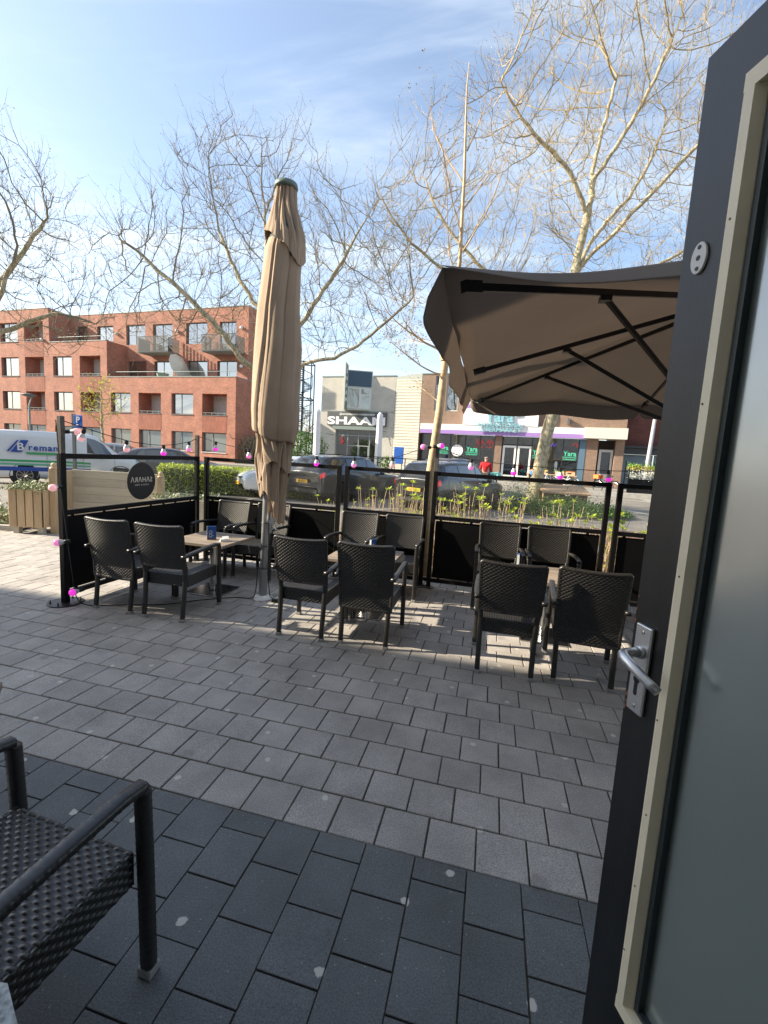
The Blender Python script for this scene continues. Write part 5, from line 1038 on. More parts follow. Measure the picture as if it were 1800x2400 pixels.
mb = MB(); mb.lathe([(1.15, 0), (.6, .22), (.02, .42)], 10, cap=False); c_ = mb.build('canopy', mat('cream_cloth', (.6, .56, .46), .85), tp); c_.rotation_euler = (0, radians(68), 0); c_.location = (.05, 0, 1.1)
tb = thing('round_tub', 'round green tub beside the leaning parasol on the roof terrace', 'tub', Vector((-12.1, 35.73, 7.1)) + Matrix.Rotation(radians(-18.13), 3, 'Z') @ Vector((-8.3, 1.1, 0)))
mb = MB(); mb.lathe([(.35, 0), (.5, .5), (.55, .52), (.5, .53)], 16); mb.build('bowl', mat('tub_green', (.25, .33, .26), .5), tb)
for lx, lb in ((-2.4, 'small dark potted plant at left on the last loggia ledge'), (-1.05, 'small pale potted plant at right on the last loggia ledge')):
    pt_ = thing('potted_plant', lb, 'plant', Vector((-12.1, 35.73, 4.18)) + Matrix.Rotation(radians(-18.13), 3, 'Z') @ Vector((lx, .35, 0)))
    mb = MB(); mb.lathe([(.08, 0), (.14, .22)], 10); mb.build('pot', wf, pt_); clump('foliage', dk, [Vector((R.gauss(0, .06), R.gauss(0, .06), R.uniform(.2, .55))) for _ in range(60)], .10, pt_)
# ---------------------------------------------------------------- shops
wbr = brick('painted_brick', (.50, .48, .42), (.46, .44, .39), (.36, .35, .31), .21, .065, .008, var=.16, bump=.6)
sh = thing('restaurant_building', 'pale painted brick restaurant with pointed bay window and large sign', 'building', FO, FA, None)
def on(par, mbd, name, m, **k): return mbd.build(name, m, par, **k)
mb = MB(); wall_holes(mb, -8.55, -2.28, 0, 7.68, [(-7.18, -3.58, .47, 3.6, .35)], 0); mb.quad((-8.55, 0, 0), (-8.55, 11, 0), (-8.55, 11, 7.68), (-8.55, 0, 7.68)); mb.quad((-2.28, 11, 0), (-8.55, 11, 0), (-8.55, 11, 7.68), (-2.28, 11, 7.68)); mb.quad((-8.5, .05, 7.6), (-2.3, .05, 7.6), (-2.3, 11, 7.6), (-8.5, 11, 7.6)); mb.build('wall', wbr, sh)
mb = MB(); mb.box(-8.57, -6.6, -.04, .25, 7.682, 7.76); mb.box(-4.15, -2.27, -.04, .25, 7.682, 7.76); mb.box(-8.56, -2.3, -.02, -.001, 5.02, 5.06); mb.build('roof_edge', zinc, sh)
bay = MB(); P_ = [(-6.5, 0), (-5.87, -1.0), (-4.2, 0)]
gp = mat('bay_grey_panel', (.16, .20, .19), .5); bp_m = mat('bay_blue_panel', (.035, .07, .11), .4); gpl = mat('bay_pale_panel', (.40, .43, .39), .6)
mb = MB(); mb.add([(-6.5, 0, 5.1), (-5.95, -.9, 5.1), (-4.2, 0, 5.1), (-6.5, 0, 8.05), (-5.95, -.9, 8.05), (-4.2, 0, 8.05)], [(2, 1, 0), (3, 4, 5), (0, 1, 4, 3), (1, 2, 5, 4)]); by = mb.build('bay', gpl, sh)
def wedge(mbd, a, b, off, z0, z1, f0=0, f1=1):
    A = Vector((a[0], a[1], 0)); B = Vector((b[0], b[1], 0)); d = (B - A); n_ = Vector((d.y, -d.x, 0)).normalized(); p = A + d * f0 + n_ * off; q = A + d * f1 + n_ * off
    mbd.add([(p.x, p.y, z0), (q.x, q.y, z0), (q.x, q.y, z1), (p.x, p.y, z1)], [(0, 1, 2, 3)])
Lp, Pk, Rp = (-6.5, 0), (-5.95, -.9), (-4.2, 0)
mb = MB(); wedge(mb, Pk, Rp, .012, 6.85, 7.98, .06, .96); mb.build('blue_panel', bp_m, by)
mb = MB(); wedge(mb, Pk, Rp, .012, 5.2, 6.75, .05, .97); mb.build('window_frame', wfp, by)
mb = MB(); wedge(mb, Pk, Rp, .018, 5.27, 6.68, .08, .50); wedge(mb, Pk, Rp, .018, 6.3, 6.68, .58, .92); wedge(mb, Pk, Rp, .018, 5.27, 6.18, .62, .90); mb.build('pane', glassmat('bay_glass', (.5, .5, .4), .35, .9), by)
mb = MB(); wedge(mb, Lp, Pk, .012, 5.2, 6.75, .05, .9); mb.build('window_frame', wfp, by); mb = MB(); wedge(mb, Lp, Pk, .018, 5.27, 6.1, .12, .85); wedge(mb, Lp, Pk, .018, 6.22, 6.66, .12, .85); mb.build('pane', glassmat('bay_glass2', (.5, .5, .4), .35, .9), by)
mb = MB(); mb.add([(-6.02, -1.22, 5.05), (-5.90, -1.25, 5.05), (-5.86, -.86, 5.05), (-6.0, -.86, 5.05), (-6.02, -1.22, 8.55), (-5.90, -1.25, 8.55), (-5.86, -.86, 8.35), (-6.0, -.86, 8.35)], [(3, 2, 1, 0), (4, 5, 6, 7), (0, 1, 5, 4), (1, 2, 6, 5), (2, 3, 7, 6), (3, 0, 4, 7)]); fin = mb.build('fin_sign', gp, by)
for k, ch in enumerate('SHAAM'): text('lettering', ch, .42, white, fin, (-5.875, -1.06, 7.75 - k * .52), rot=(pi / 2, 0, radians(80)), ext=.004, bold=.01, sx=.8)
mb = MB(); mb.box(-7.9, -2.85, -.14, -.02, 3.93, 4.97); sg = mb.build('shop_sign', mat('sign_dark_grey', (.065, .072, .075), .5, var=.15), sh, bevel=.01)
text('lettering', 'SHAAM', .80, white, sg, (-5.38, -.146, 4.03), ext=.004, bold=.03, sx=1.86, space=1.02)
text('lettering', 'Specialiteiten restaurant', .24, white, sg, (-5.35, -.146, 4.74), ext=.004, shear=.35, bold=.003, sx=1.28)
mb = MB(); mb.box(-7.3, -3.5, -.30, -.001, 3.61, 3.88); mb.build('fascia', gp, sh)
mb = MB(); sf = [(-7.15, -6.2), (-6.17, -5.25), (-5.22, -4.3), (-4.27, -3.6)]
for x in (-7.18, -6.20, -5.27, -4.32, -3.66): mb.box(x, x + .08, .16, .24, .48, 3.59)
mb.box(-7.1, -3.66, .161, .239, 3.14, 3.22); mb.box(-6.12, -4.32, .162, .238, 2.36, 2.43); mb.box(-5.19, -5.12, .163, .237, .48, 2.36); mb.box(-4.40, -4.33, .163, .237, .48, 2.36); mb.build('shop_front', mat('shopfront_grey', (.22, .25, .25), .5), sh)
mb = MB(); mb.box(-7.15, -3.62, .195, .20, .5, 3.58); mb.build('pane', shopglass, sh)
mb = MB(); mb.box(-7.4, -3.3, 1.8, 1.9, .47, 3.6); mb.box(-7.4, -3.3, .4, 1.8, .46, .48); mb.build('interior', mat('shop_interior', (.14, .11, .10), .9, var=.6, vscale=2), sh)
ot = thing('indoor_statue', 'orange teddy like figure standing at the pale restaurant doorway', 'figure', FP(-4.05, -.8, .46)); mb = MB(); mb.sphere((0, 0, .35), .22, 12, 8, (1, .9, 1.3)); mb.sphere((0, 0, .82), .17, 12, 8); mb.sphere((-.14, 0, .97), .06, 8, 6); mb.sphere((.14, 0, .97), .06, 8, 6); mb.sphere((-.24, 0, .45), .08, 8, 6, (1, 1, 1.8)); mb.sphere((.24, 0, .45), .08, 8, 6, (1, 1, 1.8)); mb.build('body', mat('plush_orange', (.35, .14, .06), .9), ot, smooth=True)
neon_r = mat('red_neon', (.28, .02, .02), .4, emit=(1, .08, .07), estr=.12)
mb = MB(); mb.tube([(-6.75, .1, 2.5), (-6.6, .1, 2.75), (-6.75, .1, 2.95), (-6.6, .1, 3.05)], .03, 6); mb.tube([(-6.62, .1, 2.5), (-6.5, .1, 2.7), (-6.6, .1, 2.9)], .03, 6); mb.build('neon_sign', neon_r, sh)
mb = MB()
for (x0, z0, x1, z1) in ((-7.9, 3.25, -7.35, 3.15), (-3.35, 3.45, -2.9, 3.6), (-3.3, 3.0, -2.7, 3.2)): mb.bar((x0, -.3, z0), (x1, -.02, z1), .03, .03)
mb.build('lamp_arm', wf, sh)
cl = thing('clad_building', 'narrow cream board clad section between the restaurant and the supermarket', 'building', FO, FA)
mb = MB(); z = .47
while z < 7.35: mb.add([(-2.26, -.015, z), (-.27, -.015, z), (-.27, .012, z + .215), (-2.26, .012, z + .215), (-.27, .05, z), (-2.26, .05, z)], [(0, 1, 2, 3), (0, 5, 4, 1)]); z += .215
mb.build('board_wall', mat('cream_boards', (.56, .53, .43), .6, var=.06), cl)
mb = MB(); mb.prism([(-2.26, 7.45), (-.27, 7.45), (-.27, 7.9), (-2.26, 7.66)], .0, .3, 'y'); mb.box(-2.26, -.27, .06, 9, 0.1, 7.4); mb.build('roof_edge', gpl, cl)
brn = brick('brown_brick', (.26, .145, .09), (.19, .105, .07), (.26, .22, .18), .21, .065, .01, var=.2)
mk = thing('supermarket_building', 'brown brick supermarket with white and purple signboard', 'building', FO, FA)
mb = MB(); hl = [(.76, 1.45, 5.2, 7.7), (1.62, 2.5, 5.2, 7.7), (8.6, 9.5, 5.2, 7.7), (10.4, 11.3, 5.2, 7.7)]
wall_holes(mb, -.24, 13.45, 3.57, 7.8, hl, 0); wall_holes(mb, 5.35, 5.81, .47, 3.57, [], 0); wall_holes(mb, 11.2, 11.92, .47, 3.57, [], 0); wall_holes(mb, 12.94, 13.45, .47, 3.57, [], 0)
for x in (5.35, 5.81, 11.2, 11.92, 12.94): mb.quad((x, 0, .47), (x, .9, .47), (x, .9, 3.57), (x, 0, 3.57))
mb.quad((13.45, 0, .47), (13.45, 12, .47), (13.45, 12, 7.8), (13.45, 0, 7.8)); mb.quad((-.24, 0, 0), (-.24, 12, 0), (-.24, 12, 7.8), (-.24, 0, 7.8)); mb.quad((-.24, .1, 7.7), (13.45, .1, 7.7), (13.45, 12, 7.7), (-.24, 12, 7.7)); mb.build('wall', brn, mk)
mb = MB(); mb.box(-.26, 13.5, -.04, .2, 7.802, 7.88); mb.build('roof_edge', zinc, mk)
for (a, b, c, d) in hl:
    mb = MB(); mb.box(a + .003, b - .003, .12, .18, c + .003, d - .003); w_ = mb.build('window', wfp, mk); mb = MB(); mb.box(a + .09, b - .09, .105, .118, c + .1, 7.0); mb.build('pane', glassmat('mk_glass%d' % int(a * 10), (.5, .5, .5), .4, .9), w_); mb = MB(); mb.box(a + .07, b - .07, .104, .117, 7.08, d - .06); mb.build('blue_panel', bp_m, w_)
purple = mat('sign_purple', (.33, .20, .50), .5); wsg = mat('sign_white', (.74, .74, .76), .5, var=.05)
mb = MB(); mb.box(-.05, 11.0, -.42, -.002, 3.84, 4.24); mb.build('fascia', wsg, mk); mb = MB(); mb.box(-.05, 11.0, -.425, -.003, 3.57, 3.838); mb.build('purple_band', purple, mk)
mb = MB(); mb.box(3.05, 8.1, -.46, -.003, 4.242, 5.36); bd_ = mb.build('billboard', wsg, mk); mb = MB(); mb.box(3.05, 8.1, -.46, -.003, 5.362, 5.64); mb.build('purple_band', purple, bd_); mb = MB(); mb.box(3.06, 8.09, -.45, -.003, 5.642, 6.0); mb.build('billboard_top', wfp, bd_)
skyb = mat('sign_sky_blue', (.22, .46, .54), .45)
text('lettering', 'Yara', 1.0, skyb, bd_, (5.55, -.54, 4.50), ext=.035, bold=.035, sx=1.0); text('lettering', 'INTERNATIONAL', .40, skyb, bd_, (5.62, -.54, 4.14), ext=.03, bold=.004, sx=.99); text('lettering', 'SUPERMARKET', .40, skyb, bd_, (5.62, -.54, 3.80), ext=.03, bold=.004, sx=1.08)
mb = MB()
for (x, a, l) in ((6.52, 25, .26), (6.68, 45, .34), (6.84, 60, .26)):
    c_ = [(x, 4.85), (x + l * cos(radians(a + 25)) * .6, 4.85 + l * sin(radians(a + 25)) * .6), (x + l * cos(radians(a)), 4.85 + l * sin(radians(a))), (x + l * cos(radians(a - 25)) * .6, 4.85 + l * sin(radians(a - 25)) * .6)]; mb.prism(c_, -.55, -.50, 'y')
mb.build('leaf_emblem', skyb, bd_)
mb = MB(); mb.box(11.0, 13.47, -.65, -.001, 3.60, 4.28); mb.build('canopy', mat('canopy_cream', (.60, .58, .50), .6), mk)
mb = MB(); mb.box(9.9, 10.05, -.3, -.002, 4.45, 4.85); mb.build('floodlight', wf, mk)
fr_ = mat('dark_shop_frame', (.03, .035, .04), .5)
mb = MB()
for x in (0.0, 1.05, 2.12, 3.2, 4.28, 5.28, 5.83, 6.83, 7.80, 8.78, 9.78, 10.76): mb.box(x, x + .06, .14, .24, .48, 3.55)
mb.box(.06, 5.28, .141, .239, .95, 1.02); mb.box(5.89, 7.8, .141, .239, 2.96, 3.03); mb.box(7.86, 10.76, .141, .239, .95, 1.02); mb.build('shop_front', fr_, mk)
mb = MB(); mb.box(0.05, 5.3, .19, .195, .5, 3.54); mb.box(7.84, 10.78, .19, .195, .5, 3.54); mb.box(5.89, 7.8, .19, .195, 3.03, 3.54); mb.build('pane', shopglass, mk)
mb = MB(); mb.box(.05, 5.3, .22, .23, .5, .95); mb.box(7.85, 10.77, .22, .23, .5, .95); mb.box(1.2, 2.0, .30, .32, 1.02, 1.75); mb.box(2.3, 3.1, .30, .32, 1.02, 1.75); mb.box(8.0, 9.6, .6, 1.1, 1.0, 1.9); mb.box(9.8, 10.6, .5, 1.0, 1.0, 1.7); mb.build('display_counter', mat('counter_grey', (.40, .40, .38), .7, var=.2), mk)
mb = MB(); mb.box(-.1, 11, 3.5, 3.6, .47, 3.6); mb.box(-.1, 11, .45, 3.5, .46, .48); mb.box(-.1, 11, .45, 3.5, 3.56, 3.58); 
rr = random.Random(8)
for k in range(70):
    x = rr.uniform(.2, 10.6); z = rr.choice((1.0, 1.5, 2.0, 2.5)); mb.cur = 0; mb.box(x, x + rr.uniform(.1, .5), 2.2, 2.5, z, z + rr.uniform(.15, .4))
mb.build('interior', mat('market_interior', (.22, .18, .15), .9, var=.9, vscale=3, detail=2), mk)
for x0 in (5.90, 6.90):
    mb = MB(); mb.box(x0, x0 + .14, .09, .15, .50, 2.94); mb.box(x0 + .78, x0 + .90, .09, .15, .50, 2.94); mb.box(x0 + .141, x0 + .779, .091, .149, 2.80, 2.94); mb.box(x0 + .141, x0 + .779, .091, .149, .50, .90); d_ = mb.build('shop_door', white, mk); mb = MB(); mb.box(x0 + .141, x0 + .779, .115, .12, .9, 2.8); mb.build('pane', shopglass, d_)
mb = MB(); mb.box(10.82, 11.19, -.02, .14, .47, 3.56); mb.build('blue_pilaster', mat('pilaster_blue', (.09, .16, .23), .5), mk)
mb = MB(); mb.box(11.92, 12.94, .85, .95, .47, 3.57); mb.build('niche_wall', mat('niche_dark', (.05, .04, .035), .8), mk)
mb = MB(); mb.box(12.06, 12.21, .6, .66, .48, 2.96); mb.box(12.77, 12.9, .6, .66, .48, 2.96); mb.box(12.211, 12.769, .601, .659, 2.8, 2.96); mb.box(12.211, 12.769, .601, .659, .48, 1.35); sdr = mb.build('side_door', white, mk); mb = MB(); mb.box(12.211, 12.769, .625, .63, 1.35, 2.8); mb.build('pane', shopglass, sdr)
sticker = mat('window_sticker_green', (.08, .50, .32), .5)
for x in (1.62, 3.74, 8.3, 10.27):
    text('lettering', 'Yara', .46, sticker, mk, (x, .135, 2.42), ext=.003, bold=.012, sx=.95); text('lettering', 'INTERNATIONAL', .125, sticker, mk, (x, .135, 2.28), ext=.003, bold=.004, sx=.9); text('lettering', 'SUPERMARKET', .125, sticker, mk, (x, .135, 2.14), ext=.003, bold=.004, sx=1.0)
mb = MB(); mb.lathe([(.42, 0), (.42, .01)], 36, (2.68, .125, 2.42), 'y'); rs = mb.build('round_sticker', wsg, mk)
mb = MB()
for j in range(5):
    for i in range(3):
        if (i + j) % 4 != 3: mb.box(2.68 - .26 + i * .19, 2.68 - .26 + i * .19 + .12, .118, .123, 2.14 + j * .13, 2.17 + j * .13)
mb.build('print_lines', fr_, rs)
mb = MB()
for k, x in enumerate((4.0, 4.35, 4.75, 5.0)):
    mb.tube([(x, .1, 2.95), (x + .12, .1, 3.2), (x + .05, .1, 3.3), (x + .2, .1, 3.05), (x + .22, .1, 2.9)], .022, 5); mb.tube([(x + .02, .1, 2.72), (x + .12, .1, 2.82), (x + .2, .1, 2.70)], .018, 5)
mb.tube([(10.35, .1, 3.1), (10.6, .1, 3.3), (10.7, .1, 3.0)], .03, 5); mb.build('neon_sign', neon_r, mk)
mb = MB(); mb.tube([(9.05, .1, 3.0), (9.15, .1, 3.2), (9.25, .1, 3.0), (9.35, .1, 3.2)], .02, 5); mb.build('neon_sign', mat('violet_neon', (.1, .03, .5), .4, emit=(.25, .1, 1), estr=.25), mk)
rb = thing('side_building', 'dark red brick block with blue grey garage doors at the far right', 'building', FO, FA)
mb = MB(); mb.box(13.5, 30, 1.2, 12, 3.3, 7.2); mb.build('wall', brick('dark_red_brick', (.15, .045, .035), (.11, .035, .03), (.09, .05, .04), .21, .065, .008), rb)
mb = MB(); mb.box(13.5, 30, .6, 1.1, 3.15, 3.28); mb.box(13.5, 30, .75, 1.1, 2.75, 3.14); mb.build('gutter', fr_, rb)
mb = MB()
for k in range(9): mb.box(13.55 + k * 1.8, 13.55 + k * 1.8 + 1.74, 1.12, 1.18, .47, 2.74)
mb.build('garage_door', mat('garage_blue_grey', (.13, .19, .23), .5, var=.08), rb)
# steel stair tower between the parasol and the restaurant
stt = thing('stair_tower', 'dark steel spiral stair tower right of the closed parasol cloth', 'staircase', (-7.35, 38.2, .45))
mb = MB(); mb.tube([(0, 0, 0), (0, 0, 8.6)], .09, 8)
for (x, y) in ((-.8, -.8), (.8, -.8), (.8, .8), (-.8, .8)): mb.tube([(x, y, 0), (x, y, 8.6)], .05, 6)
for z in (2.8, 5.6, 8.5):
    for a, b in (((-.8, -.8), (.8, -.8)), ((.8, -.8), (.8, .8)), ((.8, .8), (-.8, .8)), ((-.8, .8), (-.8, -.8))): mb.tube([(*a, z), (*b, z)], .05, 6)
mb.build('frame', wf, stt)
mb = MB()
for k in range(58): a = k * .42; mb.add([(0, 0, k * .147), (.8 * cos(a), .8 * sin(a), k * .147), (.8 * cos(a + .5), .8 * sin(a + .5), k * .147), (0, 0, k * .147 + .04), (.8 * cos(a), .8 * sin(a), k * .147 + .04), (.8 * cos(a + .5), .8 * sin(a + .5), k * .147 + .04)], [(2, 1, 0), (3, 4, 5), (0, 1, 4, 3), (1, 2, 5, 4), (2, 0, 3, 5)])
mb.build('steps', black_metal, stt)
mb = MB(); mb.tube([(.8 * cos(k * .21), .8 * sin(k * .21), k * .0735 + .9) for k in range(104)], .03, 5)
for k in range(52): mb.tube([(.8 * cos(k * .42), .8 * sin(k * .42), k * .147), (.8 * cos(k * .42), .8 * sin(k * .42), k * .147 + .9)], .012, 4)
mb.build('handrail', black_metal, stt)
# evergreen bush and far trees behind it
eb = thing('evergreen_bush', 'rounded green bush between the brick block and the pale restaurant', 'bush', (-5.6, 31.5, .47))
def ball_pts(n, rx, ry, rz, r, cz=0): 
    o = []
    while len(o) < n:
        p = Vector((r.uniform(-1, 1), r.uniform(-1, 1), r.uniform(-1, 1))); l = p.length
        if l < 1 and r.random() < l ** 2 + .1: k = 1 + .14 * sin(p.x * 7 + 1) * sin(p.z * 6); o.append(Vector((p.x * rx * k, p.y * ry * k, cz + p.z * rz * k)))
    return o
clump('foliage', leafmat('bush_green', (.10, .20, .03), (.04, .10, .02), .2), ball_pts(5000, 1.35, 1.1, 1.3, R, 1.3), .15, eb); mb = MB(); mb.tube([(0, 0, 0), (0, 0, 1.2)], .06, 6); mb.build('stem', stalk, eb)
# white closed parasols and terrace rail of the pale restaurant
for (x, lb) in ((-4.25, 'white closed parasol left of the pale restaurant front'), (-.55, 'white closed parasol covering the last letter of the restaurant sign')):
    t = thing('closed_parasol', lb, 'parasol', (x, 27, gz(27)), 0, 'white closed parasols')
    mb = MB(); mb.tube([(0, 0, 0), (0, 0, 1.2)], .05, 8); mb.build('pole', zinc, t)
    v = []; f = []; n_ = 24
    for i in range(24):
        s = i / 23; z = .62 + 3.25 * s
        for j in range(n_): a = 2 * pi * j / n_; r = (.235 - .07 * s) * (.86 + .14 * abs(sin(3 * a + s * 1.5))) * (1 if s < .96 else .4); v.append((r * cos(a), r * sin(a), z))
    for i in range(23):
        for j in range(n_): f.append((i * n_ + j, i * n_ + (j + 1) % n_, (i + 1) * n_ + (j + 1) % n_, (i + 1) * n_ + j))
    mesh_obj('cover', v, f, mat('white_cover', (.70, .70, .72), .7), t, smooth=True)
rl = thing('terrace_railing', 'thin black terrace railing in front of the pale restaurant', 'railing', (-4.2, 26.9, gz(27)), radians(-4))
mb = MB(); mb.tube([(-1.2, 0, 1.25), (6.9, 0, 1.25)], .025, 6); mb.tube([(-1.2, 0, .3), (6.9, 0, .3)], .02, 6); mb.build('rail', black_metal, rl)
for k in range(6): mb = MB(); mb.tube([(-1.2 + k * 1.62, 0, 0), (-1.2 + k * 1.62, 0, 1.27)], .03, 6); mb.build('post', black_metal, rl)
bs = thing('blue_notice_board', 'plain blue board on legs by the cream clad wall', 'board', FP(-1.05, -2.0, .46), FA)
mb = MB(); mb.box(-.36, .36, -.04, .04, .75, 1.95); mb.build('board', mat('board_blue', (.01, .09, .38), .45, var=.15), bs, bevel=.03)
mb = MB(); mb.box(-.3, -.24, -.03, .03, 0, .749); mb.box(.24, .3, -.03, .03, 0, .749); mb.build('legs', wf, bs)
pp = thing('potted_plant', 'dark leafy pot plant at the white parasol foot', 'plant', (-.05, 26.2, gz(26.2))); mb = MB(); mb.lathe([(.22, 0), (.32, .5)], 12); mb.build('pot', black, pp); clump('foliage', dk, [Vector((R.gauss(0, .2), R.gauss(0, .2), R.uniform(.5, 1.25))) for _ in range(260)], .2, pp)
# ---------------------------------------------------------------- street furniture
l1 = thing('street_lamp', 'slim street lamp with flat disc head before the brick block', 'street lamp', (-19.05, 24, gz(24)))
mb = MB(); mb.tube([(0, 0, 0), (0, 0, 3.0)], .05, 8); mb.tube([(0, 0, 3.0), (.02, 0, 3.05), (.18, 0, 3.5)], .035, 8); mb.build('pole', zinc, l1); mb = MB(); mb.lathe([(.02, 3.42), (.34, 3.50), (.36, 3.54), (.05, 3.62)], 20, (0, 0, 0)); mb.build('lamp_head', wf, l1, smooth=True)
l2 = thing('street_lamp', 'grey lamp column at right beside the flower rack', 'street lamp', (16.1, 28.1, .40)); mb = MB(); mb.tube([(0, 0, 0), (.08, 0, 1.2), (.25, 0, 6)], [.17, .13, .09], 12); mb.build('pole', mat('lamp_grey', (.32, .32, .34), .5), l2, smooth=True)
mb = MB(); mb.tube([(.25, 0, 6), (-.9, -.3, 6.3)], .06, 8); mb.lathe([(.05, 0), (.3, .06), (.05, .14)], 14, (-.95, -.3, 6.25)); mb.build('lamp_head', wf, l2)
ps = thing('parking_sign', 'blue parking sign on a grey post above the white van', 'sign', (-9.08, 13.0, 0), radians(-6))
mb = MB(); mb.box(-.05, .03, .02, .08, 0, 2.36); mb.build('post', wf, ps); mb = MB(); mb.box(.04, .30, -.01, .012, 1.96, 2.33); b_ = mb.build('sign_panel', mat('sign_blue', (.01, .10, .42), .4), ps, bevel=.01)
text('lettering', 'P', .24, wsg, b_, (.17, -.014, 2.115), ext=.002, bold=.006); mb = MB(); mb.sphere((.15, -.014, 2.04), .04, 10, 6, (1.4, .2, .6)); mb.build('disc_symbol', wsg, b_); mb = MB(); mb.sphere((.19, -.018, 2.05), .02, 8, 6, (1, .2, 1)); mb.build('hand_symbol', mat('symbol_skin', (.6, .25, .2), .5), b_)
mb = MB(); mb.box(.03, .04, .0, .05, 2.0, 2.03); mb.box(.03, .04, .0, .05, 2.24, 2.27); mb.build('bracket', wf, ps)
# flower rack
fr = thing('flower_rack', 'black stepped rack of wrapped flowers at the far right', 'flower stand', (14.2, 25.1, gz(25)), radians(-8))
mb = MB()
for x in (-.75, .75): mb.box(x - .02, x + .02, -.3, -.26, 0, 1.55); mb.box(x - .02, x + .02, .3, .34, 0, 1.9); mb.bar((x, -.28, .95), (x, .32, 1.2), .03, .03)
mb.box(-.75, .75, -.3, .1, .9, .93); mb.box(-.75, .75, .0, .34, 1.3, 1.33); mb.box(-.74, .74, -.25, -.23, .1, .9); mb.build('frame', black_metal, fr)
fl = [leafmat('flower_yellow', (.65, .45, .03), (.7, .6, .1), .2), leafmat('flower_white', (.7, .7, .62), (.6, .62, .5), .2), leafmat('flower_green', (.15, .35, .04), (.3, .5, .08), .2)]
for i, (m_, yz, n_) in enumerate(((fl[1], (-.15, 1.05), 300), (fl[0], (.15, 1.5), 260), (fl[2], (.15, 1.62), 220), (fl[1], (-.1, 1.25), 160))): clump('flowers', m_, [Vector((R.uniform(-.72, .72), yz[0] + R.gauss(0, .07), yz[1] + R.gauss(0, .09))) for _ in range(n_)], .12, fr, seed=20 + i)
# fruit displays before the shop window
fruit = [mat('fruit_orange', (.70, .20, .02), .5), mat('fruit_green', (.20, .42, .03), .5), mat('fruit_yellow', (.70, .48, .04), .5), mat('fruit_red', (.5, .04, .02), .5)]
for i, (u, m_, lb) in enumerate(((8.15, 0, 'crate of oranges left of the parked bicycles'), (8.75, 2, 'crate of yellow fruit behind the bicycle with blue crate'), (9.75, 1, 'crate of green vegetables right under the window sticker'), (10.4, 0, 'crate of oranges by the blue pilaster'))):
    t = thing('fruit_crate', lb, 'crate', FP(u, -.9, 1.15), FA, 'fruit crates before the shop window')
    mb = MB(); mb.box(-.28, .28, -.2, .2, 0, .03); mb.box(-.28, .28, -.2, -.185, .031, .2); mb.box(-.28, .28, .185, .2, .031, .2); mb.box(-.28, -.265, -.184, .184, .031, .2); mb.box(.265, .28, -.184, .184, .031, .2); mb.build('crate', timber2, t)
    mb = MB()
    for a in range(6):
        for b in range(4): mb.sphere((-.22 + a * .088, -.13 + b * .088, .17 + R.uniform(0, .05)), .048, 7, 5)
    mb.build('fruit', fruit[m_], t, smooth=True)
tr_ = thing('produce_trestle', 'long trestle table carrying fruit crates at the shop window', 'table', FP(9.3, -.9, .46), FA); mb = MB(); mb.box(-1.6, 1.5, -.28, .28, .64, .685); mb.build('tabletop', timber2, tr_)
for x in (-1.5, 1.4): mb = MB(); mb.box(x - .03, x + .03, -.25, -.2, 0, .639); mb.build('leg', timber2, tr_); mb = MB(); mb.box(x - .03, x + .03, .2, .25, 0, .639); mb.build('leg', timber2, tr_)
# bicycles
def bicycle(label, pos, hd, fm, rack=None, sc=1.0):
    t = thing('bicycle', label, 'bicycle', (pos[0], pos[1], gz(pos[1]) if len(pos) < 3 else pos[2]), hd, 'parked bicycles'); r = .34
    for x in (-.53, .53):
        mb = MB(); mb.tube([(x + r * cos(a), 0, r + .01 + r * sin(a)) for a in [2 * pi * i / 28 for i in range(28)]], .022, 6, closed=True); wh = mb.build('wheel', rubber, t, smooth=True)
        mb = MB(); mb.tube([(x + (r - .03) * cos(a), 0, r + .01 + (r - .03) * sin(a)) for a in [2 * pi * i / 28 for i in range(28)]], .012, 5, closed=True)
        for k in range(14): a = 2 * pi * k / 14; mb.tube([(x, 0, r + .01), (x + (r - .03) * cos(a), 0, r + .01 + (r - .03) * sin(a))], .003, 3)
        mb.build('rim', chrome, wh); mb = MB(); mb.tube([(x + (r + .05) * cos(a), 0, r + .01 + (r + .05) * sin(a)) for a in [radians(10 + 160 * i / 12) for i in range(13)]], .022, 5); mb.build('mudguard', fm, t)
    mb = MB(); bbk = (-.08, 0, .30); st_ = (-.26, 0, .84); hd0 = (.38, 0, .88); hd1 = (.42, 0, .70)
    for a, b, q in ((bbk, st_, .018), (st_, (-.28, 0, .95), .013), (bbk, hd1, .02), (hd0, hd1, .02), (hd1, (.53, 0, .35), .014), (bbk, (-.53, 0, .35), .012), (st_, (-.53, 0, .35), .011), ((-.2, 0, .62), (.40, 0, .80), .017), (hd0, (.33, 0, 1.02), .014)): mb.tube([a, b], q, 6)
    mb.build('frame', fm, t); mb = MB(); mb.tube([(.18, -.28, 1.03), (.32, -.24, 1.06), (.34, 0, 1.03), (.32, .24, 1.06), (.18, .28, 1.03)], .013, 6); mb.build('handlebar', chrome, t)
    mb = MB(); mb.sphere((-.30, 0, .98), .12, 10, 6, (1.1, .7, .35)); mb.build('saddle', black, t, smooth=True); mb = MB(); mb.box(-.75, -.32, -.07, .07, .74, .755); mb.build('carrier', black, t)
    if rack:
        mb = MB(); mb.box(.40, .74, -.2, .2, .80, .82); mb.box(.40, .74, -.2, -.185, .821, 1.02); mb.box(.40, .74, .185, .2, .821, 1.02); mb.box(.40, .415, -.184, .184, .821, 1.02); mb.box(.725, .74, -.184, .184, .821, 1.02); mb.build('front_crate', rack, t)
    return t
bicycle('white bicycle with blue front crate behind the thick tree', (9.05, 26.0), radians(200), white, mat('crate_blue', (.02, .15, .5), .5))
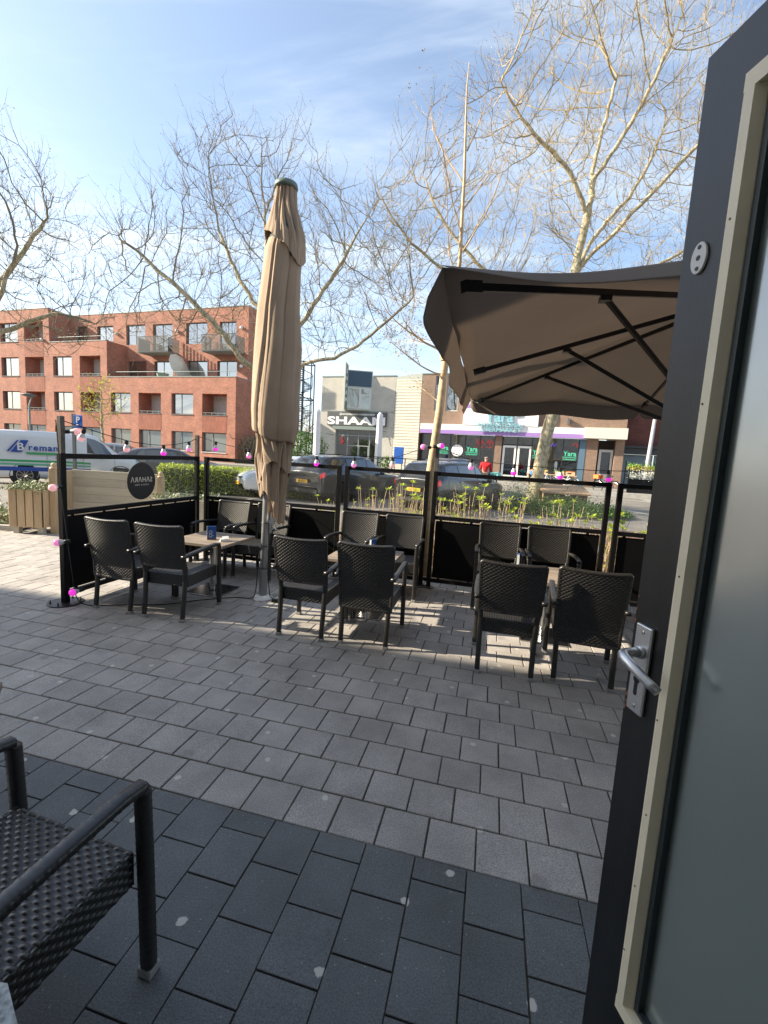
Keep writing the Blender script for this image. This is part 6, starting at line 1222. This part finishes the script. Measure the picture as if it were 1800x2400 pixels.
bicycle('white bicycle with no crate just right of the blue crate one', (10.25, 26.0), radians(150), white)
bicycle('dark bicycle with bright orange front crate near the flower rack', (12.55, 25.6), radians(115), black_metal, mat('crate_orange', (.75, .16, .02), .5))
# person in red with a bicycle
skin = mat('skin', (.50, .28, .20), .55); redc = mat('red_jacket', (.50, .012, .02), .8, var=.15, vscale=8); navy = mat('dark_trousers', (.02, .025, .04), .8)
pn = thing('person', 'person in red jacket walking a bicycle, seen from behind by the parked cars', 'person', (4.66, 21.2, gz(21.2) + .02), radians(-20))
def skinned(name, verts, edges, radii, m, parent, root=0, sub=2):
    me = bpy.data.meshes.new(name); me.from_pydata(verts, edges, []); o = bpy.data.objects.new(name, me); COL.objects.link(o)
    sk = o.modifiers.new('skin', 'SKIN'); sk.use_smooth_shade = True
    for i, r in enumerate(radii): me.skin_vertices[0].data[i].radius = (r, r) if not isinstance(r, tuple) else r
    me.skin_vertices[0].data[root].use_root = True; s_ = o.modifiers.new('sub', 'SUBSURF'); s_.levels = sub; s_.render_levels = sub
    dg = bpy.context.evaluated_depsgraph_get(); dg.update(); nm = bpy.data.meshes.new_from_object(o.evaluated_get(dg)); bpy.data.objects.remove(o); nm.name = name; nm.materials.clear(); nm.materials.append(m)
    for p_ in nm.polygons: p_.use_smooth = True
    q = bpy.data.objects.new(name, nm); COL.objects.link(q); q.parent = parent; return q
def ensure_skin():
    pass
bm_v = [(0, 0, .98), (0, .01, 1.18), (0, .0, 1.40), (0, .03, 1.50), (0, .06, 1.58), (0, .07, 1.69), (-.19, .0, 1.42), (-.25, .02, 1.16), (-.16, .26, 1.03), (-.13, .36, 1.02), (.19, .0, 1.42), (.25, .04, 1.17), (.24, .30, 1.04), (.24, .40, 1.02), (-.10, 0, .90), (-.11, .04, .50), (-.12, -.08, .09), (-.12, .06, .04), (.10, 0, .90), (.12, .14, .50), (.12, .12, .09), (.12, .25, .04)]
bm_e = [(0, 1), (1, 2), (2, 3), (3, 4), (4, 5), (2, 6), (6, 7), (7, 8), (8, 9), (2, 10), (10, 11), (11, 12), (12, 13), (0, 14), (14, 15), (15, 16), (16, 17), (0, 18), (18, 19), (19, 20), (20, 21)]
bm_r = [.13, .125, .14, .055, .085, .095, .06, .045, .035, .03, .06, .045, .035, .03, .085, .06, .04, .035, .085, .06, .04, .035]
def skin_safe(*a, **k):
    v, e = a[1], a[2]
    name, verts, edges, radii, m, parent = a
    me = bpy.data.meshes.new(name); me.from_pydata(verts, edges, []); o = bpy.data.objects.new(name, me); COL.objects.link(o)
    bm = bmesh.new(); bm.from_mesh(me); lay = bm.verts.layers.skin.verify(); bm.verts.ensure_lookup_table()
    for i, r in enumerate(radii): bm.verts[i][lay].radius = (r, r)
    bm.verts[0][lay].use_root = True; bm.to_mesh(me); bm.free()
    o.modifiers.new('skin', 'SKIN').use_smooth_shade = True; s_ = o.modifiers.new('sub', 'SUBSURF'); s_.levels = 2; s_.render_levels = 2
    dg = bpy.context.evaluated_depsgraph_get(); dg.update(); nm = bpy.data.meshes.new_from_object(o.evaluated_get(dg)); bpy.data.objects.remove(o); nm.materials.clear(); nm.materials.append(m)
    q = bpy.data.objects.new(name, nm); COL.objects.link(q); q.parent = parent; return q
skin_safe('body', bm_v, bm_e, bm_r, skin, pn)
skin_safe('jacket', [bm_v[i] for i in (0, 1, 2, 3, 6, 7, 8, 10, 11, 12)], [(0, 1), (1, 2), (2, 3), (2, 4), (4, 5), (5, 6), (2, 7), (7, 8), (8, 9)], [.155, .15, .165, .075, .08, .062, .05, .08, .062, .05], redc, pn)
skin_safe('trousers', [bm_v[i] for i in (0, 14, 15, 16, 18, 19, 20)], [(0, 1), (1, 2), (2, 3), (0, 4), (4, 5), (5, 6)], [.14, .10, .078, .06, .10, .078, .06], navy, pn)
skin_safe('shoes', [(-.12, -.10, .05), (-.12, .10, .045)], [(0, 1)], [.055, .05], black, pn); skin_safe('shoes', [(.12, .08, .05), (.12, .28, .045)], [(0, 1)], [.055, .05], black, pn)
mb = MB(); mb.sphere((0, .025, 1.675), .100, 14, 10, (.98, 1.0, .55)); mb.build('hair', mat('grey_hair', (.30, .24, .20), .9), pn, smooth=True)
bicycle('bicycle with turquoise frame held by the person in red', (5.02, 21.55), radians(55), mat('bike_turquoise', (.10, .42, .45), .4), mat('crate_turquoise', (.15, .5, .5), .6))
# ================================================================ bare trees, grown by space colonisation
bark_pl = mat('plane_bark', (.33, .28, .17), .85, var=.0, vscale=5)
def plane_bark():
    m = bpy.data.materials.new('mottled_bark'); m.use_nodes = True; t = m.node_tree; b = t.nodes['Principled BSDF']; b.inputs['Roughness'].default_value = .85
    c = N(t, 'ShaderNodeTexCoord'); no = N(t, 'ShaderNodeTexNoise'); no.inputs['Scale'].default_value = 5; no.inputs['Detail'].default_value = 3; mp = N(t, 'ShaderNodeMapping'); mp.inputs['Scale'].default_value = (1, 1, .45); t.links.new(c.outputs['Object'], mp.inputs[0]); t.links.new(mp.outputs[0], no.inputs['Vector'])
    r = N(t, 'ShaderNodeValToRGB'); r.color_ramp.interpolation = 'CONSTANT'; e = r.color_ramp.elements; e[0].position = 0; e[0].color = (.30, .25, .15, 1); e[1].position = .44; e[1].color = (.46, .39, .26, 1)
    x = e.new(.54); x.color = (.26, .24, .14, 1); x = e.new(.62); x.color = (.52, .46, .33, 1); t.links.new(no.outputs[0], r.inputs[0])
    n2 = N(t, 'ShaderNodeTexNoise'); n2.inputs['Scale'].default_value = 25; t.links.new(c.outputs['Object'], n2.inputs['Vector']); bp_ = N(t, 'ShaderNodeBump'); bp_.inputs['Strength'].default_value = .5; bp_.inputs['Distance'].default_value = .03; t.links.new(n2.outputs[0], bp_.inputs['Height']); t.links.new(bp_.outputs[0], b.inputs['Normal'])
    t.links.new(r.outputs[0], b.inputs['Base Color']); return m
barkp = plane_bark()
def tree(label, base, limbs, blobs, natt, D=.30, di=2.6, dk=.52, seed=1, twig=.008, trunk_r=.24, twigs=3, tl=.42, barkm=None, twm=None, budm=None, bud=.03, name='bare_tree', group='bare trees along the parking', up=.20, pw=2.15, budp=.8):
    """limbs: polylines in world coords (first one is the trunk, starting at base)"""
    r = random.Random(seed); nr = np.random.RandomState(seed)
    t = thing(name, label, 'tree', base, 0, group); B = Vector(base)
    pos = []; par = []
    def addn(p, q): pos.append(Vector(p)); par.append(q); return len(pos) - 1
    addn(B, -1)
    for ln in limbs:
        p0 = Vector(ln[0]); q = min(range(len(pos)), key=lambda i: (pos[i] - p0).length_squared)
        pts = [pos[q]] + [Vector(x) for x in ln[1:]]
        for a, b, c_, d_ in zip([pts[0]] + pts[:-2], pts[:-1], pts[1:], pts[2:] + [pts[-1]]):
            L = (c_ - b).length; k = max(1, int(L / D))
            for i in range(1, k + 1):
                s = i / k; p = 0.5 * (2 * b + (c_ - a) * s + (2 * a - 5 * b + 4 * c_ - d_) * s * s + (3 * b - a - 3 * c_ + d_) * s ** 3); q = addn(p + Vector((r.gauss(0, .025), r.gauss(0, .025), r.gauss(0, .02))) , q)
    att = []
    tot = sum(b[1][0] * b[1][1] * b[1][2] for b in blobs)
    for c_, rd in blobs:
        k = int(natt * rd[0] * rd[1] * rd[2] / tot)
        while k > 0:
            u = nr.uniform(-1, 1, 3); l = np.linalg.norm(u)
            if l < 1 and nr.rand() < .35 + .65 * l: att.append(Vector((c_[0] + u[0] * rd[0], c_[1] + u[1] * rd[1], c_[2] + u[2] * rd[2]))); k -= 1
    alive = att; start = 0; nlow = 3
    for it in range(110):
        kd = kdtree.KDTree(len(pos)); 
        for i, p in enumerate(pos): kd.insert(p, i)
        kd.balance(); pull = {}; nxt = []
        for a in alive:
            co, i, dd = kd.find(a)
            if dd < dk: continue
            nxt.append(a)
            if dd < di and i > nlow: pull.setdefault(i, []).append((a - co).normalized())
        alive = nxt
        if not pull: break
        added = 0
        for i, vs in pull.items():
            d = sum(vs, Vector()); d.normalize(); d += Vector((r.gauss(0, .11), r.gauss(0, .11), r.gauss(0, .08) + up)); d.normalize(); p = pos[i] + d * D
            co, j, dd = kd.find(p)
            if dd < D * .45: continue
            addn(p, i); added += 1
        if not added or len(pos) > 15000: break
    n = len(pos); ch = [[] for _ in range(n)]
    for i in range(1, n): ch[par[i]].append(i)
    rad = [0.0] * n
    for i in range(n - 1, -1, -1): rad[i] = twig if not ch[i] else max(twig, sum(rad[c] ** pw for c in ch[i]) ** (1 / pw))
    k = trunk_r / rad[min(6, n - 1)]
    ex_ = 1.0
    # keep twigs thin but the trunk at its measured girth
    lo = math.log(twig); sc_ = (math.log(trunk_r) - lo) / max(1e-6, math.log(rad[min(6, n - 1)]) - lo); rng_ = math.log(trunk_r) - lo; rad = [math.exp(lo + rng_ * max(0, (math.log(x) - lo) * sc_ / rng_) ** 1.06) for x in rad]
    rad[0] *= 1.55; 
    for i in range(1, 4): rad[i] *= 1.0 + .3 / i
    chains = []; stack = [(0, None)]
    while stack:
        i, pre = stack.pop(); c = [pre] if pre is not None else []; c.append(i)
        while ch[i]:
            ks = sorted(ch[i], key=lambda q: -rad[q]);
            for o_ in ks[1:]: stack.append((o_, i))
            i = ks[0]; c.append(i)
        chains.append(c)
    mt = MB(); mc = MB()
    for c in chains:
        rs = [rad[i] for i in c]
        if c[0] != 0: rs[0] = min(rs[0], rs[1] * 1.15)
        # split: thick part to trunk, rest to crown
        cut = next((k_ for k_, x in enumerate(rs) if x < .055), len(rs))
        if cut > 1:
            mt.tube([pos[i] - B for i in c[:cut + 1]], rs[:cut + 1], 10 if rs[0] > .1 else 7, cap=False)
        if cut < len(c) - 1 or cut <= 1:
            st_ = max(0, cut - 0) if cut > 1 else 0; seg = c[st_:]
            if len(seg) > 1: mc.tube([pos[i] - B for i in seg], rs[st_:], 4 if rs[st_] > .02 else 3, cap=False)
    # fine shoots, each with a few side twigs
    tips = []; V = mc.v; F = mc.f
    def shoot(p, d, L, w0, lvl):
        s = d.cross(Vector((r.uniform(-1, 1), r.uniform(-1, 1), .3))).normalized(); u = d.cross(s); b0 = len(V); q = p; dd = d; P_ = []; K = 3 if lvl else 2
        for k in range(K + 1):
            w_ = w0 * (1 - .72 * k / K); V.append(q + s * w_); V.append(q - s * w_ * .5 + u * w_ * .87); V.append(q - s * w_ * .5 - u * w_ * .87); P_.append((q, dd))
            dd = (dd + Vector((r.gauss(0, .13), r.gauss(0, .13), r.gauss(.09, .10)))).normalized(); q = q + dd * L / K
        for k in range(K):
            a = b0 + 3 * k
            for j in range(3): F.append([a + j, a + (j + 1) % 3, a + 3 + (j + 1) % 3, a + 3 + j])
        if r.random() < budp: tips.append(P_[-1][0])
        if lvl:
            for k in range(1, K + 1):
                if r.random() < .8: sd = (P_[k][1] + Vector((r.gauss(0, .7), r.gauss(0, .7), r.gauss(.2, .4)))).normalized(); shoot(P_[k][0], sd, L * r.uniform(.22, .5), w0 * .62, 0)
    for i in range(8, n):
        if rad[i] > .04: continue
        pd = (pos[i] - pos[par[i]]).normalized()
        for _ in range(twigs):
            if r.random() < .5: continue
            d = (pd * r.uniform(.3, 1) + Vector((r.gauss(0, .42), r.gauss(0, .42), r.gauss(.5, .32)))).normalized(); shoot(pos[i] - B, d, tl * r.uniform(.5, 1.5), twig * .8, 1)
    mesh_obj('trunk', mt.v, mt.f, barkm or barkp, t, smooth=True)
    cr = mesh_obj('crown', mc.v, mc.f, twm, t, smooth=False)
    if budm:
        v, f = leaves(tips, bud, r, 0, 1); mesh_obj('buds', v, f, budm, cr)
    return t
twm1 = mat('twig_sunlit_olive', (.33, .26, .14), .85, var=.25, vscale=1.2); twm2 = mat('twig_grey', (.22, .185, .12), .85, var=.25, vscale=1.2)  # twm1 is lightened, putting extra sun on the right crown into its colour
bud1 = leafmat('bud_tan', (.30, .19, .08), (.38, .30, .10), .2); bud2 = leafmat('bud_green_tan', (.28, .24, .10), (.24, .17, .08), .2)
Yp = 18.4
tree('thick plane tree with mottled trunk, its crown filling the upper right', (6.12, Yp, .06),
     [[(6.12, Yp, .06), (6.25, Yp, 1.7), (6.5, Yp, 3.7), (6.68, Yp, 6.5), (6.9, Yp, 9.6), (7.15, Yp, 11.6), (7.3, Yp + .3, 13.6), (7.9, Yp + .5, 16.5)],
      [(6.88, Yp, 9.2), (8.2, Yp - .8, 10.7), (9.8, Yp - 1.3, 12.6), (11.4, Yp - 1.5, 14.2)], [(6.88, Yp, 9.4), (8.0, Yp + 1, 11.2), (9.6, Yp + 1.6, 13.3), (10.6, Yp + 1.8, 15.8)],
      [(7.1, Yp, 11.4), (5.9, Yp - .4, 12.7), (4.6, Yp - .7, 13.5), (3.2, Yp - .9, 14.9)], [(6.6, Yp, 6.2), (5.2, Yp + .6, 8.0), (3.6, Yp + 1.0, 9.4), (1.8, Yp + 1.2, 11.2), (.8, Yp + 1.2, 13.0)],
      [(6.5, Yp, 5.4), (4.6, Yp - .6, 7.1), (2.4, Yp - 1.0, 8.1), (.2, Yp - 1.2, 9.6), (-1.0, Yp - 1.2, 11.2)], [(6.6, Yp, 6.6), (8.4, Yp + .3, 8.4), (10.4, Yp + .5, 9.9), (12.2, Yp + .4, 11.0)], [(7.2, Yp, 12.4), (8.3, Yp - .6, 14.5), (9.2, Yp - .8, 17.0)]],
     [((7.2, Yp, 15.5), (4.2, 3.6, 5.4)), ((3.2, Yp, 11.6), (4.0, 3.2, 3.6)), ((11.2, Yp, 13.0), (3.4, 3.2, 5.0)), ((.6, Yp, 9.6), (2.2, 2.4, 2.6)), ((6.8, Yp, 9.3), (3.6, 2.6, 1.8))], 4300, seed=5, trunk_r=.235, twm=twm1, budm=bud1, bud=.06, twig=.0105, twigs=3, tl=.78, dk=.58, di=3.4, pw=2.0)
Ym = 18.0
tree('plane tree behind the closed parasol, crown wide over both buildings', (-4.1, Ym + .6, .1),
     [[(-4.1, Ym + .6, .1), (-4.2, Ym + .4, 2.2), (-4.35, Ym, 4.1), (-4.7, Ym, 6.0), (-5.0, Ym + .3, 8.3), (-5.3, Ym + .3, 11.2)],
      [(-4.3, Ym, 4.0), (-3.4, Ym - .4, 4.95), (-1.9, Ym - .7, 5.35), (-.6, Ym - .8, 6.3), (.6, Ym - .8, 7.5)], [(-4.4, Ym, 4.3), (-5.6, Ym - .4, 4.9), (-6.6, Ym - .7, 6.1), (-8.2, Ym - .8, 7.5), (-10.2, Ym - .8, 9.0)],
      [(-4.6, Ym, 5.4), (-3.4, Ym + .5, 7.2), (-2.2, Ym + .8, 9.3), (-1.2, Ym + .9, 11.2)], [(-4.8, Ym, 6.6), (-6.2, Ym + .6, 8.2), (-7.2, Ym + .8, 10.4), (-7.6, Ym + .8, 12.8)]],
     [((-5.4, Ym, 9.8), (4.0, 3.2, 3.2)), ((-8.4, Ym, 8.2), (3.2, 2.8, 2.4)), ((-1.4, Ym, 8.4), (2.6, 2.8, 3.0)), ((-4.6, Ym, 6.4), (3.4, 2.4, 1.6)), ((-8.6, Ym, 6.4), (3.0, 2.2, 1.5)), ((-5.9, Ym, 12.2), (1.6, 1.4, 1.5))], 4400, seed=9, trunk_r=.22, twm=twm2, budm=bud2, bud=.055, twig=.0105, twigs=3, tl=.74, dk=.58, di=3.4, pw=2.0)
Yl = 15.4
tree('plane tree whose crown enters the frame at the far left', (-15.2, Yl, .0),
     [[(-15.2, Yl, 0), (-15.1, Yl, 2.0), (-15.0, Yl, 3.9), (-14.8, Yl, 6.6), (-14.4, Yl, 9.2)], [(-15.0, Yl, 3.9), (-13.7, Yl, 4.7), (-12.4, Yl, 5.3), (-11.1, Yl, 5.7), (-9.8, Yl - .2, 5.4)], [(-13.9, Yl, 4.6), (-12.9, Yl - .3, 5.9), (-12.1, Yl - .4, 7.6)], [(-14.9, Yl, 5.2), (-13.4, Yl + .6, 7.0), (-12.0, Yl + .8, 9.0)]],
     [((-13.2, Yl, 8.4), (2.5, 2.8, 3.0)), ((-11.6, Yl, 6.0), (2.3, 2.3, 2.0)), ((-15.6, Yl, 9.0), (2.5, 2.6, 3.0))], 2500, seed=13, trunk_r=.25, twm=twm2, budm=bud2, bud=.06, twig=.0095, twigs=3, tl=.7, dk=.55, di=3.2, pw=2.0)
# slim sapling just behind the screens
sb = mat('sapling_bark', (.50, .37, .22), .7, var=.25, vscale=14, bump=.2, bscale=60)
sp = thing('sapling', 'slim pale trunked sapling growing just behind the narrow screen', 'tree', (.60, 6.15, .03))
mb = MB(); tk = [(0, 0, 0), (-.01, 0, .7), (0.0, 0, 1.43), (.07, 0, 2.3), (.10, 0, 3.03), (.15, 0, 3.6), (.19, 0, 4.17), (.17, 0, 5.2), (.14, 0, 5.8), (.12, 0, 6.2), (.125, 0, 6.5)]
mb.tube(tk, [.068, .062, .058, .052, .048, .030, .026, .018, .014, .009, .004], 12); mb.lathe([(.068, 2.93), (.082, 3.0), (.080, 3.08), (.05, 3.14)], 12, (.10, 0, 0), cap=False); mb.build('trunk', sb, sp, smooth=True)
mb = MB(); rr = random.Random(17); tp_ = []
def spr(p, d, L, rd, lvl):
    p = Vector(p); d = Vector(d).normalized(); pts = [p]; q = p; rs = [rd]; n_ = 7
    for k in range(n_): d = (d + Vector((rr.gauss(0, .14), rr.gauss(0, .14), rr.gauss(.07, .10)))).normalized(); q = q + d * L / n_; pts.append(q); rs.append(rd * (1 - .75 * (k + 1) / n_))
    mb.tube(pts, rs, 5, cap=False); tp_.append(q)
    if lvl:
        for k in range(2, n_ + 1):
            for _ in range(2):
                if rr.random() < .8: dd = (d + Vector((rr.gauss(0, .7), rr.gauss(0, .7), rr.gauss(.1, .5)))).normalized(); spr(pts[k], dd, L * rr.uniform(.25, .5), rs[k] * .6, lvl - 1)
    else: tp_.extend(pts[3::2])
spr((.10, 0, 3.02), (-1, .1, .5), 1.1, .017, 2); spr((.08, 0, 2.75), (-.9, -.2, .1), .8, .013, 2); spr((.10, 0, 3.0), (.9, .1, .25), .9, .014, 2); spr((.06, 0, 2.4), (-.8, .3, .3), .55, .009, 1); spr((.10, 0, 2.95), (-.5, .3, .9), .95, .013, 2); spr((.12, 0, 3.2), (.6, .3, .8), .9, .012, 1)
for z_, dx_ in ((4.25, 1), (4.5, -1), (4.8, .9), (5.1, -.7), (5.5, .8), (3.9, -.8)): spr((.18, 0, z_), (dx_ * .5, rr.uniform(-.3, .3), 1), min(1.3, 6.3 - z_), .011, 1)
cr = mb.build('branches', sb, sp); v, f = leaves(tp_, .028, rr); mesh_obj('buds', v, f, bud1, cr)
# young tree coming into leaf before the brick block, and distant trees
tree('small tree in yellow green first leaf before the brick block', (-17.05, 27.0, gz(27)), [[(-17.05, 27, gz(27)), (-17.1, 27, 1.7), (-17.1, 27, 2.9), (-17.15, 27, 4.6)]], [((-17.1, 27, 3.9), (1.35, 1.2, 1.4))], 300, D=.2, di=1.6, dk=.32, seed=4, trunk_r=.075, twm=twm1, budm=leafmat('spring_leaf', (.42, .45, .04), (.32, .38, .03), .4), bud=.16, twig=.012, twigs=2, tl=.3, name='young_tree', group=None, budp=.55)
for i, (x, y, s_) in enumerate(((-13.0, 72, 1.0), (-9.5, 76, .9), (-16, 80, 1.1))):
    tree(('far bare tree left of the white closed parasol', 'far bare tree behind the pale restaurant corner', 'far bare tree behind the brick block corner')[i], (x, y, .4), [[(x, y, .4), (x, y, 2.5), (x, y, 5.5 * s_)]], [((x, y, 5.6 * s_), (2.8 * s_, 2.6, 3.0 * s_))], 420, D=.5, di=4, dk=.9, seed=30 + i, trunk_r=.18, twm=twm2, budm=None, twig=.028, twigs=3, tl=.8, group='far bare trees')
# climbing dry shrub at the brick corner
cs = thing('dry_climber', 'dry leafless climber against the right wall of the brick block', 'shrub', (-11.6, 36.4, .45)); mb = MB()
for k in range(260):
    p = Vector((R.uniform(-.2, 2.2), R.uniform(-.5, 2.2), 0)); mb.tube([p, p + Vector((R.gauss(0, .25), R.gauss(0, .1), R.uniform(.7, 1.4))), p + Vector((R.gauss(0, .4), R.gauss(0, .2), R.uniform(1.5, 2.4)))], .02, 3)
mb.build('stems', twm2, cs)
# dead leaf and cigarette end on the paving
for (u, v_, s_, lb) in ((.62, 4.35, .03, 'curled dry leaf lying on the paving between the middle and right chairs'), (1.8, 2.35, .012, 'tiny orange cigarette end on the paving by the door edge')):
    p = T(u, v_, .004); mb = MB(); mb.M = Matrix.Translation(p) @ Matrix.Rotation(.7, 4, 'Z'); mb.add([(-s_, 0, .002), (0, -s_ * .5, .008), (s_, 0, .002), (0, s_ * .5, .010), (0, 0, .001)], [(0, 1, 4), (1, 2, 4), (2, 3, 4), (3, 0, 4)]); tag(mb.build('dry_leaf' if s_ > .02 else 'cigarette_end', mat('dry_leaf', (.5, .33, .12), .7)), lb, 'leaf' if s_ > .02 else 'litter')
for o in list(bpy.data.objects):
    if o.type == 'EMPTY' and o.get('label') is None: pass
print('objects', len(bpy.data.objects))
